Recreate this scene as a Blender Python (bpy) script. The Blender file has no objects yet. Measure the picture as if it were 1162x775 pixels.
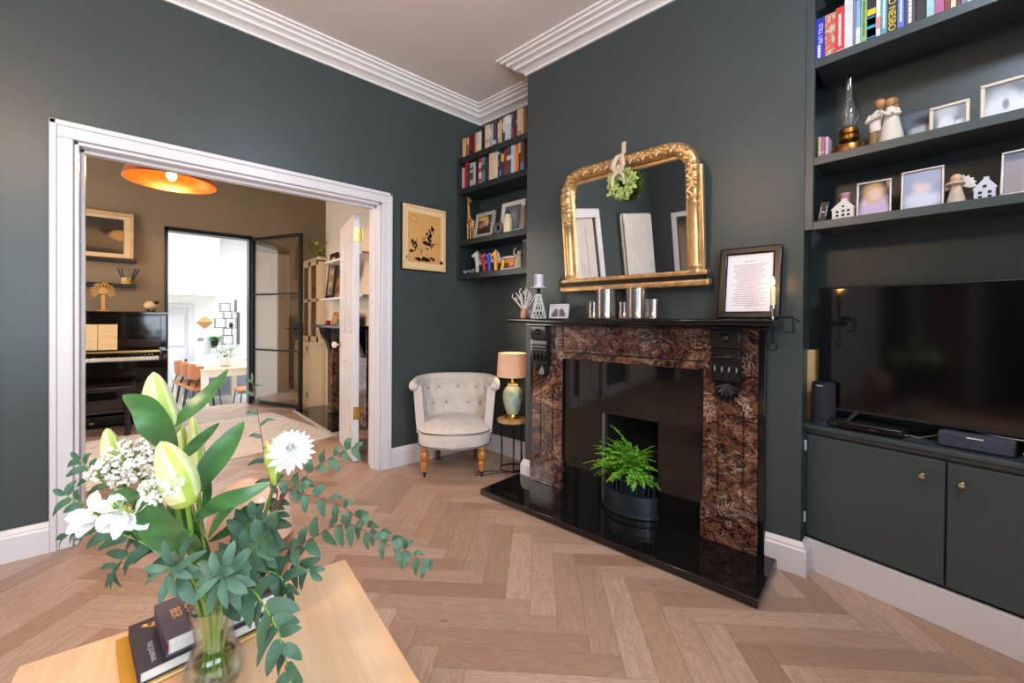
# Green living room with a marble fireplace, seen through to a piano room and a bright kitchen.
import bpy, math, random
from mathutils import Vector, Matrix
SC = bpy.context.scene
COL = SC.collection
rnd = random.Random(11)
PI = math.pi
def rad(a): return a*PI/180

# ------------------------------------------------------------------ materials
def lin(h):
    if isinstance(h, (tuple, list)): return (h[0], h[1], h[2], 1)
    h = h.lstrip('#'); o = []
    for i in (0, 2, 4):
        c = int(h[i:i+2], 16)/255
        o.append(c/12.92 if c <= .04045 else ((c+.055)/1.055)**2.4)
    return (*o, 1)

class NT:
    """small node-tree writer"""
    def __init__(s, name):
        s.m = bpy.data.materials.new(name); s.m.use_nodes = True
        s.t = s.m.node_tree; s.b = s.t.nodes['Principled BSDF']; s.o = s.t.nodes['Material Output']
    def n(s, typ, **kw):
        nd = s.t.nodes.new(typ)
        for k, v in kw.items(): setattr(nd, k, v)
        return nd
    def put(s, sock, v):
        if hasattr(v, 'is_linked') or hasattr(v, 'links'): s.t.links.new(v, sock)
        else: sock.default_value = v
    def math(s, op, a, b=0.0, c=0.0, clamp=False):
        nd = s.n('ShaderNodeMath', operation=op, use_clamp=clamp)
        s.put(nd.inputs[0], a); s.put(nd.inputs[1], b)
        if len(nd.inputs) > 2: s.put(nd.inputs[2], c)
        return nd.outputs[0]
    def mix(s, f, a, b, blend='MIX'):
        nd = s.n('ShaderNodeMix', data_type='RGBA', blend_type=blend)
        s.put(nd.inputs[0], f); s.put(nd.inputs[6], a); s.put(nd.inputs[7], b)
        return nd.outputs[2]
    def obj(s): return s.n('ShaderNodeTexCoord').outputs['Object']
    def mapv(s, v, scale=(1, 1, 1), rot=(0, 0, 0), loc=(0, 0, 0)):
        nd = s.n('ShaderNodeMapping'); s.put(nd.inputs[0], v)
        nd.inputs['Scale'].default_value = scale; nd.inputs['Rotation'].default_value = rot; nd.inputs['Location'].default_value = loc
        return nd.outputs[0]
    def noise(s, v, scale=5, detail=3, rough=.5, dist=0):
        nd = s.n('ShaderNodeTexNoise'); s.put(nd.inputs['Vector'], v)
        nd.inputs['Scale'].default_value = scale; nd.inputs['Detail'].default_value = detail
        nd.inputs['Roughness'].default_value = rough; nd.inputs['Distortion'].default_value = dist
        return nd.outputs[0]
    def ramp(s, f, stops, interp='LINEAR'):
        nd = s.n('ShaderNodeValToRGB'); s.put(nd.inputs[0], f); r = nd.color_ramp; r.interpolation = interp
        while len(r.elements) < len(stops): r.elements.new(.5)
        for e, (p, c) in zip(r.elements, stops): e.position = p; e.color = lin(c) if isinstance(c, str) else c
        return nd.outputs[0]
    def bump(s, h, strength=.2, dist=.01):
        nd = s.n('ShaderNodeBump'); s.put(nd.inputs['Height'], h)
        nd.inputs['Strength'].default_value = strength; nd.inputs['Distance'].default_value = dist
        s.t.links.new(nd.outputs[0], s.b.inputs['Normal'])
    def base(s, c): s.put(s.b.inputs['Base Color'], c)
    def set(s, **kw):
        for k, v in kw.items(): s.put(s.b.inputs[k.replace('_', ' ')], v)
        return s.m

MATS = {}
def mat(name, col, rough=.5, var=.08, scale=6, bump=0.0, bscale=60, metal=0.0, spec=.5, stretch=(1, 1, 1), **kw):
    """painted / plain surface with a little procedural mottling"""
    if name in MATS: return MATS[name]
    t = NT(name); c = lin(col); v = t.mapv(t.obj(), stretch)
    f = t.noise(v, scale, 3)
    lo = tuple(max(0, x*(1-var)) for x in c[:3]) + (1,); hi = tuple(min(1, x*(1+var)) for x in c[:3]) + (1,)
    t.base(t.ramp(f, [(.3, lo), (.7, hi)]))
    if bump: t.bump(t.noise(v, bscale, 2), bump, .004)
    MATS[name] = t.set(Roughness=rough, Metallic=metal, Specular_IOR_Level=spec, **kw)
    return MATS[name]

def wood(name, c1, c2, rough=.4, scale=3.0, stretch=(1, 12, 12), bump=.05, coat=0.0):
    if name in MATS: return MATS[name]
    t = NT(name); v = t.mapv(t.obj(), stretch)
    f = t.noise(v, scale, 6, .6, .4)
    g = t.noise(v, scale*6, 3, .6)
    t.base(t.ramp(t.math('ADD', t.math('MULTIPLY', f, .75), t.math('MULTIPLY', g, .25)), [(.32, c1), (.68, c2)]))
    if bump: t.bump(g, bump, .003)
    MATS[name] = t.set(Roughness=rough, Coat_Weight=coat)
    return MATS[name]

def glow(name, col, strength):
    if name in MATS: return MATS[name]
    t = NT(name); t.base(lin(col)); t.put(t.b.inputs['Emission Color'], lin(col)); t.put(t.b.inputs['Emission Strength'], strength)
    MATS[name] = t.m; return t.m

def glass(name, col='#ffffff', rough=0.0, ior=1.45, bump=0, bs=60):
    if name in MATS: return MATS[name]
    t = NT(name); t.base(lin(col))
    if bump: t.bump(t.noise(t.obj(), bs, 2), bump, .004)
    MATS[name] = t.set(Roughness=rough, IOR=ior, Transmission_Weight=1.0); return t.m

def thin_glass(name, col, refl=.12, edge=.6, rough=0.02):
    """flat pane: mostly clear with a mirror sheen"""
    if name in MATS: return MATS[name]
    t = NT(name)
    tr = t.n('ShaderNodeBsdfTransparent'); tr.inputs[0].default_value = lin(col)
    gl = t.n('ShaderNodeBsdfGlossy'); gl.inputs['Roughness'].default_value = rough
    f = t.n('ShaderNodeLayerWeight'); f.inputs[0].default_value = .25
    k = t.math('ADD', t.math('MULTIPLY', f.outputs[0], edge), refl, clamp=True)
    mx = t.n('ShaderNodeMixShader'); t.put(mx.inputs[0], k)
    t.t.links.new(tr.outputs[0], mx.inputs[1]); t.t.links.new(gl.outputs[0], mx.inputs[2])
    t.t.links.new(mx.outputs[0], t.o.inputs[0]); MATS[name] = t.m; return t.m

def picture(name, bg, blobs, rough=.35, grain=.0):
    """a flat printed picture: soft blobs (cx, cz, rx, rz, colour, softness) over a ground, in the picture's own metres"""
    if name in MATS: return MATS[name]
    t = NT(name); sep = t.n('ShaderNodeSeparateXYZ'); t.put(sep.inputs[0], t.obj())
    nz = t.noise(t.obj(), 40, 2)
    c = lin(bg)
    if grain: c = t.mix(t.noise(t.mapv(t.obj(), (4, 1, 40)), 6, 4), lin(bg), tuple(x*(1-grain) for x in lin(bg)[:3]) + (1,))
    for cx, cz, rx, rz, col, soft in blobs:
        dx = t.math('DIVIDE', t.math('SUBTRACT', sep.outputs[0], cx), rx)
        dz = t.math('DIVIDE', t.math('SUBTRACT', sep.outputs[2], cz), rz)
        d = t.math('SQRT', t.math('ADD', t.math('MULTIPLY', dx, dx), t.math('MULTIPLY', dz, dz)))
        d = t.math('ADD', d, t.math('MULTIPLY', t.math('SUBTRACT', nz, .5), .5))
        f = t.n('ShaderNodeMapRange', interpolation_type='SMOOTHSTEP'); t.put(f.inputs[0], d)
        f.inputs[1].default_value = 1-soft; f.inputs[2].default_value = 1+soft; f.inputs[3].default_value = 1; f.inputs[4].default_value = 0
        c = t.mix(f.outputs[0], c, lin(col))
    t.base(c); MATS[name] = t.set(Roughness=rough); return t.m

# ------------------------------------------------------------------ mesh builder
class MB:
    def __init__(s): s.v = []; s.f = []; s.m = []; s.k = 0
    def use(s, k): s.k = k; return s
    def add(s, vs, fs, X=None):
        o = len(s.v)
        s.v += [tuple(X @ Vector(v)) if X is not None else tuple(v) for v in vs]
        s.f += [tuple(i+o for i in f) for f in fs]; s.m += [s.k]*len(fs); return s
    def box(s, x0, x1, y0, y1, z0, z1, X=None):
        v = [(x, y, z) for z in (z0, z1) for y in (y0, y1) for x in (x0, x1)]
        return s.add(v, [(0, 2, 3, 1), (4, 5, 7, 6), (0, 1, 5, 4), (2, 6, 7, 3), (0, 4, 6, 2), (1, 3, 7, 5)], X)
    def prism(s, poly, a, b, ax='z', X=None):
        """polygon (ccw) extruded from a to b along ax; poly coordinates are the other two axes in order"""
        n = len(poly)
        def P(p, c):
            return {'z': (p[0], p[1], c), 'y': (p[0], c, p[1]), 'x': (c, p[0], p[1])}[ax]
        v = [P(p, a) for p in poly] + [P(p, b) for p in poly]
        f = [tuple(range(n))[::-1], tuple(range(n, 2*n))] + [(i, (i+1) % n, n+(i+1) % n, n+i) for i in range(n)]
        if ax == 'y': f = [t[::-1] for t in f]
        return s.add(v, f, X)
    def lathe(s, prof, n=24, c=(0, 0, 0), X=None, closed=False, a0=0.0, a1=2*PI, cap=True):
        full = abs(a1-a0-2*PI) < 1e-6; N = n if full else n+1
        v = [(c[0]+r*math.cos(a0+(a1-a0)*j/n), c[1]+r*math.sin(a0+(a1-a0)*j/n), c[2]+z) for r, z in prof for j in range(N)]
        f = []
        K = len(prof)
        for i in range(K if closed else K-1):
            i2 = (i+1) % K
            for j in range(n):
                j2 = (j+1) % N
                f.append((i*N+j, i*N+j2, i2*N+j2, i2*N+j))
        if cap and not closed and full:
            if prof[0][0] > 1e-6: f.append(tuple(range(n))[::-1])
            if prof[-1][0] > 1e-6: f.append(tuple((K-1)*N+j for j in range(n)))
        return s.add(v, f, X)
    def tube(s, pts, r, n=8, X=None, closed=False, flat=1.0):
        P = [Vector(p) for p in pts]; K = len(P); R = r if isinstance(r, (list, tuple)) else [r]*K
        v = []; f = []; prev = None
        for i in range(K):
            if closed: d = P[(i+1) % K]-P[i-1]
            else: d = P[min(i+1, K-1)]-P[max(i-1, 0)]
            d.normalize()
            if prev is None:
                a = Vector((0, 0, 1)) if abs(d.z) < .9 else Vector((1, 0, 0)); prev = (a-d*a.dot(d)).normalized()
            else: prev = (prev-d*prev.dot(d)).normalized()
            q = d.cross(prev)
            for j in range(n):
                t = 2*PI*j/n; v.append(P[i]+(prev*math.cos(t)+q*math.sin(t)*flat)*R[i])
        for i in range(K if closed else K-1):
            i2 = (i+1) % K
            for j in range(n): f.append((i*n+j, i*n+(j+1) % n, i2*n+(j+1) % n, i2*n+j))
        if not closed: f += [tuple(range(n))[::-1], tuple((K-1)*n+j for j in range(n))]
        return s.add(v, f, X)
    def ball(s, c, rx, ry=None, rz=None, nu=12, nv=8, X=None):
        ry = rx if ry is None else ry; rz = rx if rz is None else rz
        v = [(c[0], c[1], c[2]-rz)]
        for i in range(1, nv):
            p = -PI/2+PI*i/nv
            v += [(c[0]+rx*math.cos(p)*math.cos(2*PI*j/nu), c[1]+ry*math.cos(p)*math.sin(2*PI*j/nu), c[2]+rz*math.sin(p)) for j in range(nu)]
        v.append((c[0], c[1], c[2]+rz)); L = len(v)-1; f = []
        for j in range(nu): f.append((0, 1+(j+1) % nu, 1+j)); f.append((L, L-nu+j, L-nu+(j+1) % nu))
        for i in range(nv-2):
            for j in range(nu):
                a = 1+i*nu; b = a+nu; f.append((a+j, a+(j+1) % nu, b+(j+1) % nu, b+j))
        return s.add(v, f, X)
    def leaf(s, p, d, up, L, W, curl=0.0, fold=.15, n=6, shape=.5, ripple=0.0):
        """a blade from p along d, widest at `shape` of its length, drooping by curl (radians)"""
        p = Vector(p); d = Vector(d).normalized(); up = Vector(up); up = (up-d*up.dot(d))
        if up.length < 1e-4: up = d.orthogonal()
        up.normalize(); sd = d.cross(up).normalized(); v = []; f = []
        cur = p.copy(); st = L/n
        for i in range(n+1):
            t = i/n
            w = W/2*(math.sin(PI*t**(math.log(.5)/math.log(shape)))**.8 if 0 < t < 1 else .03)
            a = curl*t; dd = d*math.cos(a)-up*math.sin(a); uu = up*math.cos(a)+d*math.sin(a)
            rp = ripple*W*math.sin(t*9)
            v += [cur+sd*w+uu*(fold*w+rp), cur, cur-sd*w+uu*(fold*w-rp)]
            cur = cur+dd*st
        for i in range(n):
            a = 3*i
            f += [(a, a+1, a+4, a+3), (a+1, a+2, a+5, a+4)]
        return s.add(v, f)
    def sweep(s, path, prof, side=1):
        """profile (out, z) swept along a plan polyline with mitred corners; out is to the right of the walk when side=1"""
        P = [Vector((p[0], p[1])) for p in path]; K = len(P); n = len(prof); v = []; f = []
        def nrm(a, b):
            d = (b-a).normalized(); return Vector((d.y, -d.x))*side
        for i in range(K):
            if i == 0: m = nrm(P[0], P[1])
            elif i == K-1: m = nrm(P[-2], P[-1])
            else:
                a = nrm(P[i-1], P[i]); b = nrm(P[i], P[i+1]); m = (a+b)/(1+a.dot(b))
            v += [(P[i].x+m.x*o, P[i].y+m.y*o, z) for o, z in prof]
        for i in range(K-1):
            for j in range(n):
                j2 = (j+1) % n; f.append((i*n+j, i*n+j2, (i+1)*n+j2, (i+1)*n+j))
        f += [tuple(range(n))[::-1], tuple((K-1)*n+j for j in range(n))]
        return s.add(v, f)
    def obj(s, name, mats, parent=None, loc=(0, 0, 0), rot=(0, 0, 0), bev=0.0, smooth=40, seg=2, solid=0.0, sub=0):
        me = bpy.data.meshes.new(name); me.from_pydata(s.v, [], s.f)
        if not isinstance(mats, (list, tuple)): mats = [mats]
        for m in mats: me.materials.append(m)
        if len(mats) > 1: me.polygons.foreach_set('material_index', s.m)
        if smooth:
            me.polygons.foreach_set('use_smooth', [True]*len(me.polygons))
            me.update(); me.set_sharp_from_angle(angle=rad(smooth))
        me.update()
        o = bpy.data.objects.new(name, me); COL.objects.link(o); o.location = loc; o.rotation_euler = rot
        if parent is not None: o.parent = parent
        if solid:
            md = o.modifiers.new('thick', 'SOLIDIFY'); md.thickness = solid; md.offset = 0
        if bev:
            md = o.modifiers.new('soft', 'BEVEL'); md.width = bev; md.segments = seg; md.limit_method = 'ANGLE'; md.angle_limit = rad(38); md.harden_normals = False
        if sub:
            md = o.modifiers.new('sub', 'SUBSURF'); md.levels = sub; md.render_levels = sub
        return o

def B(*a, **k): return MB().box(*a, **k)
def tag(o, label, cat, group=None, kind=None):
    o['label'] = label; o['category'] = cat
    if group: o['group'] = group
    if kind: o['kind'] = kind
    return o
def thing(name, label, cat, loc=(0, 0, 0), rz=0.0, group=None, rot=None):
    o = bpy.data.objects.new(name, None); COL.objects.link(o); o.empty_display_size = .05
    o.location = loc; o.rotation_euler = rot if rot else (0, 0, rz)
    return tag(o, label, cat, group)
def struct(o): o['kind'] = 'structure'; return o
def dup(root, loc=None, rz=None, label=None, scale=None, rot=None):
    r = root.copy(); COL.objects.link(r)
    if loc is not None: r.location = loc
    if rz is not None: r.rotation_euler = (0, 0, rz)
    if rot is not None: r.rotation_euler = rot
    if scale is not None: r.scale = scale
    if label: r['label'] = label
    for ch in list(root.children):
        c = ch.copy(); COL.objects.link(c); c.parent = r
        for g in list(ch.children):
            d = g.copy(); COL.objects.link(d); d.parent = c
    return r
def text(name, body, size, mat_, parent, loc, rot=(PI/2, 0, 0), ext=.0004, align='CENTER', sx=1.0):
    c = bpy.data.curves.new(name, 'FONT'); c.body = body; c.size = size; c.extrude = ext; c.align_x = align; c.align_y = 'CENTER'
    tmp = bpy.data.objects.new(name+'_outline', c); COL.objects.link(tmp); bpy.context.view_layer.update()
    me = bpy.data.meshes.new_from_object(tmp.evaluated_get(bpy.context.evaluated_depsgraph_get())); bpy.data.objects.remove(tmp); bpy.data.curves.remove(c)
    me.materials.clear(); me.materials.append(mat_); o = bpy.data.objects.new(name, me); COL.objects.link(o)
    o.parent = parent; o.location = loc; o.rotation_euler = rot; o.scale = (sx, 1, 1); return o

class Wall:
    """a wall: u runs along it to the right as seen from the room, d comes out into the room"""
    def __init__(s, x, y, th, face='right'):
        s.o = Vector((x, y)); t = rad(th)
        if face == 'right': s.u = Vector((math.sin(t), -math.cos(t))); s.n = Vector((math.cos(t), math.sin(t)))
        else: s.u = Vector((math.cos(t), math.sin(t))); s.n = Vector((-math.sin(t), math.cos(t)))
        s.rz = math.atan2(s.u.y, s.u.x)
    def p(s, u, d, z=0.0):
        q = s.o+s.u*u-s.n*d; return (q.x, q.y, z)
# the old house is not quite square: each run of wall has its own heading
LEFT = Wall(0, 2.97, 0, 'left')
CHIM = Wall(2.03, 2.13, 6.3)
ALC = Wall(2.25, 2.97, 6.3)
_b = CHIM.p(1.62, 0)
SHW = Wall(2.208, .515, 0)
CAB = Wall(2.278, .515, -8)
CEIL = 2.97
# ------------------------------------------------------------------ palette
GREEN = mat('green_wall_paint', '#3d4545', .36, .05, 3, .06, 140, spec=.4)
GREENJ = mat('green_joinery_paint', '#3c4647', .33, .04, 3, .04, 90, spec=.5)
GREENB = mat('shaded_bookcase_paint', '#252d2d', .35, .04, 3, .04, 90, spec=.45)  # joinery paint darkened to carry the shade inside the left bookcase
WHITE = mat('white_gloss_paint', '#d9d5d7', .3, .015, 4)
CORN = mat('cornice_paint', '#eae4e0', .55, .02, 4)
CEILM = mat('ceiling_paint', '#ece2da', .8, .02, 3)
OLIVE = mat('olive_brown_wall_paint', '#8f7c62', .6, .04, 3, .05, 120)
CREAMW = mat('cream_wall_paint', '#d9cdbc', .6, .03, 3)
KITW = mat('kitchen_white_paint', '#f4f3f1', .7, .01, 3)
BLACKM = mat('black_metal', '#17181a', .38, .1, 20, metal=.3)
BLACKP = mat('black_piano_lacquer', '#0a0908', .06, .1, 5, spec=.6)
BLACKPL = mat('black_plastic', '#15171c', .42, .1, 20)
CHROME = mat('chrome', '#d6d6d8', .12, .03, 10, metal=1)
BRASS = mat('brass', '#d2a95c', .25, .12, 14, metal=1)
GOLD = mat('gold_leaf', '#cda672', .40, .3, 26, .5, 60, metal=.8)
GOLDP = mat('gold_leaf_plain', '#d6b17a', .34, .2, 14, .15, 60, metal=.8)
OAK = wood('oak_table', '#dcad80', '#eac8a2', .42, 2.2, (14, 1, 14), .03)
PAPER = mat('paper', '#ece8e6', .7, .02, 10)
PAGES = mat('book_pages', '#ded9d2', .8, .1, 6, 0.3, 300, stretch=(1, 1, 60))
LINEN = mat('linen_fabric', '#d6cabf', .9, .06, 30, .5, 420, spec=.2, Sheen_Weight=.2)
TURNED = wood('turned_oak', '#9a5a1c', '#c27f33', .28, 4, (8, 8, 1), .02, coat=.3)
GREENLEAF = mat('lily_leaf', '#3f6a39', .34, .25, 18, .1, 90, spec=.55, stretch=(1, 1, 3))
EUCA = mat('eucalyptus_leaf', '#3f5d47', .5, .25, 20, spec=.35)
EUCB = mat('eucalyptus_pale_leaf', '#4b6a55', .5, .2, 20, spec=.35)
STEMG = mat('green_stem', '#6d8d35', .4, .2, 20)
TWIG = mat('reddish_twig', '#7a3d36', .5, .2, 20)
STONEW = mat('matt_white_ceramic', '#e3ddd8', .55, .05, 20)

def granite():
    t = NT('black_granite'); v = t.n('ShaderNodeTexVoronoi'); t.put(v.inputs['Vector'], t.obj()); v.inputs['Scale'].default_value = 260
    f = t.noise(t.obj(), 160, 2)
    t.base(t.ramp(t.math('ADD', t.math('MULTIPLY', v.outputs[0], .4), t.math('MULTIPLY', f, .6)), [(.45, '#0b0a0a'), (.75, '#262221')]))
    return t.set(Roughness=.045, Specular_IOR_Level=.55)
GRANITE = granite()
def marble():
    t = NT('rouge_marble'); o = t.obj()
    v = t.mapv(o, (1, 1, 1.7), (0, rad(24), rad(12)))
    w = t.noise(v, 3.4, 8, .66, 1.6)
    c = t.ramp(w, [(.30, '#0c090a'), (.38, '#2a1613'), (.43, '#6a3f2a'), (.47, '#140d0e'), (.52, '#3f1b1b'), (.55, '#85593f'), (.58, '#2a1215'), (.63, '#a88062'), (.67, '#4c201e'), (.72, '#160f10'), (.80, '#8f6750')])
    # pale broken veins
    n2 = t.noise(t.mapv(o, (1, 1, 1.5), (0, rad(30), 0)), 7, 6, .6, 2.4)
    vein = t.ramp(t.math('ABSOLUTE', t.math('SUBTRACT', n2, .5)), [(.0, '#ffffff'), (.012, '#8a8a8a'), (.03, '#000000')])
    brk = t.ramp(t.noise(o, 12, 3), [(.45, '#000000'), (.62, '#ffffff')])
    c = t.mix(t.math('MULTIPLY', vein, brk), c, lin('#c9b7a4'))
    ve2 = t.ramp(t.math('ABSOLUTE', t.math('SUBTRACT', t.noise(v, 16, 4, .6, 1.5), .5)), [(.0, '#ffffff'), (.03, '#000000')])
    c = t.mix(t.math('MULTIPLY', ve2, .35), c, lin('#8f6f5a'))
    t.base(c); return t.set(Roughness=.09, Specular_IOR_Level=.5)
MARBLE = marble()

def herringbone():
    t = NT('oak_herringbone'); sep = t.n('ShaderNodeSeparateXYZ'); t.put(sep.inputs[0], t.obj())
    x, y = sep.outputs[0], sep.outputs[1]; r = .70711
    a = t.math('MULTIPLY', t.math('ADD', x, y), r); b = t.math('MULTIPLY', t.math('SUBTRACT', y, x), r)
    X = t.math('ADD', t.math('DIVIDE', b, .103), -.136); Y = t.math('ADD', t.math('DIVIDE', a, .0868), -6.25)
    i = t.math('FLOOR', X); j = t.math('FLOOR', Y)
    k = t.math('FLOORED_MODULO', t.math('SUBTRACT', i, j), 12.0)
    hz = t.math('LESS_THAN', k, 5.5)
    fx = t.math('SUBTRACT', X, i); fy = t.math('SUBTRACT', Y, j)
    alH = t.math('ADD', fx, k); alV = t.math('ADD', fy, t.math('SUBTRACT', 11.0, k))
    def sel(h, v): return t.math('ADD', t.math('MULTIPLY', h, hz), t.math('MULTIPLY', v, t.math('SUBTRACT', 1.0, hz)))
    al = sel(alH, alV); ac = sel(fy, fx)
    idx = sel(t.math('SUBTRACT', i, k), i); idy = sel(j, t.math('ADD', t.math('SUBTRACT', j, t.math('SUBTRACT', 11.0, k)), .37))
    cid = t.n('ShaderNodeCombineXYZ'); t.put(cid.inputs[0], idx); t.put(cid.inputs[1], idy); t.put(cid.inputs[2], hz)
    wn = t.n('ShaderNodeTexWhiteNoise', noise_dimensions='3D'); t.put(wn.inputs[0], cid.outputs[0])
    rv = wn.outputs[0]
    e = t.math('MINIMUM', t.math('MINIMUM', ac, t.math('SUBTRACT', 1.0, ac)), t.math('MINIMUM', al, t.math('SUBTRACT', 6.0, al)))
    groove = t.math('SUBTRACT', 1.0, t.math('DIVIDE', e, .022), clamp=True)
    gv = t.n('ShaderNodeCombineXYZ'); t.put(gv.inputs[0], t.math('MULTIPLY', al, .16)); t.put(gv.inputs[1], t.math('MULTIPLY', ac, 1.0)); t.put(gv.inputs[2], t.math('MULTIPLY', rv, 57.0))
    # long oak figure: distorted bands across each board
    fig = t.noise(gv.outputs[0], 2.2, 4, .55, .8)
    ring = t.math('FRACT', t.math('MULTIPLY', fig, 9.0))
    ring = t.math('ABSOLUTE', t.math('SUBTRACT', ring, .5))
    gf = t.n('ShaderNodeCombineXYZ'); t.put(gf.inputs[0], t.math('MULTIPLY', al, .7)); t.put(gf.inputs[1], t.math('MULTIPLY', ac, 26.0)); t.put(gf.inputs[2], t.math('MULTIPLY', rv, 57.0))
    fine = t.noise(gf.outputs[0], 1.6, 3, .6)
    c = t.ramp(rv, [(.0, '#9f8270'), (.2, '#b69a86'), (.45, '#c5a993'), (.7, '#d3b9a6'), (.88, '#bf9e84'), (1, '#a98a74')])
    c = t.mix(t.math('MULTIPLY', t.math('SUBTRACT', .5, ring), .75), c, lin('#80593f'))
    c = t.mix(t.math('MULTIPLY', fine, .45), c, lin('#86614a'))
    kn = t.n('ShaderNodeTexVoronoi'); kv = t.n('ShaderNodeCombineXYZ'); t.put(kv.inputs[0], t.math('MULTIPLY', al, .55)); t.put(kv.inputs[1], ac); t.put(kv.inputs[2], t.math('MULTIPLY', rv, 31.0))
    t.put(kn.inputs['Vector'], kv.outputs[0]); kn.inputs['Scale'].default_value = .8
    c = t.mix(t.math('MULTIPLY', t.math('SUBTRACT', 1.0, t.math('DIVIDE', kn.outputs[0], .085), clamp=True), .8), c, lin('#5a4a46'))
    c = t.mix(t.math('MULTIPLY', groove, .55), c, lin('#5d4436'))
    t.base(c); t.bump(t.math('SUBTRACT', t.math('MULTIPLY', fine, .15), groove), .25, .002)
    return t.set(Roughness=.36, Specular_IOR_Level=.45)
FLOORM = herringbone()
def tiles():
    t = NT('pale_kitchen_tile'); b = t.n('ShaderNodeTexBrick'); t.put(b.inputs['Vector'], t.obj()); b.offset = 0
    b.inputs['Color1'].default_value = lin('#dcd9d5'); b.inputs['Color2'].default_value = lin('#d4d1cd'); b.inputs['Mortar'].default_value = lin('#b8b4af')
    b.inputs['Scale'].default_value = 1; b.inputs['Brick Width'].default_value = .6; b.inputs['Row Height'].default_value = .6; b.inputs['Mortar Size'].default_value = .004
    t.base(b.outputs[0]); return t.set(Roughness=.3)
TILE = tiles()
MIRROR = NT('mirror_silver'); MIRROR.base((.86, .87, .86, 1)); MIRROR = MIRROR.set(Roughness=.015, Metallic=1.0)

# ------------------------------------------------------------------ room shell
FX0, FX1, FY0 = -3.9, 2.75, -1.0       # main room
Y1, Y2 = 2.97, 3.14                    # wall with the wide opening
YB, YC = 6.40, 6.55                    # back wall of the piano room
struct(B(FX0-.1, FX1, FY0-.1, YC, -.08, 0).obj('floor', FLOORM))
struct(B(FX0-.1, FX1, FY0-.1, Y2-.05, CEIL, CEIL+.1).obj('ceiling', CEILM))
OX0, OX1, OZ = -.256, 1.325, 2.0       # opening
DX0, DX1, DZ = -1.27, -.62, 1.93       # plain door further along the same wall (seen in the mirror)
w = MB()
w.box(FX0, DX0, Y1, Y2, 0, CEIL).box(DX0, DX1, Y1, Y2, DZ, CEIL).box(DX1, OX0, Y1, Y2, 0, CEIL).box(OX0, OX1, Y1, Y2, OZ, CEIL).box(OX1, 2.35, Y1, Y2, 0, CEIL)
struct(w.obj('wall_left', GREEN))
# far end wall (behind the camera's left) with a white doorway
DY0, DY1, DZ2 = 1.95, 2.5, 1.82
struct(MB().box(FX0-.1, FX0, FY0, DY0, 0, CEIL).box(FX0-.1, FX0, DY1, Y2, 0, CEIL).box(FX0-.1, FX0, DY0, DY1, DZ2, CEIL).obj('wall_far', GREEN))
# street wall with the big sash windows behind the camera
WX = [(-3.0, -1.95), (-1.7, -.3), (-.05, 1.0)]; WZ0, WZ1 = .55, 2.6
w = MB().box(FX0-.1, WX[0][0], FY0-.1, FY0, 0, CEIL)
for k, (a, b) in enumerate(WX):
    nx = WX[k+1][0] if k < 2 else FX1
    w.box(a, b, FY0-.1, FY0, 0, WZ0).box(a, b, FY0-.1, FY0, WZ1, CEIL).box(b, nx, FY0-.1, FY0, 0, CEIL)
struct(w.obj('wall_front', GREEN))
PANE = thin_glass('window_pane', '#f4f8fb', .06)
for k, (a, b) in enumerate(WX):
    f = MB().box(a, a+.07, FY0-.09, FY0+.02, WZ0, WZ1).box(b-.07, b, FY0-.09, FY0+.02, WZ0, WZ1)
    f.box(a, b, FY0-.09, FY0+.02, WZ1-.07, WZ1).box(a-.04, b+.04, FY0-.09, FY0+.05, WZ0-.03, WZ0+.05).box(a, b, FY0-.07, FY0-.02, 1.55, 1.6)
    o = struct(f.obj('window_%d' % (k+1), WHITE, bev=.006))
    struct(B(a+.06, b-.06, FY0-.052, FY0-.046, WZ0+.04, WZ1-.06).obj('window_pane', PANE, o))
# right-hand walls
def wallbox(W, u0, u1, d0, d1, z0, z1): return MB().box(u0, u1, -d1, -d0, z0, z1), W
def inwall(W, name, mb, m, **k): return mb.obj(name, m, loc=(W.o.x, W.o.y, 0), rot=(0, 0, W.rz), **k)
struct(inwall(ALC, 'wall_alcove', B(-.06, .95, 0, .1, 0, CEIL), GREEN))
struct(inwall(CHIM, 'wall_chimney', MB().box(0, .62, 0, .34, 0, CEIL).box(.99, 1.62, 0, .34, 0, CEIL).box(.62, .99, 0, .34, .60, CEIL).box(.62, .99, .30, .34, 0, .6), GREEN))
struct(B(2.46, 2.56, FY0, .6, 0, CEIL).obj('wall_right', GREEN))
# cornice: stepped run following every corner
cp = [(0, 2.862), (.012, 2.862), (.016, 2.874), (.03, 2.884), (.055, 2.894), (.066, 2.897), (.068, 2.912), (.082, 2.920), (.098, 2.923), (.10, 2.938), (.125, 2.944), (.128, 2.956), (.146, 2.958), (.148, CEIL), (0, CEIL)]
q0 = ALC.p(-.0, 0); q1 = ALC.p(.862, 0); q2 = CHIM.p(0, 0); q3 = CHIM.p(1.62, 0); q4 = CHIM.p(1.62, -.25)
path = [(FX0, 2.97), (2.25, 2.97), q1[:2], q2[:2], q3[:2], (2.46, .54), (2.46, FY0)]
c = struct(MB().sweep(path, cp).obj('trim_cornice', CORN, smooth=25))
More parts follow.
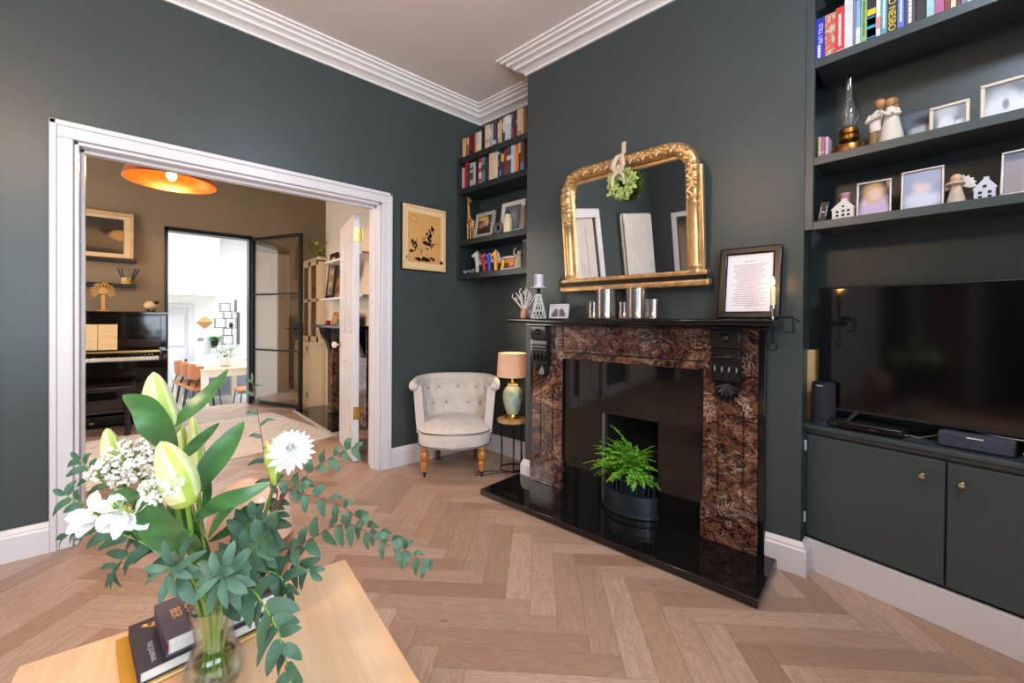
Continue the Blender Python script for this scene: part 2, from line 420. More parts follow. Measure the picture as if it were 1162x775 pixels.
# skirting boards
sk = [(0, 0), (.022, 0), (.022, .112), (.017, .12), (.017, .126), (.010, .14), (.004, .146), (0, .146)]
def base(name, path): return struct(MB().sweep(path, sk).obj(name, WHITE, smooth=25))
base('baseboard_left', [(DX1+.13, 2.97), (OX0-.077, 2.97)])
base('baseboard_left', [(FX0, 2.97), (DX0-.13, 2.97)])
base('baseboard_left', [(OX1+.08, 2.97), (2.25, 2.97)])
base('baseboard_alcove', [(2.25, 2.97), ALC.p(.862, 0)[:2], CHIM.p(0, 0)[:2], CHIM.p(.09, 0)[:2]])
base('baseboard_chimney', [CHIM.p(1.485, 0)[:2], CHIM.p(1.625, 0)[:2], CHIM.p(1.63, -.072)[:2]])
# wide opening: lining, stop bead and moulded casing
def casing(name, x0, x1, zt, y, s=-1, w=.08, t=.024):
    mb = MB()
    for (o, i, th) in ((w, .0, t), (w, w-.022, t+.012), (.018, 0, t-.008)):
        pass
    # left, right, head as separate mouldings, each with a raised outer band
    for a, b in ((x0-w, x0), (x1, x1+w)):
        out = a if a < x0 else b
        mb.box(a, b, y+s*t, y, 0, zt)
        e0, e1 = (a, a+.026) if a < x0 else (b-.026, b)
        mb.box(e0, e1, y+s*(t+.010), y, 0, zt+w)
    mb.box(x0-w, x1+w, y+s*t, y, zt, zt+w).box(x0-w, x1+w, y+s*(t+.010), y, zt+w-.026, zt+w)
    return struct(mb.obj(name, WHITE, bev=.005))
casing('trim_opening', OX0, OX1, OZ, Y1)
l = MB().box(OX0, OX0+.018, Y1-.004, Y2, 0, OZ).box(OX1-.018, OX1, Y1-.004, Y2, 0, OZ).box(OX0, OX1, Y1-.004, Y2, OZ-.018, OZ)
l.box(OX0+.018, OX0+.034, Y1+.055, Y1+.095, 0, OZ-.018).box(OX1-.034, OX1-.018, Y1+.055, Y1+.095, 0, OZ-.018).box(OX0+.018, OX1-.018, Y1+.055, Y1+.095, OZ-.036, OZ-.018)
struct(l.obj('trim_opening_lining', WHITE, bev=.003))
# door 2 beside the radiator (mirror view) and the far doorway
casing('trim_door', DX0, DX1, DZ, Y1, w=.12)
d = struct(MB().box(DX0, DX1, Y1+.03, Y1+.07, .005, DZ).box(DX0+.27, DX0+.29, Y1+.02, Y1+.03, .2, DZ-.12).obj('door_2', mat('pale_door_paint', '#cdbfb6', .5), bev=.003))
struct(MB().box(FX0, FX0+.025, DY0-.09, DY0, 0, DZ2+.09).box(FX0, FX0+.025, DY1, DY1+.09, 0, DZ2+.09).box(FX0, FX0+.025, DY0, DY1, DZ2, DZ2+.09).obj('trim_far_door', WHITE, bev=.004))
struct(MB().box(FX0-.9, FX0-.1, DY0-.3, DY1+.3, -.05, 0).box(FX0-.95, FX0-.9, DY0-.3, DY1+.3, 0, 2.4).box(FX0-.9, FX0-.1, DY0-.35, DY0-.3, 0, 2.4).box(FX0-.9, FX0-.1, DY1+.3, DY1+.35, 0, 2.4).box(FX0-.9, FX0-.1, DY0-.3, DY1+.3, 2.4, 2.45).obj('wall_hall', CREAMW))
# ------------------------------------------------------------------ piano room shell
AX0, AX1 = -2.3, 2.1
OBX0, OBX1, OBZ = .185, 1.075, 2.215
w = MB().box(AX0, OBX0, YB, YC, 0, CEIL).box(OBX0, OBX1, YB, YC, OBZ, CEIL).box(OBX1, AX1+.1, YB, YC, 0, CEIL)
struct(w.obj('wall_back', OLIVE))
struct(MB().box(1.78, AX1+.1, 3.9, 5.67, 0, CEIL).box(AX1, AX1+.1, Y2, YB, 0, CEIL).obj('wall_piano_room_right', CREAMW))
w = MB().box(AX0-.1, AX0, Y2, 4.0, 0, CEIL).box(AX0-.1, AX0, 5.6, YC, 0, CEIL).box(AX0-.1, AX0, 4.0, 5.6, 0, .5).box(AX0-.1, AX0, 4.0, 5.6, 2.5, CEIL)
struct(w.obj('wall_piano_room_left', OLIVE))
f = MB().box(AX0-.08, AX0+.02, 4.0, 4.07, .5, 2.5).box(AX0-.08, AX0+.02, 5.53, 5.6, .5, 2.5).box(AX0-.08, AX0+.02, 4.0, 5.6, 2.43, 2.5).box(AX0-.08, AX0+.05, 3.95, 5.65, .47, .55).box(AX0-.06, AX0-.02, 4.0, 5.6, 1.48, 1.53)
struct(f.obj('window_4', WHITE, bev=.005))
struct(B(AX0-.1, AX1+.1, Y2-.05, YC, CEIL, CEIL+.1).obj('ceiling_piano_room', CEILM))
base('baseboard_back', [(OBX1+.02, YB), (1.62, YB)])
base('baseboard_back', [(AX0, YB), (OBX0-.02, YB)])
struct(MB().box(1.11, 1.52, YB-.012, YB, .14, 2.02).box(1.30, 1.315, YB-.02, YB-.012, .3, 1.9).obj('glass_reflection_panel', CREAMW, bev=.003))  # cream panel added to imitate the pale reflection in the glass door
# steel framed opening and its glazed door standing ajar
s = MB().box(OBX0, OBX0+.035, YB-.02, YC, 0, OBZ).box(OBX1-.035, OBX1, YB-.02, YC, 0, OBZ).box(OBX0, OBX1, YB-.02, YC, OBZ-.045, OBZ)
struct(s.obj('trim_steel_frame', BLACKM, bev=.002))
CLEAR = thin_glass('door_glass', '#f8f2ea', .08, .35)
sd = thing('glazed_steel_door', 'black steel framed glass door standing open beside the kitchen opening', 'door', (1.08, 6.385, 0), rad(-66))
DW, DH = .93, 2.19
for a, b in ((0, .034), (DW-.038, DW)): B(a, b, -.02, .02, .02, DH).obj('stile', BLACKM, sd, bev=.002)
for z, h in ((.02, .04), (.715, .022), (1.435, .022), (DH-.04, .04)): B(.04, DW-.045, -.018, .018, z, z+h).obj('glazing_bar', BLACKM, sd, bev=.002)
for z0, z1 in ((.06, .71), (.74, 1.43), (1.46, DH-.04)): B(.045, DW-.05, -.004, .004, z0, z1).obj('glass_pane', CLEAR, sd)
hp = B(DW-.11, DW-.005, -.03, -.02, .93, 1.09).obj('lock_plate', BLACKM, sd, bev=.002)
MB().tube([(DW-.05, -.02, 1.01), (DW-.05, -.06, 1.01), (DW-.19, -.06, 1.01)], .009, 8).obj('lever', BLACKM, hp)
hp2 = B(DW-.11, DW-.005, .02, .03, .93, 1.09).obj('lock_plate', BLACKM, sd, bev=.002)
MB().tube([(DW-.05, .02, 1.01), (DW-.05, .06, 1.01), (DW-.19, .06, 1.01)], .009, 8).obj('lever', BLACKM, hp2)
# white panelled door leaf folded back against the opening
lf = thing('panelled_door', 'white panelled door leaf folded back at the right of the wide opening', 'door', (1.275, 3.245, 0), rad(79.5))
LW, LH = .66, 1.955
mb = MB().box(0, LW, 0, .045, .01, LH)
mb.obj('leaf', WHITE, lf, bev=.003)
for z0, z1 in ((.22, .78), (1.02, 1.80)):
    for x0, x1 in ((.10, .30), (.37, .56)):
        for y0, y1 in ((.045, .052), (-.007, 0)):
            MB().box(x0, x1, y0, y1, z0, z0+.02).box(x0, x1, y0, y1, z1-.02, z1).box(x0, x0+.02, y0, y1, z0, z1).box(x1-.02, x1, y0, y1, z0, z1).box(x0+.05, x1-.05, y0, y1, z0+.05, z1-.05).obj('panel_moulding', WHITE, lf, bev=.003)
for sgn, y in ((1, .045), (-1, 0)):
    k = MB().lathe([(.024, 0), (.024, .006), (.010, .008), (.010, .03)], 14).obj('rosette', BRASS, lf, loc=(LW-.06, y, .90), rot=(-PI/2*sgn, 0, 0))
    MB().lathe([(.010, .03), (.022, .036), (.029, .05), (.026, .066), (.010, .075), (0, .076)], 16).obj('knob', STONEW, k)
for z in (.34, 1.745):
    h = MB().box(-.004, .001, .004, .043, z, z+.1).obj('hinge', BRASS, lf)
    MB().tube([(-.012, .0, z), (-.012, .0, z+.1)], .008, 10).obj('hinge_knuckle', BRASS, h)
    MB().box(-.045, -.012, -.012, -.008, z, z+.1).obj('hinge_leaf', BRASS, h)
# ------------------------------------------------------------------ piano
pn = thing('upright_piano', 'glossy black upright piano against the olive brown wall', 'piano', (-.55, 6.36, 0))
# local x along wall (0 = middle), -y into the room
PX0, PX1 = -.75, .745
MB().box(PX0, PX1, -.36, -.03, .12, 1.165).obj('case', BLACKP, pn, bev=.006)
B(PX0-.012, PX1+.012, -.40, -.02, 1.165, 1.195).obj('lid', BLACKP, pn, bev=.006)
B(PX0+.05, PX1-.05, -.385, -.36, .915, 1.15).obj('upper_panel', BLACKP, pn, bev=.005)
B(PX0+.05, PX1-.05, -.377, -.36, .81, .905).obj('fallboard', mat('fallboard_brown', '#2a1a10', .1), pn, bev=.004)
B(PX0, PX1, -.70, -.36, .60, .695).obj('key_bed', BLACKP, pn, bev=.006)
for x0, x1 in ((PX0, PX0+.06), (PX1-.06, PX1)): B(x0, x1, -.70, -.36, .695, .79).obj('key_block', BLACKP, pn, bev=.006)
kb = MB()
for i in range(52):
    x = PX0+.07+i*(PX1-PX0-.14)/52; kb.box(x, x+.0245, -.62, -.47, .695, .725)
kb.obj('white_keys', mat('ivory_keys', '#ece6da', .25), pn, bev=.0015, seg=1)['kind'] = 'stuff'
kb = MB()
for i in range(51):
    if i % 7 in (0, 2, 3, 5, 6): x = PX0+.07+(i+.72)*(PX1-PX0-.14)/52; kb.box(x, x+.013, -.57, -.47, .72, .738)
kb.obj('black_keys', BLACKP, pn, bev=.001, seg=1)['kind'] = 'stuff'
B(PX0+.06, PX1-.06, -.47, -.38, .735, .775).obj('key_rail', BLACKP, pn, bev=.003)
B(PX0+.06, PX1-.06, -.475, -.465, .765, .785).obj('brass_strip', BRASS, pn)
B(PX0+.12, PX1-.3, -.44, -.36, .785, .80).obj('music_desk', BLACKP, pn, bev=.004)
B(PX0+.06, PX1-.06, -.39, -.36, .17, .58).obj('lower_panel', mat('piano_brown', '#1d100c', .12), pn, bev=.006)
B(PX0, PX1, -.44, -.02, .02, .12).obj('plinth', BLACKP, pn, bev=.006)
for x in (PX0+.05, PX1-.05): MB().prism([(-.055, 0), (.055, 0), (.055, .06), (.03, .09), (.03, .55), (.055, .6), (-.055, .6), (-.03, .55), (-.03, .09), (-.055, .06)], -.68, -.60, 'y', X=Matrix.Translation((x, 0, 0))).obj('leg', BLACKP, pn, bev=.004)
for x in (-.05, .06, .17):
    MB().prism([(-.018, 0), (.018, 0), (.024, .1), (0, .13), (-.024, .1)], .07, .085, 'z', X=Matrix.Translation((x, -.55, 0))).obj('pedal', BRASS, pn, bev=.003)
piano_top = 1.195
st = thing('piano_stool', 'black lacquered piano stool tucked under the keyboard', 'stool', (-.42, 5.5, 0))
B(-.36, .36, -.17, .17, .44, .485).obj('seat', mat('stool_seat', '#1d1512', .25), st, bev=.012)
B(-.34, .34, -.15, .15, .36, .44).obj('apron', BLACKP, st, bev=.004)
for sx in (-.31, .31):
    for sy in (-.12, .12): MB().lathe([(.022, 0), (.028, .02), (.02, .06), (.028, .3), (.03, .36)], 12).obj('leg', BLACKP, st, loc=(sx, sy, 0))
MB().tube([(.36, .05, .41), (.40, .05, .41)], .02, 12).obj('height_knob', BLACKP, st)
mu = thing('sheet_music', 'open book of yellowed sheet music on the piano desk', 'sheet music', (-.345, 5.905, .80), 0, rot=(rad(-12), 0, 0))
SHEET = wood('sheet_music_paper', '#c9a878', '#efd7ab', .7, 3, (1, 1, 40), 0)
B(-.28, -.002, 0, .006, 0, .265).obj('page', SHEET, mu); B(.002, .145, 0, .006, 0, .265).obj('page', SHEET, mu)
# ornaments on the piano
tr = thing('tree_ornament', 'golden wooden tree ornament on the left of the piano top', 'ornament', (-.315, 6.10, piano_top))
LTW = wood('light_wood', '#c8923f', '#e2b262', .5, 5, (1, 1, 4), 0)
MB().box(-.05, .05, -.025, .025, 0, .012).obj('base', LTW, tr, bev=.002)
B(-.014, .014, -.006, .006, .01, .17).obj('trunk', LTW, tr)
mb = MB()
for k in range(12):
    a = rad(-35+k*250/11); r0, r1 = .02, .085+.012*(k % 2)
    p0 = Vector((math.cos(a)*r0, 0, .21+math.sin(a)*r0)); p1 = Vector((math.cos(a)*r1, 0, .21+math.sin(a)*r1))
    mb.tube([p0, (p0+p1)/2, p1], [.006, .0045, .003], 6)
    for sg in (-1, 1):
        b = a+sg*.45; m = (p0+p1)/2; e = m+Vector((math.cos(b), 0, math.sin(b)))*.035; mb.tube([m, e], [.004, .002], 5); mb.ball(e, .005, .004, .005, 6, 4)
mb.ball((0, 0, .21), .03, .008, .03, 10, 6)
mb.obj('branches', LTW, tr)
sh = thing('sheep_ornament', 'round cream sheep ornament with black face on the piano top', 'ornament', (.075, 6.10, piano_top))
WOOLM = mat('cream_wool', '#d9c193', .8, .1, 20, .4, 80)
MB().ball((-.01, 0, .072), .065, .05, .05).obj('body', WOOLM, sh)
MB().ball((.035, -.035, .105), .022, .026, .02).ball((.012, -.032, .112), .012, .008, .006, 8, 5).ball((.06, -.032, .112), .012, .008, .006, 8, 5).obj('head', BLACKM, sh)
for x, y in ((-.035, -.02), (.015, -.02), (-.035, .02), (.015, .02)): MB().lathe([(.011, 0), (.009, .04)], 8).obj('leg', BLACKM, sh, loc=(x, y, 0))
# picture ledges above the piano
for (z, lab, x0) in ((1.745, 'upper black picture ledge on the olive wall above the piano', -1.2), (1.465, 'lower black picture ledge nearer the piano top', -1.2)):
    lg = thing('picture_ledge', lab, 'shelf', (0, 6.4, z), 0, 'black picture ledges')
    B(x0, -.06, -.11, 0, 0, .014).obj('shelf_board', BLACKM, lg, bev=.002); B(x0, -.06, -.112, -.1, 0, .04).obj('lip', BLACKM, lg, bev=.002); B(x0, -.06, -.012, 0, 0, .05).obj('back_rail', BLACKM, lg, bev=.002)
pf = thing('framed_picture', 'wide seascape picture in a pale gilt frame above the piano', 'picture', (-.54, 6.335, 1.762), 0, rot=(rad(-4), 0, 0))
FRW = mat('pale_gilt', '#d7b184', .4, .1, 12)
PW, PH = .46, .535
for a in ((-PW, PW, 0, .035), (-PW, PW, PH-.035, PH)): B(a[0], a[1], -.02, .015, a[2], a[3]).obj('frame_rail', FRW, pf, bev=.004)
for a in ((-PW, -PW+.035), (PW-.035, PW)): B(a[0], a[1], -.02, .015, .035, PH-.035).obj('frame_stile', FRW, pf, bev=.004)
B(-PW+.03, PW-.03, -.006, 0, .03, PH-.03).obj('mount', mat('cream_mount', '#e3c9a0', .7), pf)
SEA = picture('seascape_print', '#5b4a36', [(0, .24, .6, .10, '#6d5b3e', .6), (0, .03, .7, .10, '#2c211b', .15), (.30, .34, .12, .07, '#2b221c', .15), (.36, .28, .10, .06, '#b98c50', .2), (0, .44, .7, .1, '#3f3428', .5)], .35, .25)
B(-PW+.085, PW-.085, -.010, -.006, .075, PH-.075).obj('print', SEA, pf)
pp = thing('pen_pot', 'straw coloured pen pot on the lower picture ledge', 'pot', (-.14, 6.345, 1.479))
MB().lathe([(.045, 0), (.046, .1), (.040, .1), (.040, .01), (0, .01)], 14).obj('pot', mat('woven_straw', '#c9a66a', .8, .35, 25, .6, 60), pp)
for k, (dx, tl) in enumerate(((-.05, -.35), (-.03, -.2), (.045, .3), (.06, .55), (.04, .42))):
    p = MB().tube([(0, 0, 0), (tl*.08, 0, .1), (tl*.13, 0, .165)], .0055, 8).tube([(tl*.13, 0, .165), (tl*.155, 0, .195)], [.007, .005], 8).obj('pen', [BLACKPL, BLACKPL, mat('steel_blue', '#6b7480', .4)][k % 3], None, loc=(-.14+dx*.35, 6.345+(k % 2)*.012, 1.492))
    tag(p, ['leftmost dark pen in the straw pot, leaning left', 'dark pen second from the left in the straw pot', 'steel blue pen nearly upright in the straw pot', 'dark pen leaning furthest right out of the straw pot', 'dark pen between the two right hand pens in the pot'][k], 'pen', 'pens in the pot')
gt = MB()
for k in range(7): gt.ball((-.33+k*.028, 6.325, 1.497+.006*math.sin(k*2)), .018, .014, .016, 8, 6)
tag(gt.obj('bead_garland', mat('amber_beads', '#d18f2c', .4, .2, 20)), 'amber bead garland lying along the lower picture ledge', 'garland')
# copper pendant
pd = thing('pendant_lamp', 'wide copper pendant lamp glowing in the piano room', 'lamp', (.165, 4.2, 2.19))
COP_IN = mat('copper_inside', '#d2400a', .35, .15, 14, metal=.6); COP_OUT = mat('copper_outside', '#b9673a', .3, .1, 10, metal=.9)
PR = .285
prof = [(PR*math.cos(rad(a)), .20*math.sin(rad(a))) for a in range(0, 84, 7)]
MB().lathe(prof+[(.03, .2)], 40, cap=False).obj('shade', COP_OUT, pd)
MB().lathe([(r-.004 if r > .03 else r, z-.003) for r, z in prof+[(.03, .2)]][::-1], 40, cap=False).obj('shade_lining', COP_IN, pd)
MB().tube([(PR*math.cos(2*PI*k/40), PR*math.sin(2*PI*k/40), 0) for k in range(40)], .004, 6, closed=True).obj('rim', mat('copper_rim', '#f2b184', .3, metal=.6), pd)
MB().lathe([(.03, .2), (.032, .25), (.012, .27), (.004, .28)], 16).obj('cap', COP_OUT, pd)
MB().tube([(0, 0, .27), (0, 0, CEIL-2.19)], .003, 6).obj('flex', BLACKPL, pd)
MB().ball((0, 0, .055), .032, .032, .042, 14, 10).obj('bulb', glow('warm_bulb', '#ffdca0', 42), pd)
# room cabinet with glazed doors
cb = thing('glazed_dresser', 'cream dresser with glass doors in the alcove of the piano room', 'cabinet', (1.6, 5.69, 0))
CRM = mat('cream_cabinet_paint', '#d8c3a2', .45, .03, 6)
# local: x into alcove, y along wall to back wall
B(0, .44, 0, .69, 0, .80).obj('lower_carcass', CRM, cb, bev=.003)
B(-.015, .44, -.015, .69, .80, .83).obj('worktop', CRM, cb, bev=.004)
for y0, y1 in ((.03, .34), (.36, .67)):
    d = MB().box(-.018, 0, y0, y1, .13, .77).obj('lower_door', CRM, cb, bev=.003)
    MB().box(-.024, -.018, y0, y0+.05, .13, .77).box(-.024, -.018, y1-.05, y1, .13, .77).box(-.024, -.018, y0, y1, .72, .77).box(-.024, -.018, y0, y1, .13, .19).obj('door_frame', CRM, d, bev=.002)
    MB().ball((-.035, y1-.03 if y0 < .2 else y0+.03, .45), .012).obj('knob', BLACKM, d)
B(-.02, 0, -.01, .69, 0, .10).obj('plinth', CRM, cb, bev=.003)
mb = MB().box(.10, .44, 0, .02, .83, 1.90).box(.10, .44, .67, .69, .83, 1.90).box(.42, .44, .02, .67, .83, 1.90).box(.10, .44, 0, .69, 1.88, 1.90).box(.085, .44, -.015, .70, 1.90, 1.94)
for z in (1.07, 1.30, 1.56): mb.box(.13, .42, .02, .67, z, z+.014)
mb.obj('upper_case', CRM, cb, bev=.003)
for y0, y1 in ((.005, .34), (.35, .685)):
    d = MB().box(.085, .10, y0, y0+.045, .83, 1.9).box(.085, .10, y1-.045, y1, .83, 1.9).box(.085, .10, y0, y1, .83, .90).box(.085, .10, y0, y1, 1.84, 1.90).box(.085, .10, y0, y1, 1.36, 1.40).obj('glazed_door', CRM, cb, bev=.002)
    B(.092, .096, y0+.04, y1-.04, .9, 1.84).obj('glass_pane', CLEAR, d)
    MB().ball((.075, (y1-.02) if y0 < .1 else (y0+.02), 1.38), .010).obj('knob', BLACKM, d)
for k, (y, z, h) in enumerate(((.12, 1.084, .12), (.25, 1.084, .09), (.5, 1.084, .14), (.15, 1.574, .1), (.45, 1.574, .12), (.3, 1.314, .1))):
    g = MB().lathe([(.03, 0), (.006, .005), (.006, h*.45), (.035, h*.6), (.036, h), (.033, h), (.03, h*.62), (0, h*.5)], 14).obj('wine_glass', glass('plain_glass'), None, loc=(1.6+.27, 5.69+y, z))
    tag(g, 'drinking glass on a dresser shelf behind the glass doors', 'glass', 'glasses in the dresser')
# plant on top of the dresser
pl = thing('trailing_plant', 'trailing plant with yellow green leaves on top of the dresser', 'plant', (1.80, 5.80, 1.94))
MB().lathe([(.045, 0), (.06, .09), (.054, .09), (.04, .01), (0, .01)], 16).obj('pot', mat('dark_pot', '#2c2a26', .5), pl)
mb = MB(); r2 = random.Random(5)
for k in range(80):
    a = r2.uniform(0, 2*PI); rr = r2.uniform(.02, .2); z = .10+r2.uniform(-.14, .14)*(rr/.15)+r2.uniform(0, .06)
    mb.leaf((math.cos(a)*rr, math.sin(a)*rr, max(z, .02) if rr < .07 else z), (math.cos(a), math.sin(a), r2.uniform(-.7, .4)), (0, 0, 1), r2.uniform(.05, .09), .045, .5, .1, 4)
mb.obj('foliage', mat('variegated_leaf', '#a9bf3e', .45, .4, 14), pl)
# second fireplace
f2 = thing('chimneypiece', 'dark marble chimneypiece with a shelf in the piano room', 'fireplace', (1.78, 4.62, 0))
def fx(x0, x1, y0, y1, z0, z1, nm, m, bev=.003): return B(x0, x1, y0, y1, z0, z1).obj(nm, m, f2, bev=bev)
DM = mat('dark_marble', '#221d1a', .12, .5, 9)
fx(-.29, 0, -.68, .66, 1.035, 1.065, 'mantel_shelf', DM, .006)
fx(-.12, 0, .42, .58, .04, 1.035, 'pilaster', MARBLE); fx(-.12, 0, -.58, -.42, .04, 1.035, 'pilaster', MARBLE)
fx(-.10, 0, -.42, .42, .84, 1.035, 'frieze', DM)
for y in (.50, -.50):
    MB().prism([(-.12, 1.035), (-.12, .74), (-.135, .78), (-.16, .86), (-.21, .93), (-.23, 1.035)], y-.055, y+.055, 'y').obj('corbel', DM, f2, bev=.004)
fx(-.04, 0, -.42, .42, .04, .84, 'insert', GRANITE)
h2 = MB().box(1.385, 1.78, 4.20, 5.56, 0, .022).use(1).box(1.372, 1.385, 4.19, 5.57, 0, .018).box(1.385, 1.78, 5.56, 5.572, 0, .018).box(1.385, 1.78, 4.188, 4.20, 0, .018)
tag(h2.obj('hearth_slab', [GRANITE, mat('pale_edge', '#b9b0a6', .4)]), 'black granite hearth slab with pale edging in the piano room', 'hearth')
# shelves over the chimneypiece with their things
for z, lab in ((1.352, 'lower white shelf above the dark chimneypiece'), (1.775, 'upper white shelf above the dark chimneypiece')):
    tag(B(1.59, 1.78, 3.98, 5.26 if z < 1.5 else 5.10, z, z+.022).obj('wall_shelf', WHITE, bev=.002), lab, 'shelf', 'white shelves over the chimneypiece')
def lean(name, label, cat, x, y, z, wd, ht, mframe, mface, fw, rz=-PI/2, tilt=-10, matw=0, mmat=None, group=None, dep=.018, strut=True):
    """a framed picture leaning back: local x across, z up, face towards -y"""
    t = thing(name, label, cat, (x, y, z), 0, group, rot=(rad(tilt), 0, rz))
    for a, b, c, d in ((-wd/2, wd/2, 0, fw), (-wd/2, wd/2, ht-fw, ht)): B(a, b, -dep/2, dep/2, c, d).obj('frame_rail', mframe, t, bev=min(.004, fw*.25))
    for a, b in ((-wd/2, -wd/2+fw), (wd/2-fw, wd/2)): B(a, b, -dep/2, dep/2, fw, ht-fw).obj('frame_stile', mframe, t, bev=min(.004, fw*.25))
    if matw: B(-wd/2+fw*.8, wd/2-fw*.8, -.001, .003, fw*.8, ht-fw*.8).obj('mount', mmat or PAPER, t)
    o = B(-wd/2+fw*.8+matw, wd/2-fw*.8-matw, -.003, .002, fw*.8+matw, ht-fw*.8-matw).obj('photograph', mface, t)
    B(-wd/2+fw*.5, wd/2-fw*.5, .004, dep/2, fw*.5, ht-fw*.5).obj('backing', BLACKPL, t)
    return t
STRIPE = picture('striped_print', '#b7a377', [(0, .1, .05, .05, '#5d4a35', .3), (0, .25, .06, .05, '#7a6a4a', .3), (0, .4, .05, .06, '#53432f', .3)], .4)
lean('framed_print', 'tall black framed print leaning at the end of the white shelf', 'picture', 1.675, 5.20, 1.375, .26, .56, BLACKM, STRIPE, .05, tilt=-6)
lean('wooden_print', 'warm brown print leaning beside the tall black frame', 'picture', 1.69, 5.0, 1.375, .2, .25, LTW, picture('brown_print', '#a8763a', [(0, .1, .06, .06, '#5a3a1c', .4)], .4), .012, tilt=-12)
tag(B(1.62, 1.67, 5.12, 5.17, 1.0655, 1.115).obj('candle_box', mat('red_box', '#9c1e14', .4), bev=.004), 'small red box on the end of the dark chimneypiece', 'box')
lean('small_picture', 'small brown picture leaning on the dark chimneypiece', 'picture', 1.66, 5.0, 1.066, .13, .155, LTW, picture('rust_print', '#7d4a34', [(0, .07, .04, .05, '#b4907a', .4)], .4), .01, tilt=-12)
rb = thing('rainbow_ornament', 'rainbow arch ornament on the dark chimneypiece', 'ornament', (1.65, 4.80, 1.066), -PI/2)
for k, cc in enumerate(('#c8483c', '#d89a3a', '#6f9a58', '#4a6aa8')):
    r0 = .075-.014*k; MB().tube([(r0*math.cos(a*PI/12), 0, .001+r0*1.5*math.sin(a*PI/12)) for a in range(13)], .0068, 8).obj('arch', mat('arch_%d' % k, cc, .5), rb)
hs = thing('heart_sign', 'red heart shaped sign on a white shelf behind the door leaf', 'sign', (1.66, 4.52, 1.5), -PI/2)
hp_ = []
for k in range(28):
    a = 2*PI*k/28; hp_.append((.0075*16*math.sin(a)**3, .17+.0075*(13*math.cos(a)-5*math.cos(2*a)-2*math.cos(3*a)-math.cos(4*a))))
MB().prism(hp_[::-1], -.012, .012, 'y').obj('heart', mat('red_enamel', '#a8200e', .35), hs, bev=.003)
MB().tube([(-.05+.028*math.cos(a*.5), -.016, .215+.028*math.sin(a*.5)) for a in range(12)], .008, 6).tube([(-.05+.026*math.cos(a*.5), -.016, .14+.026*math.sin(a*.5)) for a in range(13)], .008, 6).tube([(.02+.028*math.cos(a*.5), -.016, .19+.04*math.sin(a*.5)) for a in range(12)], .008, 6).obj('scroll', mat('cream_enamel', '#f0cf9e', .4), hs)
MB().tube([(0, 0, -.125), (0, 0, .08)], .006, 6).obj('stand', BLACKM, hs)
tag(B(1.62, 1.72, 4.36, 4.66, 1.06552, 1.20).obj('storage_box', mat('dark_red_box', '#3f1714', .5), bev=.005), 'dark red box on the chimneypiece behind the door leaf', 'box')
# rug
t = NT('faded_rug'); o = t.obj(); 
wv = t.noise(t.mapv(o, (3, 3, 3)), 2.2, 4, .6, 1.2); vo = t.n('ShaderNodeTexVoronoi', feature='DISTANCE_TO_EDGE'); t.put(vo.inputs['Vector'], o); vo.inputs['Scale'].default_value = 5
cc = t.ramp(wv, [(.3, '#cfc1b6'), (.5, '#e4dbd3'), (.7, '#d6bfb0')]); cc = t.mix(t.math('MULTIPLY', t.math('LESS_THAN', vo.outputs[0], .02), .12), cc, lin('#8f8a92'))
t.base(cc); t.bump(t.noise(o, 300, 2), .4, .004); RUG = t.set(Roughness=.95, Specular_IOR_Level=.1)
rg = thing('woven_rug', 'faded cream patterned rug on the piano room floor', 'rug', (.33, 4.69, .001), rad(10))
mb = MB(); W_, L_ = .93, .76
for i in range(12):
    pass
B(-W_, W_, -L_, L_, 0, .008).obj('pile', RUG, rg, bev=.003)
mb = MB()
for i in range(90):
    y = -L_+.008+i*(2*L_-.016)/89
    for sx in (-1, 1): mb.tube([(sx*W_, y, .004), (sx*(W_+.02), y+.004, .003), (sx*(W_+.045), y-.003, .002)], .0025, 4)
o = mb.obj('fringe', mat('fringe_cream', '#e3dbd0', .9), rg); o['kind'] = 'stuff'
# ------------------------------------------------------------------ kitchen beyond (three steps down)
KZ = -.46
struct(B(-2.2, 4.2, YC, 11.1, KZ-.08, KZ).obj('floor_kitchen', TILE))
struct(B(-2.2, 4.2, YC-.02, YC, KZ-.08, -.08).obj('wall_riser', KITW))
struct(MB().box(-2.2, OBX0-.005, YC, YC+.02, KZ, 2.9).box(OBX1+.005, 4.2, YC, YC+.02, KZ, 2.9).box(OBX0-.005, OBX1+.005, YC, YC+.02, OBZ+.01, 2.9).obj('wall_kitchen_near', KITW))
struct(MB().box(-2.2, .33, 11.0, 11.1, KZ, 2.9).box(.70, 4.2, 11.0, 11.1, KZ, 2.9).box(.33, .70, 11.0, 11.1, 1.34, 2.9).obj('wall_kitchen_back', KITW))
struct(B(-2.3, -2.2, YC, 11.1, KZ, 2.9).obj('wall_kitchen_left', KITW))
struct(B(4.2, 4.3, YC, 11.1, KZ, 2.9).obj('wall_kitchen_right', KITW))
struct(MB().box(-2.2, 4.2, YC, 7.2, 2.9, 3.0).box(-2.2, 4.2, 10.4, 11.1, 2.9, 3.0).box(-2.2, -1.2, 7.2, 10.4, 2.9, 3.0).box(3.2, 4.2, 7.2, 10.4, 2.9, 3.0).obj('ceiling_kitchen', KITW))
f = MB()
for k in range(5): f.box(-1.2+k*1.1-.03, -1.2+k*1.1+.03, 7.2, 10.4, 2.92, 3.02)
f.box(-1.2, 3.2, 7.2, 7.26, 2.92, 3.02).box(-1.2, 3.2, 10.34, 10.4, 2.92, 3.02)
o = struct(f.obj('window_skylight', WHITE)); struct(B(-1.2, 3.2, 7.2, 10.4, 2.96, 2.965).obj('window_pane', PANE, o))
struct(B(-2.2, 1.19, 10.55, 11.0, 1.60, 2.9).obj('wall_bulkhead', KITW))
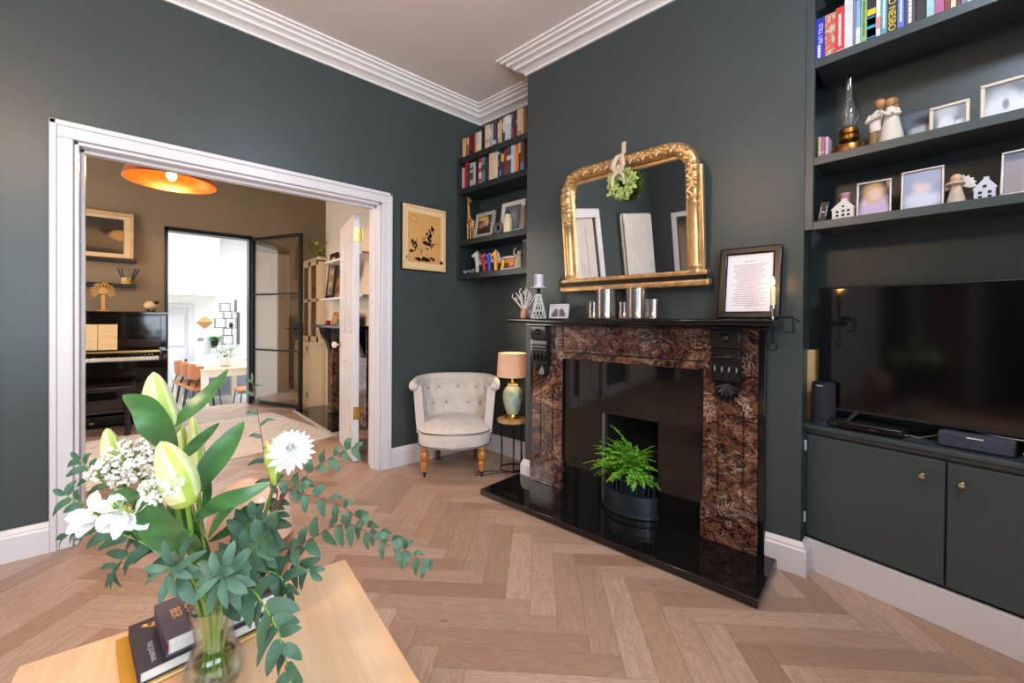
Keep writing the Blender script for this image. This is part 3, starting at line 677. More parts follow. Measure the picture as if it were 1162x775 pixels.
struct(MB().box(.24, .33, 10.97, 11.0, KZ, 1.42).box(.70, .79, 10.97, 11.0, KZ, 1.42).box(.24, .79, 10.965, 11.0, 1.34, 1.43).obj('trim_kitchen_door', WHITE, bev=.004))
d = struct(MB().box(.33, .70, 11.02, 11.06, KZ, 1.34).box(.38, .65, 11.0, 11.02, .55, 1.2).box(.38, .65, 11.0, 11.02, -.3, .4).obj('door_kitchen', WHITE, bev=.004))
MB().ball((.665, 10.985, .25), .022).obj('door_knob', BLACKM, d)
# wall pieces
dm = thing('diamond_wall_art', 'diamond shaped wooden wall piece on the white kitchen wall', 'wall art', (.985, 10.985, 1.05))
W1 = wood('oak_light_a', '#d7a864', '#e8c48a', .5, 5); W2 = wood('oak_dark_a', '#a8743a', '#c08a4c', .5, 5)
for s1, mm in ((1, W1), (-1, W1)):
    MB().prism([(0, 0), (.145*s1, .0), (0, .125)] if s1 > 0 else [(0, 0), (0, .125), (-.145, 0)], -.014, .014, 'y').obj('upper_piece', W1, dm, bev=.002)
    MB().prism([(0, 0), (0, -.14), (.145, 0)] if s1 > 0 else [(0, 0), (-.145, 0), (0, -.14)], -.012, .012, 'y').obj('lower_piece', W2, dm, bev=.002)
sw = tag(B(.86, .96, 10.98, 11.0, .65, .71).obj('light_switch', mat('steel_switch', '#8d8d92', .3, metal=.6), bev=.004), 'small grey switch plate on the white kitchen wall', 'switch')
wl = tag(B(1.515, 1.56, 10.95, 11.0, 1.28, 1.55).obj('wall_light', mat('pewter', '#77787c', .4, metal=.5), bev=.006), 'slim grey wall light on the kitchen wall', 'light')
tag(B(1.56, 1.615, 10.96, 11.0, .56, 1.27).obj('wall_panel', mat('brown_panel', '#6d5f57', .5), bev=.004), 'tall narrow brown wall panel below the kitchen wall light', 'panel')
# hanging wire cube shelf
hc = thing('wire_cube_shelf', 'hanging shelf of black wire cubes in the kitchen', 'shelf', (1.30, 10.5, 0))
def wirecube(x, z, s): 
    mb = MB(); h = s/2
    for a in (-h, h):
        for b in (-h, h):
            mb.box(x-h, x+h, a-.005, a+.005, z+b-.005, z+b+.005).box(x+a-.005, x+a+.005, -h, h, z+b-.005, z+b+.005).box(x+a-.005, x+a+.005, b-.005, b+.005, z-h, z+h)
    return mb
for x, z, s in ((-.02, 1.36, .17), (.03, 1.2, .15), (.09, 1.03, .20), (-.10, 1.03, .18), (.03, .85, .15), (.03, .68, .18)): wirecube(x, z, s).obj('wire_cube', BLACKM, hc)
hcp = thing('small_pot_plant', 'small dark potted succulent in a wire cube of the hanging shelf', 'plant', (1.39, 10.5, .94))
MB().lathe([(.03, 0), (.045, .07), (.04, .07), (0, .06)], 12).obj('pot', BLACKM, hcp)
mb = MB()
for k in range(10): a = k*.63; mb.leaf((0, 0, .06), (math.cos(a), math.sin(a), 1.0), (0, 0, 1), .08, .03, .3)
mb.obj('foliage', EUCA, hcp)
hp1 = thing('hanging_plant', 'green trailing plant in a dark pot on the kitchen wall', 'plant', (1.14, 10.85, .50))
MB().lathe([(.05, 0), (.075, .16), (.068, .16), (0, .15)], 14).obj('pot', BLACKM, hp1)
mb = MB(); r2 = random.Random(3)
for k in range(30):
    a = r2.uniform(0, 6.28); mb.leaf((0, 0, .16), (math.cos(a)*1.2, math.sin(a), r2.uniform(.1, 1.3)), (0, 0, 1), r2.uniform(.12, .22), .08, .9)
mb.obj('foliage', mat('bright_leaf', '#57a04a', .45, .25, 14), hp1)
# bench and cushions
bn = thing('window_bench', 'dark fronted bench seat along the far kitchen wall', 'bench', (0, 0, KZ))
B(.62, 2.4, 10.3, 10.95, 0, .56).obj('bench_box', mat('dark_bench', '#7d8088', .5), bn, bev=.005); B(.60, 2.42, 10.26, 10.96, .56, .64).obj('seat_top', mat('bench_top', '#4c4d52', .5), bn, bev=.01)
for x, sc, rz_, cc, lab in ((1.18, .20, .1, '#d3d7dd', 'pale grey cushion on the kitchen bench'), (1.02, .15, -.2, '#ece9e6', 'small white cushion on the left of the kitchen bench'), (1.9, .17, .2, '#d9a99a', 'dusty pink cushion on the kitchen bench'), (1.62, .19, .0, '#eceaea', 'white cushion at the middle of the kitchen bench')):
    tag(MB().ball((0, 0, 0), sc*1.15, .08, sc*.62, 16, 10).obj('cushion', mat('cushion_'+cc[1:], cc, .9, .04, 10, .3, 200), None, loc=(x, 10.6, KZ+.64+sc*.58), rot=(rad(-12), 0, rz_)), lab, 'cushion')
# dining table
tb = thing('dining_table', 'pale wooden dining table in the bright kitchen', 'table', (.70, 8.2, KZ), rad(9))
TW = wood('pale_table_wood', '#d9b183', '#ecd1a8', .35, 2, (1, 8, 8), .02)
B(0, 1.0, 0, 1.75, .735, .765).obj('tabletop', TW, tb, bev=.005)
WLEG = mat('washed_wood', '#dccbb8', .5, .06, 6)
for x in (.005, .905):
    for y in (.005, 1.655): B(x, x+.09, y, y+.09, 0, .735).obj('leg', WLEG, tb, bev=.004)
for a in ((.09, .905, .02, .04), (.09, .905, 1.71, 1.73)): B(*a, .63, .735).obj('apron', WLEG, tb)
for a in ((.02, .04, .09, 1.66), (.96, .98, .09, 1.66)): B(*a, .63, .735).obj('apron', WLEG, tb)
# dining chairs
TAN = mat('tan_leather', '#b06a3f', .5, .1, 12, spec=.4)
def make_chair():
    t = thing('dining_chair', '', 'chair', (0, 0, KZ), 0, 'dining chairs')
    MB().prism([(-.21, -.2), (.21, -.2), (.22, .1), (.17, .21), (-.17, .21), (-.22, .1)], .43, .465).obj('seat', TAN, t, bev=.014)
    mb = MB(); n = 10
    for k in range(n):
        a0, a1 = rad(200+k*14), rad(200+(k+1)*14)
        v = []
        for r_, z in ((.215, .60), (.225, .60), (.235, .82), (.225, .82)):
            v += [(r_*math.cos(a0), r_*math.sin(a0)+.03, z), (r_*math.cos(a1), r_*math.sin(a1)+.03, z)]
        mb.add(v, [(0, 1, 3, 2), (2, 3, 5, 4), (4, 5, 7, 6), (6, 7, 1, 0)])
    mb.obj('backrest', TAN, t, bev=.003)
    for sx in (-1, 1):
        MB().tube([(sx*.17, .17, .43), (sx*.2, .22, 0)], .009, 8).obj('leg', BLACKM, t)
        MB().tube([(sx*.19, -.1, .62), (sx*.18, -.17, .43), (sx*.2, -.23, 0)], .009, 8).obj('leg', BLACKM, t)
    MB().tube([(-.18, -.17, .42), (.18, -.17, .42)], .008, 6).tube([(-.17, .17, .42), (.17, .17, .42)], .008, 6).obj('rail', BLACKM, t)
    return t
ch = make_chair()
spots = [(.745, 8.52, -81, 'tan dining chair at the near end of the left side of the table'), (.675, 9.0, -81, 'tan dining chair in the middle of the left side of the table'), (.61, 9.47, -81, 'tan dining chair at the far end of the left side of the table'),
         (1.32, 7.93, 96, 'tan dining chair in front of the table beside the steel door'), (1.86, 9.2, 99, 'tan dining chair on the far right side of the kitchen table')]
for k, (x, y, a, lab) in enumerate(spots):
    c = ch if k == 0 else dup(ch)
    c.location = (x, y, KZ); c.rotation_euler = (0, 0, rad(a)); c['label'] = lab
# vase of flowers on it
kv = thing('flower_vase', 'white vase with green and white flowers on the kitchen table', 'vase', (1.06, 8.62, KZ+.765))
MB().lathe([(.055, 0), (.075, .02), (.075, .13), (.06, .16), (.054, .16), (.06, .12), (0, .02)], 20).obj('vase_body', STONEW, kv)
mb = MB(); r2 = random.Random(8)
for k in range(70):
    a = r2.uniform(0, 6.28); el = r2.uniform(.15, 1.4); L = r2.uniform(.10, .26)
    p = Vector((math.cos(a)*math.cos(el), math.sin(a)*math.cos(el), math.sin(el)))*L+Vector((0, 0, .14))
    mb.leaf(p, (math.cos(a), math.sin(a), r2.uniform(-.2, .6)), (0, 0, 1), r2.uniform(.06, .11), .035, .6)
    if k % 3 == 0: mb.tube([(0, 0, .14), p], .003, 4)
mb.obj('foliage', mat('table_foliage', '#6f8f4e', .5, .25, 12), kv)
mb = MB()
for k in range(16):
    a = r2.uniform(0, 6.28); el = r2.uniform(.3, 1.4); L = r2.uniform(.16, .27); c_ = (math.cos(a)*math.cos(el)*L, math.sin(a)*math.cos(el)*L, .14+math.sin(el)*L); mb.ball(c_, .03, .03, .024, 8, 6)
mb.obj('blooms', mat('white_bloom', '#f3efe6', .7), kv)
# ------------------------------------------------------------------ fireplace on the chimney breast
def C(u, d, z=0): return CHIM.p(u, d, z)
HZ = .04
hs = MB().box(-.04, 1.535, -.40, 0, .004, HZ)
o = hs.obj('hearth_slab', GRANITE, loc=(CHIM.o.x, CHIM.o.y, 0), rot=(0, 0, CHIM.rz), bev=.003)
tag(o, 'polished black granite hearth slab on the oak floor', 'hearth')
fp = thing('fireplace_surround', 'mottled brown marble fireplace surround with black slate shelf and corbels', 'fireplace', C(0, 0, 0), CHIM.rz)
SLATE = mat('black_slate', '#131212', .10, .25, 10, spec=.55)
SLATE2 = mat('carved_black_slate', '#17171a', .22, .2, 16)
# local: x=u, y=-d, z
MB().prism([(.22, 1.115), (.225, 1.121), (.225, 1.138), (.218, 1.144), (0, 1.144), (0, 1.112), (.20, 1.112)][::-1], .03, 1.548, 'x', X=Matrix.Scale(-1, 4, (0, 1, 0))).obj('mantel_shelf', SLATE, fp, bev=.002)
B(.08, 1.495, -.10, 0, 1.094, 1.113).obj('shelf_moulding', SLATE, fp, bev=.006)
for x0, x1 in ((.095, .34), (1.212, 1.455)):
    p = MB()
    xa = .0
    # pilaster face made of three staves with cut flutes between
    f0, f1 = x0+.072, x1-.072+.0
    if x0 > 1: f0, f1 = 1.283, 1.395
    else: f0, f1 = .167, .268
    p.box(x0, x1, -.026, 0, .215, 1.095).box(x0, f0-.004, -.038, -.02, .215, 1.095).box(f1+.004, x1, -.038, -.02, .215, 1.095).box(f0+.004, f1-.004, -.038, -.02, .215, 1.095).box(f0-.005, f0+.005, -.038, -.02, .70, 1.095).box(f1-.005, f1+.005, -.038, -.02, .70, 1.095).box(f0-.005, f0+.005, -.038, -.02, .215, .27).box(f1-.005, f1+.005, -.038, -.02, .215, .27)
    p.obj('pilaster', MARBLE, fp, bev=.0015, seg=1)
    MB().box(x0-.006, x1+.006, -.056, 0, HZ, .205).prism([(-.056, .205), (-.038, .225), (0, .225), (0, .205)][::-1], x0-.006, x1+.006, 'x').obj('plinth_block', MARBLE, fp, bev=.003)
# black side returns
B(1.455, 1.483, -.032, 0, HZ, 1.095).obj('side_return', SLATE, fp, bev=.002); B(.07, .095, -.032, 0, HZ, 1.095).obj('side_return', SLATE, fp, bev=.002)
fr = MB().box(.34, 1.212, -.030, 0, .93, 1.095).box(.34, 1.212, -.036, 0, .885, .925).box(.39, .62, -.036, -.02, .95, 1.08).box(.66, .90, -.036, -.02, .95, 1.08).box(.94, 1.17, -.036, -.02, .95, 1.08)
fr.obj('frieze', MARBLE, fp, bev=.003)
# granite slips round the opening
MB().box(.34, .643, -.02, 0, HZ, .886).box(.973, 1.212, -.02, 0, HZ, .886).box(.643, .973, -.02, 0, .575, .886).obj('granite_slip', GRANITE, fp)
MB().box(.336, .346, -.034, 0, HZ, .886).box(1.207, 1.216, -.034, 0, HZ, .886).obj('inner_edge', SLATE, fp)
def corbel(xc, w):
    x0, x1 = xc-w/2, xc+w/2
    c = MB().prism([(-.03, 1.095), (-.03, .835), (-.055, .83), (-.075, .85), (-.085, .93), (-.085, .945), (-.092, .95), (-.092, .965), (-.085, .97), (-.085, 1.0), (-.094, 1.005), (-.10, 1.02), (-.10, 1.094)], x0, x1, 'x').obj('corbel', SLATE2, fp, bev=.003)
    MB().ball((xc, -.102, 1.055), .022, .014, .022).obj('boss', SLATE2, c)
    for k in range(4):
        x = x0+w*(k+.5)/4; MB().ball((x, -.082, .895), .0085, .012, .035, 8, 6).obj('tongue', SLATE2, c)
    mb = MB()
    for k in range(7):
        a = rad(-90+(k-3)*23); mb.tube([(xc, -.042, .83), (xc+math.cos(a)*.05, -.052, .83+math.sin(a)*.06), (xc+math.cos(a)*.062, -.04, .835+math.sin(a)*.098)], [.008, .013, .005], 6)
    mb.prism([(xc-.06, .835), (xc-.05, .78), (xc, .735), (xc+.05, .78), (xc+.06, .835)], -.048, -.025, 'y')
    mb.obj('shell_drop', SLATE2, c)
corbel(.187, .125); corbel(1.325, .127)
# firebox lining
fb = MB().box(.62, .645, 0, .30, HZ, .60).box(.971, .99, 0, .30, HZ, .60).box(.62, .99, .28, .30, HZ, .60).box(.62, .99, 0, .30, .575, .60).box(.62, .99, -.0, .30, HZ-.03, HZ+.01)
fb.obj('firebox', mat('soot_brick', '#14110f', .8, .3, 12, .3, 40), fp)
B(.632, .650, -.03, .0, HZ, .575).obj('metal_trim', mat('steel_trim', '#77797e', .3, metal=.8), fp)
# grate
gr = thing('fire_grate', 'black cast iron fire grate with barred basket in the hearth opening', 'grate', C(.81, 0, HZ+.005), CHIM.rz)
IRON = mat('cast_iron', '#3c424c', .3, .2, 20, metal=.6)
arc = lambda r, a0, a1, n, cy=.10: [(r*math.sin(rad(a0+(a1-a0)*k/n)), cy-r*math.cos(rad(a0+(a1-a0)*k/n)), 0) for k in range(n+1)]
def shell(mb, r0, r1, z0, z1, a=52, n=18):
    o_ = arc(r1, -a, a, n); i_ = arc(r0, -a, a, n)
    for k in range(n):
        v = [(*o_[k][:2], z0), (*o_[k+1][:2], z0), (*i_[k+1][:2], z0), (*i_[k][:2], z0), (*o_[k][:2], z1), (*o_[k+1][:2], z1), (*i_[k+1][:2], z1), (*i_[k][:2], z1)]
        mb.add(v, [(0, 1, 5, 4), (2, 3, 7, 6), (4, 5, 6, 7), (3, 2, 1, 0), (1, 2, 6, 5), (3, 0, 4, 7)])
    return mb
shell(MB(), .17, .21, .045, .10).obj('fret', IRON, gr); shell(MB(), .18, .225, 0, .02).obj('foot_rim', IRON, gr); shell(MB(), .18, .20, .02, .045).obj('fret_base', IRON, gr)
shell(MB(), .19, .215, .10, .115).obj('lower_bar', IRON, gr); shell(MB(), .19, .208, .185, .197).obj('upper_bar', IRON, gr)
for p in arc(.20, -48, 48, 11): MB().tube([(p[0], p[1], .11), (p[0], p[1], .205), (p[0]*1.03, p[1]-.006, .225)], .006, 6).obj('upright_bar', IRON, gr)
B(-.15, .15, -.02, .24, .02, .10).obj('ash_pan', IRON, gr)
# fern in a pot inside the grate
fn = thing('potted_fern', 'bright green fern in a teal pot standing in the fire grate', 'plant', C(.815, -.01, HZ+.107), CHIM.rz)
MB().lathe([(.07, 0), (.10, .12), (.093, .12), (.065, .01), (0, .01)], 18).obj('pot', mat('teal_pot', '#23474a', .35), fn)
FERN = mat('fern_green', '#6fae2e', .5, .3, 16, spec=.3); FERN2 = mat('fern_green_deep', '#5a9628', .5, .3, 16, spec=.3); FERN3 = mat('fern_green_light', '#92cc48', .5, .25, 16, spec=.3)
r2 = random.Random(21)
def frond(a, el, L, m, droop=1.1):
    mb = MB(); n = 24; p = Vector((0, 0, .11)); h = Vector((math.cos(a), math.sin(a), 0)); pts = [p.copy()]; e = el
    for k in range(n):
        p = p+(h*math.cos(e)+Vector((0, 0, 1))*math.sin(e))*(L/n); e -= droop/n*(.4+k/n); pts.append(p.copy())
    mb.tube(pts, [.0022*(1-.7*k/n) for k in range(n+1)], 4)
    for k in range(3, n+1):
        t = k/n; w = .034*math.sin(PI*min(1, (t*.86+.12)))**.7*(1.15-.55*t)*r2.uniform(.8, 1.15)
        d = (pts[min(k+1, n)]-pts[k-1]).normalized(); sd = d.cross(Vector((0, 0, 1))).normalized(); up = sd.cross(d)
        for sg in (-1, 1): mb.leaf(pts[k], sd*sg+d*r2.uniform(.15, .6)+up*r2.uniform(-.35, .5), up+sd*r2.uniform(-1, 1)+d*r2.uniform(-.8, .8), w, .0085, r2.uniform(-.2, .8), .3, 3, .4)
    return mb
for k in range(110):
    a = rad(r2.uniform(175, 365)) if k < 98 else rad(r2.uniform(20, 160))
    # fronds mostly fan out into the room and sideways
    el = r2.uniform(.1, 1.5); L = r2.uniform(.15, .27)*(1.15 if math.cos(a) < 0 else .85)
    if k >= 98: L *= .6
    frond(a, el, L, FERN).obj('frond', (FERN, FERN2, FERN3)[k % 3], fn)
# overmantel mirror, leaning forward a little
mr = thing('overmantel_mirror', 'arched gilt overmantel mirror with carved frame above the fireplace', 'mirror', C(.795, .03, 1.315), 0, rot=(rad(6.3), 0, CHIM.rz))
# local x -.43..+.43, z 0..0.72
B(-.45, .45, -.05, .012, .0, .034).obj('lower_ledge', GOLD, mr, bev=.009)
B(-.42, .42, -.03, .012, .034, .056).obj('ebony_band', mat('ebonised_band', '#19120d', .4), mr)
B(-.44, .44, -.045, .012, .056, .082).obj('upper_ledge', GOLD, mr, bev=.007)
GW, GH = .335, .655
def archpts(hw, top, r, n=8):
    P = [(-hw, .07)]
    P += [(-hw+r-r*math.cos(rad(90*k/n)), top-r+r*math.sin(rad(90*k/n))) for k in range(n+1)]
    P += [(hw-r+r*math.sin(rad(90*k/n)), top-r+r*math.cos(rad(90*k/n))) for k in range(n+1)]
    return P+[(hw, .07)]
MB().prism(archpts(GW+.02, .66, .07), -.002, .006, 'y').obj('mirror_glass', MIRROR, mr)
MB().prism(archpts(GW+.03, .67, .08), .008, .014, 'y').obj('backboard', BLACKPL, mr)
P = archpts(.378, .705, .115, 10); pts = [(x, -.012, z) for x, z in P]
dense = []
for k in range(len(pts)-1):
    a, b = Vector(pts[k]), Vector(pts[k+1]); m = max(1, int((b-a).length/.012))
    dense += [a.lerp(b, j/m) for j in range(m)]
dense.append(Vector(pts[-1]))
low = [i for i, p in enumerate(dense) if p.z < .50]
iL = max(i for i in low if i < len(dense)//2); iR = min(i for i in low if i > len(dense)//2)
MB().tube(dense[iL:iR+1], .036, 14).obj('carved_arch', GOLD, mr)
mb = MB(); r2 = random.Random(4)
acc = dense[iL:iR+1]
for i in range(0, len(acc)-1, 2):
    d = (acc[i+1]-acc[i]).normalized(); sd = Vector((d.z, 0, -d.x))
    for sg in (-1, 1):
        c_ = acc[i]+sd*sg*.018*math.sin(i*.55)+Vector((0, -.026, 0)); mb.ball(c_, .016, .013, .012, 8, 5)
    if i % 6 == 0: mb.tube([acc[i]+Vector((0, -.030, 0)), acc[i]+d*.03+sd*.02+Vector((0, -.036, 0)), acc[i]+d*.055-sd*.01+Vector((0, -.03, 0))], [.006, .010, .004], 6)
mb.obj('carved_foliage', GOLD, mr)
for sx in (-1, 1):
    col = MB().lathe([(.040, .072), (.040, .085), (.034, .09), (.036, .1), (.031, .108), (.028, .12), (.030, .30), (.028, .40), (.032, .405), (.034, .415), (.028, .42), (.027, .455), (.034, .475), (.034, .49), (.038, .495), (.036, .51)], 18, c=(sx*.378, -.012, 0)).obj('column', GOLDP, mr)
    mb = MB()
    for k in range(8): a = k*PI/4; mb.ball((sx*.378+.029*math.cos(a), -.012+.029*math.sin(a), .445), .01, .01, .02, 6, 5)
    mb.obj('capital_leaves', GOLD, col)
    B(sx*.412-.012, sx*.412+.012, -.02, .012, .072, .60).obj('outer_strip', GOLDP, mr, bev=.004); B(sx*.345-.006, sx*.345+.006, -.016, .006, .072, .62).obj('inner_bead', GOLDP, mr, bev=.003)
B(-.34, .34, -.016, .006, .652, .668).obj('inner_bead', GOLDP, mr, bev=.003)
# wreath hanging over the frame
wr = thing('leaf_wreath', 'small wreath of pale green leaves hanging over the mirror top', 'wreath', C(.80, .135, 1.893), CHIM.rz)
mb = MB(); r2 = random.Random(9)
for k in range(480):
    a = r2.uniform(0, 2*PI); rr = .07*r2.uniform(.08, 1)**.5+r2.uniform(-.005, .01); 
    mb.leaf((rr*math.cos(a), r2.uniform(-.022, .02), rr*math.sin(a)), (math.cos(a)*.8+r2.uniform(-.7, .7), r2.uniform(-.9, .2), math.sin(a)*.8+r2.uniform(-.7, .7)), (0, -1, .2), r2.uniform(.016, .028), .017, .4, .2, 3)
mb.obj('leaves', mat('wreath_leaf', '#bccb74', .5, .3, 25), wr)
MB().tube([(.055*math.cos(k*PI/10), 0, .055*math.sin(k*PI/10)) for k in range(20)], .008, 6, closed=True).obj('ring', TWIG, wr)
RIB = mat('hessian_ribbon', '#cdb9a0', .8, .1, 30, .3, 300)
mb = MB()
for dx in (-1, 1):
    mb.tube([(dx*.006, -.045, .045), (dx*.03, -.05, .085), (dx*.022, -.045, .125), (0, -.02, .155)], [.010, .016, .014, .008], 8, flat=.4)
    mb.tube([(0, -.04, .06), (dx*.03, -.05, .03), (dx*.035, -.045, -.02)], [.008, .010, .008], 8, flat=.35)
mb.tube([(-.01, -.03, .05), (0, -.045, .075), (.01, -.03, .09)], .014, 8)
for w_, r_, sk in ((.034, .043, -.25), (.026, .046, .3)):
    v = []; f = []
    for k in range(15):
        a = rad(-150+k*300/14)
        for x in (-w_, -w_*.3, w_*.3, w_): v.append((x*(1-.35*abs(math.sin(a)))+sk*.05*math.sin(a), .015-math.cos(a)*(r_+.004*math.cos(x*220)), .127+math.sin(a)*r_))
    for k in range(14):
        for j in range(3): f.append((4*k+j, 4*k+j+1, 4*k+j+5, 4*k+j+4))
    mb.add(v, f)
mb.obj('bow', RIB, wr)
MB().box(-.012, .012, .02, .023, .05, .24).box(-.012, .012, -.03, .023, .115, .118).obj('hanging_ribbon', RIB, wr)
# glass tealight cups on the shelf
SH_Z = 1.1445
CUPG = thin_glass('frosted_silver_glass', '#e2dcd9', .24, rough=.2); CUPW = mat('cup_wax', '#d9c8b8', .6); TGL = glow('tealight_flame', '#ffb065', 9)
cups = [(.61, .10, .036, .10, 'small'), (.702, .12, .062, .165, 'tall'), (.80, .09, .035, .095, 'small'), (.89, .12, .060, .165, 'tall'), (.965, .085, .042, .105, 'small')]
clab = ['small silvered glass cup at the left end of the cups on the fireplace shelf', 'tall silvered glass cup, left one of the two tall cups', 'small silvered glass cup between the two tall cups', 'tall silvered glass cup, right one of the two tall cups', 'small silvered glass cup at the right end of the cups on the fireplace shelf']
for (u, d, r_, h_, s_), lab in zip(cups, clab):
    t = thing('candle_cup', lab, 'candle holder', C(u, d, SH_Z), 0, 'silvered candle cups')
    mb = MB(); n = 28
    for k in range(n):
        pass
    MB().lathe([(r_*.98, .002), (r_, .012), (r_, h_), (r_-.003, h_), (r_-.003, .012)], 28, closed=True).obj('cup', CUPG, t)
    MB().lathe([(0, 0), (r_*.98, 0), (r_*.98, .004), (0, .004)], 24).obj('cup_base', BLACKPL, t)
    tl = MB().lathe([(0, .005), (.018, .005), (.018, .018), (0, .018)], 16).obj('tealight', CUPW, t)
    MB().ball((0, 0, .026), .0045, .0045, .009, 8, 6).obj('flame', TGL, tl)
# framed poem
pm = thing('framed_poem', 'black framed printed poem leaning on the right of the fireplace shelf', 'picture', C(1.418, .085, SH_Z), 0, rot=(rad(-8), 0, CHIM.rz))
FW, FH, FB = .262, .345, .036
DARKF = mat('dark_stained_frame', '#120e0f', .25, .2, 10, spec=.3)
for a, b in ((0, FB), (FH-FB, FH)): MB().prism([(-.012, a), (-.012, b), (.012, b), (.012, a)], -FW/2, FW/2, 'x').obj('frame_rail', DARKF, pm, bev=.008)
for a, b in ((-FW/2, -FW/2+FB), (FW/2-FB, FW/2)): B(a, b, -.012, .012, FB*.5, FH-FB*.5).obj('frame_stile', DARKF, pm, bev=.008)
B(-FW/2+.02, FW/2-.02, -.002, .004, .02, FH-.02).obj('sheet', mat('poem_paper', '#e4dfe4', .5, .02), pm)
mb = MB(); r2 = random.Random(2)
rows = 27
for k in range(rows):
    z = FH-FB-.035-k*(FH-2*FB-.055)/(rows-1)
    wdt = .045 if k == 0 else (.03 if k == rows-1 else r2.uniform(.095, .15))
    if k == 1: continue
    x = -wdt/2
    while x < wdt/2:
        l = min(r2.uniform(.004, .016), wdt/2-x); mb.box(x, x+l, -.0026, -.002, z, z+.0026); x += l+.0022
mb.obj('printed_lines', mat('grey_ink', '#8f8a92', .7), pm)
B(-FW/2+.01, FW/2-.01, .006, .011, .01, FH-.01).obj('backing', BLACKPL, pm)
# lit candle on a clamp holder at the end of the shelf
cn = thing('clamp_candle', 'lit cream candle in a black iron clamp at the right end of the shelf', 'candle', C(1.535, .18, 1.144), CHIM.rz)
MB().lathe([(0, .055), (.0095, .055), (.0095, .135), (.006, .14), (0, .138)], 12).obj('candle_stick', mat('cream_wax', '#e9dbb4', .5, .03, Subsurface_Weight=.3), cn)
MB().tube([(0, 0, .138), (0, 0, .146)], .001, 5).obj('wick', BLACKM, cn)
FLM = glow('candle_flame', '#ffb24a', 30)
MB().lathe([(0, 0), (.005, .006), (.0065, .014), (.004, .026), (0, .04)], 10).obj('flame', FLM, cn, loc=(0, 0, .143))
MB().lathe([(.006, .0), (.007, .03), (.012, .04), (.012, .06), (.008, .06), (.006, .035)], 12).obj('socket', CHROME, cn)
MB().tube([(0, 0, .01), (.05, 0, .012), (.075, 0, .010), (.075, 0, -.055), (.04, .0, -.055)], .005, 8).tube([(.02, .01, .006), (.06, .03, .012), (.095, .05, -.012)], [.006, .008, .003], 6).obj('iron_clamp', BLACKM, cn)
MB().tube([(.0, 0, -.04), (.0, 0, -.10)], .003, 6).tube([(.018*math.cos(k*PI/8), 0, -.117+.018*math.sin(k*PI/8)) for k in range(16)], .003, 6, closed=True).obj('screw_ring', BLACKM, cn)
# left end of the shelf
sg = thing('coral_sprig', 'white coral like sprig in a small clay vase at the left end of the shelf', 'ornament', C(.095, .14, SH_Z), CHIM.rz)
MB().lathe([(.016, 0), (.022, .012), (.020, .04), (.013, .06), (.014, .068), (.009, .068), (.008, .02), (0, .01)], 14).obj('vase', mat('clay', '#c58a62', .7), sg)
mb = MB(); r2 = random.Random(6)
for k in range(13):
    a = rad(90+(k-6)*7.5); L = r2.uniform(.09, .13); p0 = Vector((0, 0, .05)); p1 = p0+Vector((math.cos(a)*L*.6, r2.uniform(-.02, .02), math.sin(a)*L*.6)); p2 = p1+Vector((math.cos(a)*L*.5+r2.uniform(-.012, .012), r2.uniform(-.02, .02), math.sin(a)*L*.5))
    mb.tube([p0, p1, p2], [.002, .0024, .0026], 5)
    for q in (.4, .7, 1):
        m = p1.lerp(p2, q); e = m+Vector((r2.uniform(-.018, .018), r2.uniform(-.01, .01), r2.uniform(.0, .02))); mb.tube([m, e], [.0024, .002], 5); mb.ball(e, .0032, nu=6, nv=4)
mb.obj('branches', mat('white_coral', '#ded8d2', .7), sg)
hl = thing('filigree_candlestick', 'tall white filigree candle holder with tealight jar at the left of the shelf', 'candle holder', C(.215, .13, SH_Z), CHIM.rz)
FIL = mat('white_filigree', '#dcdcd8', .5)
mb = MB()
for k in range(12):
    a = 2*PI*k/12
    mb.tube([(.05*math.cos(a+t*1.2), .05*math.sin(a+t*1.2), 0) if t == 0 else ((.05-.034*t)*math.cos(a+t*1.2), (.05-.034*t)*math.sin(a+t*1.2), .155*t) for t in (0, .25, .5, .75, 1)], .0022, 5)
    mb.tube([((.05-.034*t)*math.cos(a-t*1.2), (.05-.034*t)*math.sin(a-t*1.2), .155*t) for t in (0, .25, .5, .75, 1)], .0022, 5)
for z, r_ in ((.002, .05), (.05, .039), (.1, .028), (.155, .016)): mb.tube([(r_*math.cos(k*PI/8), r_*math.sin(k*PI/8), z) for k in range(16)], .0025, 5, closed=True)
mb.obj('filigree_cone', FIL, hl)
MB().lathe([(.034, 0), (.02, .08), (.011, .15), (.013, .16), (.008, .17), (.013, .18), (.009, .195)], 14).obj('core', BLACKM, hl)
MB().lathe([(.008, .195), (.05, .197), (.052, .203), (.0, .203)], 24).obj('plate', FIL, hl)
MB().lathe([(.03, .203), (.031, .285), (.028, .285), (.027, .21), (0, .208)], 20).obj('candle_jar', mat('pale_jar', '#cfd2dc', .3), hl)
mb = MB()
for k in range(7): mb.box(-.006+.0, .006, -.0325, -.031, .218+k*.0085, .222+k*.0085)
mb.obj('jar_marking', BLACKPL, hl)
dk = thing('ring_dish', 'small dark trinket stand beside the filigree candle holder', 'ornament', C(.15, .16, SH_Z), CHIM.rz)
MB().lathe([(.02, 0), (.02, .006), (.006, .01), (.006, .03), (0, .032)], 12).obj('stand', BLACKM, dk)
MB().tube([(.016*math.cos(k*PI/8), 0, .042+.016*math.sin(k*PI/8)) for k in range(16)], .0025, 5, closed=True).obj('ring', CHROME, dk)
PHO1 = picture('couple_photo', '#cfc6cc', [(-.022, .045, .018, .02, '#5a5666', .4), (.02, .045, .018, .022, '#4e4a5a', .4), (-.03, .015, .026, .03, '#3e3a4c', .35), (.028, .015, .026, .03, '#464058', .35)], .3)
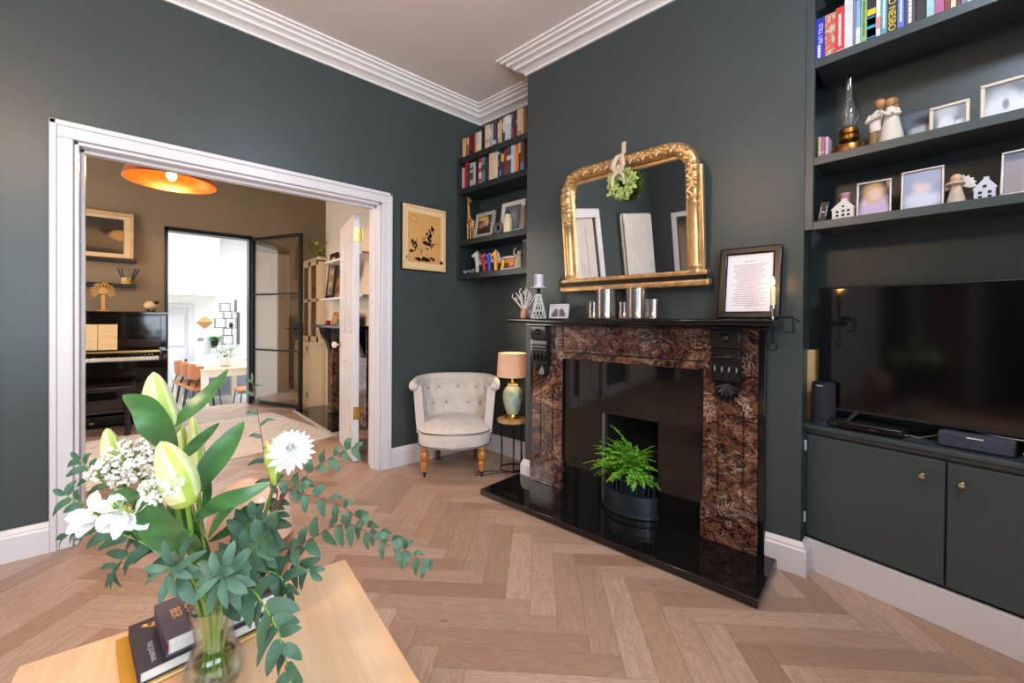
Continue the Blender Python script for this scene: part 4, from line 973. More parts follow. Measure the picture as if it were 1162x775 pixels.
lean('small_photo_frame', 'small pale framed photo of two people at the left of the shelf', 'photo frame', *C(.345, .09, SH_Z), .145, .092, mat('pearl_frame', '#d9d3dc', .3), PHO1, .011, rz=CHIM.rz, tilt=-8)
# ------------------------------------------------------------------ alcove bookcase (left of the chimney)
def A(u, d, z=0): return ALC.p(u, d, z)
bc = thing('alcove_bookcase', 'dark green bookcase of four shelves in the alcove beside the chimney', 'bookcase', A(0, 0, 0), ALC.rz)
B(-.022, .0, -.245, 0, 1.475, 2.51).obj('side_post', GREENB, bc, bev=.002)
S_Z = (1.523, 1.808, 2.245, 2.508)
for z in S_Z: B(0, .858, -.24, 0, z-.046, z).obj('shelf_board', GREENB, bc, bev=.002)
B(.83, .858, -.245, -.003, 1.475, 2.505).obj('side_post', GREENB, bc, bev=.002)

def spine_mat(col): return mat('book_'+col[1:], col, .5, .12, 40)
def book(label, group, W, u0, u1, d, z, h, dep, col, bands=(), tilt=0.0, title=None, tcol='#f0ece4', pattern=None):
    """an upright book, spine to the room"""
    w = u1-u0-.0012
    t = thing('book', label, 'book', W.p(u0+w/2, d, z), W.rz, group)
    if tilt: t.rotation_euler = (0, rad(tilt), W.rz)
    cov = MB().box(-w/2, w/2, -.004, .004, 0, h).box(-w/2, -w/2+.0022, .004, dep, 0, h).box(w/2-.0022, w/2, .004, dep, 0, h).obj('cover', pattern or spine_mat(col), t, bev=.0008, seg=1)
    B(-w/2+.0022, w/2-.0022, .004, dep-.003, .003, h-.003).obj('pages', PAGES, t)
    for k, (a, b, bc_) in enumerate(bands): B(-w/2-.0002, w/2+.0002, -.0045, .002, a*h, b*h).obj('spine_band', spine_mat(bc_), t)
    if title: text('spine_title', title, min(w*.62, .05), mat('ink_'+tcol[1:], tcol, .5), t, (0, -.0048, h*.5), (PI/2, PI/2, 0), .0003)
    return t
ORD = ['first', 'second', 'third', 'fourth', 'fifth', 'sixth', 'seventh', 'eighth', 'ninth', 'tenth', 'eleventh', 'twelfth', 'thirteenth', 'fourteenth', 'fifteenth', 'sixteenth', 'seventeenth', 'eighteenth', 'nineteenth', 'twentieth', 'twenty-first', 'twenty-second', 'twenty-third', 'twenty-fourth', 'twenty-fifth', 'twenty-sixth', 'twenty-seventh']
def shelf_run(edges, cols, z, hs, group, where, d=.215):
    for k, c in enumerate(cols):
        col, nm = c[0], c[1]; bands = c[2] if len(c) > 2 else ()
        h = hs[k % len(hs)]; 
        book('%s spined book, %s from the left on the %s' % (nm, ORD[k], where), group, ALC, edges[k], edges[k+1], d-.01*(k % 3 == 1), z, h, .13, col, bands)
UPE = [0.009, 0.046, 0.065, 0.093, 0.121, 0.15, 0.173, 0.196, 0.246, 0.285, 0.331, 0.358, 0.375, 0.406, 0.427, 0.446, 0.465, 0.486, 0.507, 0.556, 0.573, 0.594, 0.609, 0.632, 0.669, 0.69, 0.72, .75]
UPC = [('#cdb184', 'cream'), ('#2a1f1c', 'dark brown'), ('#b0643a', 'rust', ((.6, .9, '#d7b483'),)), ('#6d1c1c', 'dark red', ((.1, .3, '#22202c'),)), ('#2a2c3f', 'navy'), ('#b3262a', 'red'), ('#a9b58a', 'pale green', ((.1, .4, '#d3c06a'),)), ('#d8d2cb', 'off white', ((0, .12, '#5d6a4a'),)), ('#2b1a14', 'very dark'),
       ('#d6c0a3', 'cream', ((.25, .4, '#b39a80'),)), ('#8b9a97', 'grey teal', ((.5, .8, '#c2ccd6'),)), ('#b4bdcc', 'pale blue'), ('#573d4b', 'plum', ((.1, .25, '#c9c4c4'),)), ('#233048', 'dark blue'), ('#c8b59e', 'buff', ((.0, .3, '#6d93a8'),)), ('#cfa878', 'tan'), ('#261d1f', 'black', ((.6, .9, '#c4a98a'),)), ('#cbc3b2', 'stone', ((0, .4, '#31445a'),)), ('#b9c0c4', 'pale grey', ((.7, .95, '#d4d6d2'),)), ('#7bb5ab', 'turquoise', ((.5, .9, '#c5d2d0'),)), ('#8f2a58', 'magenta', ((.5, .8, '#44355f'),)), ('#5d2523', 'maroon'), ('#24384a', 'slate blue', ((.6, .75, '#77939c'),)), ('#cfae9c', 'pink buff', ((0, .2, '#b7856b'),)), ('#cdb89a', 'sand'), ('#7e5638', 'brown'), ('#3a2f2b', 'dark')]
shelf_run(UPE, UPC[:26], S_Z[3], [.168, .172, .17, .178, .165, .172, .172, .175, .185, .195, .192, .188, .192, .182, .172, .19, .186, .195, .2, .195, .18, .19, .19, .21, .208, .2], 'books on the top alcove shelf', 'top alcove shelf')
LOE = [0.006, 0.026, .045, 0.077, 0.096, 0.147, 0.177, 0.204, 0.245, 0.288, 0.312, 0.335, 0.385, 0.421, 0.447, 0.468, 0.495, 0.528, 0.571, 0.606, 0.649, 0.667, 0.70]
LOC = [('#d6a69c', 'pale pink'), ('#cf7f80', 'rose'), ('#a3203a', 'crimson'), ('#24382f', 'dark green'), ('#bdb3a2', 'cream and dark', ((.3, .6, '#4b4a44'), (.7, .8, '#2f5a46'))), ('#b9aebc', 'lavender'), ('#23262f', 'blue black'), ('#d5c8b5', 'red and white', ((.1, .22, '#c0301f'), (.45, .6, '#c0301f'), (.8, 1, '#c0301f'))), ('#64748a', 'grey blue', ((.5, .7, '#2f4a44'),)), ('#2a2b36', 'charcoal'), ('#75503c', 'brown'), ('#d3b69f', 'wide pink cream'), ('#cfc4a4', 'pale cream', ((.92, 1, '#7ab59c'),)), ('#2c3a58', 'dark blue', ((.5, .8, '#b0762f'),)), ('#3b3158', 'purple', ((.1, .3, '#6b7fae'),)), ('#283350', 'navy', ((.6, .9, '#c4ad3a'),)), ('#a31e36', 'raspberry'), ('#3b4a48', 'dark teal', ((.52, .66, '#c9c5b4'),)), ('#b5b2c6', 'pale lilac'), ('#e07a12', 'bright orange'), ('#3a2a2c', 'dark', ((.6, .95, '#c0b4ae'),)), ('#6b4636', 'reddish brown', ((.0, .3, '#5876a6'),))]
shelf_run(LOE, LOC, S_Z[2], [.185, .185, .22, .2, .205, .195, .2, .225, .21, .205, .205, .235, .225, .19, .185, .2, .225, .225, .24, .24, .235, .22], 'books on the second alcove shelf', 'second alcove shelf')
# third shelf: giraffe, frames, small figures
z3 = S_Z[1]
gi = thing('giraffe_figure', 'carved wooden giraffe at the left end of the third alcove shelf', 'figurine', A(.06, .18, z3), ALC.rz-.3)
GIR = NT('giraffe_hide'); vv = GIR.n('ShaderNodeTexVoronoi', feature='DISTANCE_TO_EDGE'); GIR.put(vv.inputs['Vector'], GIR.obj()); vv.inputs['Scale'].default_value = 55
GIR.base(GIR.ramp(vv.outputs[0], [(.05, '#d8a45c'), (.14, '#8a4a1c')])); GIR = GIR.set(Roughness=.45)
mb = MB().tube([(0, 0, .10), (.005, 0, .15), (.03, 0, .16), (.055, 0, .145), (.06, 0, .11)], [.012, .024, .026, .024, .012], 10)
mb.tube([(.005, 0, .15), (-.008, 0, .22), (-.018, 0, .30), (-.024, 0, .345)], [.022, .015, .011, .010], 10)
mb.tube([(-.03, 0, .355), (-.012, 0, .352), (.012, 0, .335), (.024, 0, .325)], [.006, .014, .011, .007], 10)
mb.obj('body', GIR, gi)
for x, y in ((-.002, -.012), (-.002, .012), (.055, -.012), (.055, .012)): MB().tube([(x, y, .14), (x, y, .07), (x-.002, y, 0)], [.012, .007, .008], 8).obj('leg', GIR, gi)
for y in (-.007, .007): MB().tube([(-.022, y, .36), (-.024, y*1.2, .378)], [.003, .004], 6).obj('horn', TURNED, gi); MB().leaf((-.02, y*1.5, .36), (-.3, y*120, .2), (0, 0, 1), .022, .01).obj('ear', GIR, gi)
SPOT = NT('spotted_frame'); vv = SPOT.n('ShaderNodeTexChecker'); SPOT.put(vv.inputs['Vector'], SPOT.mapv(SPOT.obj(), (1, .2, 1), (0, rad(45), 0))); vv.inputs['Scale'].default_value = 85; vv.inputs['Color1'].default_value = lin('#d9cfc4'); vv.inputs['Color2'].default_value = lin('#2a2220'); SPOT.base(vv.outputs[0]); SPOT = SPOT.set(Roughness=.4)
PH2 = picture('dark_family_photo', '#4a3226', [(.02, .13, .03, .035, '#b79a86', .35), (-.03, .10, .03, .03, '#94745e', .35), (0, .05, .08, .04, '#2c1d19', .4), (-.02, .165, .05, .02, '#c9a75a', .4)], .35)
lean('spotted_photo_frame', 'black and white diamond patterned photo frame beside the giraffe', 'photo frame', *A(.245, .195, z3), .225, .215, SPOT, PH2, .033, rz=ALC.rz, tilt=-9)
PH3 = picture('bottle_photo', '#5d646a', [(0, .10, .06, .09, '#8d949a', .5), (-.04, .05, .04, .05, '#2f2a2a', .4)], .35)
lean('white_photo_frame', 'large white photo frame leaning at the back of the third alcove shelf', 'photo frame', *A(.50, .14, z3), .25, .275, mat('white_frame', '#d5cfcb', .35), PH3, .036, rz=ALC.rz, tilt=-9)
bt = thing('cream_bottle', 'small cream bottle with dark stopper before the white frame', 'bottle', A(.52, .195, z3), 0)
MB().lathe([(.030, 0), (.034, .01), (.034, .10), (.028, .12), (.022, .128), (.022, .145), (0, .147)], 18).obj('bottle_body', mat('cream_glaze', '#d8c79a', .4), bt); MB().lathe([(.018, .145), (.02, .16), (.006, .175), (0, .178)], 12).obj('stopper', BLACKPL, bt)
wd = thing('round_ornament', 'small dark ring shaped ornament beside the cream bottle', 'ornament', A(.425, .20, z3+.052), ALC.rz)
MB().tube([(.034*math.cos(k*PI/10), 0, .034*math.sin(k*PI/10)) for k in range(20)], .016, 10, closed=True).obj('ring', mat('zebra_grey', '#5b5652', .5, .6, 40), wd); MB().tube([(-.07, 0, -.038), (-.04, 0, -.043), (0, 0, -.046)], [.006, .01, .006], 8).obj('foot', BLACKM, wd)
for k, (u, h, c_, nm) in enumerate(((.645, .20, '#8a7b72', 'taller grey vase'), (.70, .24, '#564a42', 'dark brown vase'))):
    tag(MB().lathe([(.022, 0), (.028, .02), (.03, h*.5), (.018, h*.75), (.016, h), (.012, h), (.013, h*.7), (0, .03)], 18).obj('vase', mat('vase_'+c_[1:], c_, .45, .2, 30), None, loc=A(u, .15, z3)), nm+' at the right end of the third alcove shelf', 'vase')
# fourth shelf: painted horses
z4 = S_Z[0]
def horse(label, u, col, mane, h=.165, rz=0.0):
    t = thing('horse_figurine', label, 'figurine', A(u, .19, z4), ALC.rz+rz, 'painted horse figurines'); s = h/.165
    m1 = mat('horse_'+col[1:], col, .3, .12, 30); m2 = mat('mane_'+mane[1:], mane, .3, .35, 60)
    mb = MB().tube([(-.018*s, 0, .07*s), (0, 0, .082*s), (.035*s, 0, .083*s), (.06*s, 0, .075*s)], [.014*s, .027*s, .026*s, .018*s], 10)
    mb.tube([(-.004*s, 0, .085*s), (-.012*s, 0, .12*s), (-.014*s, 0, .145*s)], [.023*s, .017*s, .014*s], 10)
    mb.tube([(-.006*s, 0, .152*s), (-.022*s, 0, .142*s), (-.046*s, 0, .122*s)], [.012*s, .015*s, .009*s], 10)
    mb.obj('body', m1, t)
    for y in (-.008, .008): MB().tube([(-.008*s, y*s, .155*s), (-.008*s, y*1.3*s, .172*s)], [.006*s, .002*s], 6).obj('ear', m1, t)
    for x, y in ((-.006, -.016), (-.006, .016), (.055, -.016), (.055, .016)): MB().tube([(x*s, y*s, .075*s), (x*s, y*s, 0)], [.016*s, .012*s], 10).obj('leg', m1, t)
    MB().tube([(.0, 0, .158*s), (.012*s, 0, .13*s), (.018*s, 0, .105*s)], [.008*s, .012*s, .01*s], 8).obj('mane', m2, t)
    MB().box(.008*s, .045*s, -.029*s, .029*s, .075*s, .108*s).obj('saddle', m2, t, bev=.008*s)
    return t
horse('pale grey painted horse figurine, leftmost of the four horses', .185, '#bdb8ac', '#6f7a6c', .18, .75)
horse('red painted horse figurine beside the grey one', .262, '#a3161a', '#c77a62', .155, .8)
horse('blue painted horse figurine between the red and yellow ones', .322, '#1f3ea6', '#8a9ad6', .155, .8)
horse('yellow painted horse figurine, rightmost of the four horses', .40, '#dc9a18', '#8f86b0', .165, .55)
PH4 = picture('orange_photo', '#8a4a26', [(.02, .06, .035, .03, '#d79a5a', .5), (-.03, .04, .03, .03, '#5d2a1c', .5), (0, .08, .06, .02, '#c9863e', .5)], .35)
lean('small_white_photo_frame', 'small white photo frame with an orange photo beside the horses', 'photo frame', *A(.52, .185, z4), .165, .115, mat('white_frame', '#d5cfcb', .35), PH4, .016, rz=ALC.rz, tilt=-14)
ct = thing('carved_cat', 'pale carved cat ornament at the right of the small white frame', 'ornament', A(.635, .185, z4), ALC.rz)
CATM = mat('limewashed_wood', '#b7a78e', .6, .2, 30)
MB().lathe([(.022, 0), (.026, .02), (.018, .07), (.012, .10)], 12).obj('body', CATM, ct); MB().ball((0, -.004, .115), .02, .017, .018, 12, 8).obj('head', CATM, ct)
for x in (-.012, .012): MB().lathe([(.008, 0), (0, .022)], 6, c=(x, 0, .125)).obj('ear', CATM, ct)
MB().tube([(-.02, .0, .09), (-.05, -.01, .12), (-.045, -.01, .15), (-.03, -.01, .16)], .005, 6).obj('tail', CATM, ct)
bx_ = thing('black_box', 'tall black box with pale top edge at the right end of the bottom alcove shelf', 'box', A(.712, .15, z4), ALC.rz)
B(-.035, .035, -.05, .05, 0, .20).obj('box_body', BLACKPL, bx_, bev=.003); B(-.036, .036, -.051, .051, .20, .212).obj('lid', mat('mauve_lid', '#8d7f88', .5), bx_, bev=.002)
for k, (u, lab) in enumerate(((.035, 'small clear glass animal at the left end of the bottom alcove shelf'), (.095, 'small pale glass animal next to the other glass animal'))):
    t = thing('glass_ornament', lab, 'ornament', A(u, .2, z4), ALC.rz)
    g_ = mat('crystal', '#a9c0cc', .1, .2, 40, Transmission_Weight=.4)
    MB().ball((0, 0, .016), .022, .013, .014).ball((-.02, 0, .026), .010, .009, .009, 8, 6).obj('body', g_, t)
    for x in (-.01, .012): MB().tube([(x, 0, .01), (x, 0, 0)], .005, 6).obj('leg', g_, t)
tag(MB().lathe([(.0, 0), (.018, .004), (.022, .02), (.014, .038), (0, .042)], 12).obj('pebble', mat('brown_pebble', '#6d5a49', .5), None, loc=A(.14, .20, z4)), 'brown pebble at the foot of the grey horse', 'pebble')
# ------------------------------------------------------------------ print on the left wall
pr = thing('ink_print', 'black ink print on tan paper in a pale frame beside the opening', 'picture', (1.685, 2.955, 1.527), 0)
FRM = mat('pale_wood_frame', '#d9b98c', .45, .08, 10); PWD, PHT = .385, .505
for a, b in ((0, .02), (PHT-.02, PHT)): B(-PWD/2, PWD/2, -.012, .012, a, b).obj('frame_rail', [FRM], pr, bev=.002)
for a, b in ((-PWD/2, -PWD/2+.02), (PWD/2-.02, PWD/2)): B(a, b, -.012, .012, .02, PHT-.02).obj('frame_stile', [FRM], pr, bev=.002)
B(-PWD/2-.008, PWD/2+.004, .0, .014, -.006, PHT+.006).obj('dark_back_frame', BLACKM, pr)
B(-PWD/2+.012, PWD/2-.012, -.004, 0, .012, PHT-.012).obj('mount', mat('cream_mount2', '#e2c193', .7, .03), pr)
B(-.148, .148, -.0055, -.004, .058, .448).obj('tan_paper', mat('tan_paper', '#cf9a58', .8, .05, 8), pr)
mb = MB(); r2 = random.Random(17); y = -.0062
def blot(x, z, w, h, n=14, j=.25):
    mb.prism([(x+w*math.cos(2*PI*k/n)*(1+r2.uniform(-j, j)), z+h*math.sin(2*PI*k/n)*(1+r2.uniform(-j, j))) for k in range(n)], y, y+.0006, 'y')
def stroke(p0, p1, w): mb.tube([(p0[0], y, p0[1]), ((p0[0]+p1[0])/2+r2.uniform(-.004, .004), y, (p0[1]+p1[1])/2), (p1[0], y, p1[1])], [w*.6, w, w*.5], 6, flat=1)
for cx, cz, sx, sz, n_ in ((.045, .24, .045, .085, 26), (-.09, .175, .025, .045, 11), (.0, .085, .12, .012, 22), (.06, .33, .025, .03, 7)):
    for k in range(n_): blot(cx+r2.gauss(0, .55)*sx, cz+r2.gauss(0, .55)*sz, r2.uniform(.004, .016), r2.uniform(.004, .018), 11, .4)
for k in range(9):
    a = 2*PI*k/9; stroke((-.10+.034*math.cos(a), .40+.030*math.sin(a)*.9), (-.10+.026*math.cos(a+.3), .40+.022*math.sin(a+.3)), .0022)
for k in range(16):
    x = r2.uniform(-.12, .12); z = r2.uniform(.10, .25); stroke((x, z), (x+r2.uniform(-.03, .03), z+r2.uniform(-.05, .05)), r2.uniform(.0012, .003))
mb.obj('printed_pattern', mat('black_ink', '#14110f', .7), pr)
# ------------------------------------------------------------------ right-hand alcove: shelves, television, cabinet
def S(u, d, z=0): return SHW.p(u, d, z)
US = 1.15
su = thing('alcove_shelving', 'dark green built in shelving with three deep shelves right of the chimney', 'shelving', S(0, 0, 0), SHW.rz)
B(-.004, .027, -.001, .03, 1.541, 2.96).obj('side_post', GREENJ, su, bev=.0015)
for z, h in ((1.575, .036), (1.858, .036), (2.287, .038), (2.66, .038)): B(.027, US, .0, .22, z-h, z).obj('shelf_board', GREENJ, su, bev=.002)
B(US, US+.03, 0, .22, 1.54, 2.96).obj('side_post', GREENJ, su)
# paperbacks on the top shelf
BE = [0.021, 0.059, 0.097, 0.127, 0.156, 0.165, 0.181, 0.202, 0.229, 0.244, 0.264, 0.293, 0.314, 0.346, 0.375, 0.397, 0.422, 0.438, 0.453, 0.465, 0.48, 0.503]
COOK = NT('cook_spine'); sp_ = COOK.n('ShaderNodeSeparateXYZ'); COOK.put(sp_.inputs[0], COOK.obj())
COOK.base(COOK.mix(COOK.ramp(COOK.noise(COOK.obj(), 60, 3), [(.45, '#000000'), (.5, '#ffffff')]), lin('#b3c19a'), lin('#cf5a56'))); COOK = COOK.set(Roughness=.45)
BK = [('#1c2fb4', 'blue', .185, (), None), ('#b3c19a', 'green and pink patterned', .185, (), None), ('#d8383c', 'red', .195, ((.02, .06, '#f2c9c2'),), None), ('#d2d8e0', 'white and pale blue', .215, (), None), ('#8a7e92', 'thin mauve', .20, (), None), ('#7fb0dc', 'sky blue', .19, ((.0, .4, '#cfe0ee'),), None), ('#8fae72', 'sage green', .205, ((0, .04, '#e6e2d4'),), None), ('#20202a', 'black yellow and cyan', .21, ((.06, .46, '#1596c4'), (.0, .04, '#e8e6e2'), (.5, .62, '#d3c026'), (.08, .24, '#a9c24a'), (.30, .44, '#c9d04a')), None), ('#ded9d2', 'white', .19, ((.2, .45, '#dc8a80'),), None), ('#5e9aa4', 'teal', .2, (), None), ('#22222a', 'black with yellow lettering', .215, (), None), ('#5672cc', 'mid blue', .205, (), None), ('#45414c', 'charcoal with red star', .22, (), None), ('#2a2322', 'black and orange', .21, ((.5, .9, '#c8622c'),), None), ('#9cc6c4', 'pale teal', .19, (), None), ('#d0665c', 'coral', .2, ((.0, .3, '#b05a8c'),), None), ('#7c2f14', 'dark orange', .2, ((.4, .8, '#d87a2a'),), None), ('#d8cba8', 'cream', .19, (), None), ('#6d2740', 'maroon', .2, (), None), ('#7b8490', 'grey', .19, (), None), ('#dfe0e8', 'wide white', .2, (), None)]
def lettering(t, w, z0, z1, m, seed):
    mb = MB(); r2 = random.Random(seed)
    while z0 < z1-.006:
        l = r2.uniform(.005, .014); mb.box(-w*.15, w*.15, -.0047, -.0035, z0, min(z1, z0+l*.78)); z0 += l
    mb.obj('spine_lettering', m, t)
for k, (col, nm, h, bands, ttl) in enumerate(BK):
    t = book('%s spined book, %s from the left on the top right shelf' % (nm, ORD[k]), 'books on the top right shelf', SHW, BE[k], BE[k+1], -.022, 2.287, h, .13, col, bands, title=None, pattern=COOK if k == 1 else None)
    w = BE[k+1]-BE[k]
    if nm == 'blue':
        text('spine_title', 'STILL LIFE', .021, PAPER, t, (.004, -.0046, h*.62), (PI/2, PI/2, 0), .0003); lettering(t, w, .012, h*.36, PAPER, 5)
    elif nm == 'black with yellow lettering':
        text('spine_author', 'JO NESBO', .031, mat('ink_yellow', '#e0c81c', .5), t, (-.001, -.0046, h*.36), (PI/2, PI/2, 0), .0003)
        B(-w/2+.003, w/2-.003, -.0046, .001, h*.62, h*.645).obj('spine_band', PAPER, t)
    elif nm == 'charcoal with red star':
        mb = MB(); mb.prism([((.011 if j % 2 == 0 else .005)*math.sin(PI*j/5), h*.62+(.011 if j % 2 == 0 else .005)*math.cos(PI*j/5)) for j in range(10)][::-1], -.0047, -.0035, 'y'); mb.obj('star_emblem', mat('star_red', '#c8303a', .5), t)
        lettering(t, w, .012, h*.52, PAPER, 8)
    elif nm in ('mid blue', 'teal', 'sage green', 'red'):
        lettering(t, w, .03, h-.03, PAPER if nm != 'sage green' else mat('ink_green', '#566a3a', .6), k)
# second shelf
z1 = 1.8585
for k, (u0, u1, c, lab) in enumerate(((.032, .044, '#c9b98a', 'small cream booklet'), (.045, .0565, '#c0628c', 'small pink booklet'), (.058, .070, '#d6b6c6', 'small pale pink booklet'))):
    book(lab+' at the left end of the middle right shelf', 'small booklets on the middle right shelf', SHW, u0, u1, -.06, z1, .105-.004*k, .07, c, ((.3, .34, '#f0e9e2'),))
ol = thing('oil_lamp', 'antique brass oil lamp with a clear glass chimney on the right shelf', 'lamp', S(.135, -.085, z1), 0)
ABR = mat('antique_brass', '#8a6230', .3, .3, 18, metal=.95)
MB().lathe([(.062, 0), (.064, .02), (.060, .036), (.04, .044), (.03, .05), (.022, .055)], 28).obj('font', ABR, ol, bev=.0)
MB().lathe([(.022, .055), (.036, .066), (.038, .08), (.026, .088), (.034, .093), (.034, .11), (.025, .118), (.02, .12), (0, .12)], 24).obj('burner', ABR, ol)
MB().tube([(.03, 0, .1), (.055, 0, .1)], .003, 6).lathe([(.010, 0), (.010, .004)], 10, c=(.056, 0, .098)).obj('wick_knob', ABR, ol)
CHIMG = thin_glass('lamp_chimney_glass', '#fdfdfd', .04, .25)
MB().lathe([(.024, .118), (.040, .15), (.043, .175), (.036, .21), (.024, .25), (.021, .30), (.022, .325), (.020, .325), (.019, .30), (.022, .25), (.034, .21), (.041, .175), (.038, .15), (.022, .118)], 26).obj('glass_chimney', CHIMG, ol)
fg = thing('couple_figurine', 'carved figurine of a man and woman embracing on the right shelf', 'figurine', S(.245, -.10, z1), SHW.rz)
RES = mat('cream_resin', '#e2d5c6', .7, .04, 20, .2, 90); SKN = mat('wood_tone_skin', '#b98a5a', .6); TRO = mat('brown_trousers', '#8a6d47', .7, .1, 20); HAIR1 = mat('light_brown_hair', '#b98d5f', .7, .1, 30); HAIR2 = mat('auburn_hair', '#a06a3c', .7, .1, 30)
MB().lathe([(.0, 0), (.043, 0), (.045, .004), (.036, .05), (.026, .105), (.022, .13), (.0, .132)], 18, c=(.026, 0, 0)).obj('dress', RES, fg)
MB().tube([(-.03, 0, 0), (-.03, 0, .06), (-.027, 0, .085)], [.015, .016, .018], 10).tube([(-.012, .005, 0), (-.012, .005, .08)], [.013, .016], 10).obj('trousers', TRO, fg)
MB().tube([(-.024, 0, .075), (-.026, 0, .105), (-.02, 0, .145), (-.012, 0, .162)], [.020, .021, .021, .012], 12).obj('shirt', RES, fg)
MB().tube([(.024, 0, .125), (.024, 0, .15), (.02, 0, .168)], [.020, .019, .010], 12).obj('bodice', RES, fg)
MB().tube([(-.04, 0, .148), (-.05, -.015, .12), (-.02, -.03, .128), (.008, -.028, .142)], [.009, .008, .006, .005], 8).obj('sleeve', RES, fg)
MB().tube([(.042, 0, .15), (.05, -.014, .128), (.02, -.032, .124), (-.008, -.030, .15)], [.009, .009, .007, .006], 8).obj('arm', RES, fg)
MB().ball((-.004, -.03, .15), .008, .006, .007, 8, 6).ball((.03, -.03, .128), .008, .006, .006, 8, 6).obj('hands', SKN, fg)
MB().ball((-.008, -.006, .187), .017, .018, .021, 14, 10).obj('head', SKN, fg); MB().ball((-.010, .002, .193), .0195, .019, .019, 14, 10).obj('hair', HAIR1, fg)
MB().ball((.022, -.006, .182), .016, .017, .019, 14, 10).obj('head', SKN, fg); MB().ball((.028, .003, .186), .0185, .018, .019, 14, 10).ball((.036, .012, .17), .012, .012, .018, 10, 8).obj('hair', HAIR2, fg)
pt = thing('oval_plaque', 'oval black and white landscape plaque leaning behind the figurine', 'picture', S(.335, -.13, z1), 0, rot=(rad(-16), 0, SHW.rz))
ov = lambda a, b: [(a*math.cos(2*PI*k/36), b+b*math.sin(2*PI*k/36)) for k in range(36)]
MB().prism(ov(.10, .073), -.004, .006, 'y').obj('plaque', picture('landscape_photo', '#5d6068', [(0, .11, .09, .05, '#5b5f68', .4), (.03, .045, .06, .03, '#a9adb4', .3), (-.05, .05, .04, .03, '#3e4149', .4), (.05, .1, .05, .02, '#2e3036', .5)], .25), pt)
IVF = mat('ivory_frame', '#dccdb6', .4, .03, 10)
BWM = picture('grey_wedding_photo', '#66686d', [(-.01, .085, .035, .03, '#b4b5ba', .5), (-.01, .03, .028, .045, '#dcdde2', .4), (-.05, .05, .02, .06, '#6a6d74', .5), (.035, .035, .018, .018, '#e8e8ec', .3), (.05, .08, .025, .05, '#75787f', .5)], .3)
lean('ivory_photo_frame', 'ivory framed grey photo on the middle right shelf, smaller of the two', 'photo frame', *S(.435, -.105, z1), .108, .122, IVF, BWM, .0115, rz=SHW.rz, tilt=-8)
BWM2 = picture('grey_portrait_photo', '#595b60', [(-.01, .09, .035, .032, '#a9abb0', .6), (0, .04, .06, .05, '#cfd0d6', .4), (.0, .055, .008, .02, '#6a6c72', .4), (.045, .125, .03, .02, '#55575d', .5)], .3)
lean('ivory_photo_frame', 'ivory framed grey photo leaning at the right end of the middle shelf', 'photo frame', *S(.575, -.07, z1), .122, .15, IVF, BWM2, .0125, rz=SHW.rz, tilt=-13)
# third shelf
z2 = 1.5755
dv = thing('black_gadget', 'small black gadget leaning at the left end of the lower right shelf', 'gadget', S(.045, -.06, z2), 0, rot=(0, rad(9), SHW.rz))
B(-.014, .018, -.012, .012, 0, .092).obj('body', BLACKPL, dv, bev=.002); GRYC = mat('grey_clip', '#9a9da6', .4)
B(-.009, -.005, -.0135, -.012, .02, .07).obj('silver_clip', GRYC, dv); B(.012, .016, -.0135, -.012, .03, .075).obj('silver_clip', GRYC, dv); B(-.002, .008, -.0132, -.012, .045, .049).obj('label_mark', PAPER, dv)
def wood_house(label, u, d, w, h, wins, m, rzx=0.0):
    t = thing('house_ornament', label, 'ornament', S(u, d, z2), SHW.rz+rzx, 'little house ornaments'); hw = w/2
    MB().prism([(-hw*.86, 0), (hw*.86, 0), (hw*.86, h*.5), (hw, h*.52), (hw*.35, h*.88), (hw*.35, h), (-hw*.1, h), (-hw*.1, h*.92), (-hw, h*.52), (-hw*.86, h*.5)], -.014, .014, 'y').obj('house_front', m, t, bev=.0008)
    for x, z, r_ in wins: MB().prism([(x-r_, z-r_), (x+r_, z-r_), (x+r_, z+r_*.6), (x+r_*.5, z+r_*1.1), (x-r_*.5, z+r_*1.1), (x-r_, z+r_*.6)], -.0146, -.0138, 'y').obj('window_opening', BLACKM, t)
    return t
PW_ = mat('limed_white_wood', '#e2d8d0', .6, .05, 14)
wood_house('white wooden house ornament at the left of the lower right shelf', .125, -.05, .085, .088, [(-.018, .034, .005), (.002, .036, .005), (.02, .036, .005), (-.018, .018, .005), (.002, .018, .005), (.02, .018, .005), (.002, .055, .004)], PW_)
tag(MB().lathe([(.019, 0), (.02, .03), (.018, .112), (.022, .118), (.02, .124), (.0, .126)], 18).obj('pink_candle', mat('pink_wax', '#c98aa0', .5), None, loc=S(.122, -.10, z2)), 'pink candle behind the left white house', 'candle')
SILV = mat('silver_frame', '#c9c3bb', .25, .05, 20, metal=.7)
KID1 = picture('child_photo', '#2a3238', [(0, .055, .042, .045, '#c9b2c4', .3), (0, .10, .034, .042, '#c79f6a', .4), (.004, .092, .02, .026, '#e0bfae', .5), (.045, .15, .006, .03, '#b98d4a', .3), (0, .02, .05, .03, '#c9b0d0', .4)], .25)
lean('silver_photo_frame', 'silver framed photo of a fair haired child on the lower right shelf', 'photo frame', *S(.222, -.07, z2), .112, .152, SILV, KID1, .0085, rz=SHW.rz+.08, tilt=-7)
KID2 = picture('baby_photo', '#98a2bf', [(0, .09, .026, .03, '#dfc8c6', .6), (0, .035, .05, .035, '#d6d8e6', .5), (.02, .13, .05, .03, '#a2abc4', .6)], .25)
lean('silver_photo_frame', 'silver framed pale blue baby photo on the lower right shelf', 'photo frame', *S(.366, -.065, z2), .122, .162, SILV, KID2, .0085, rz=SHW.rz, tilt=-6)
an = thing('angel_ornament', 'wooden angel ornament with white wings beside the baby photo', 'ornament', S(.458, -.06, z2), SHW.rz)
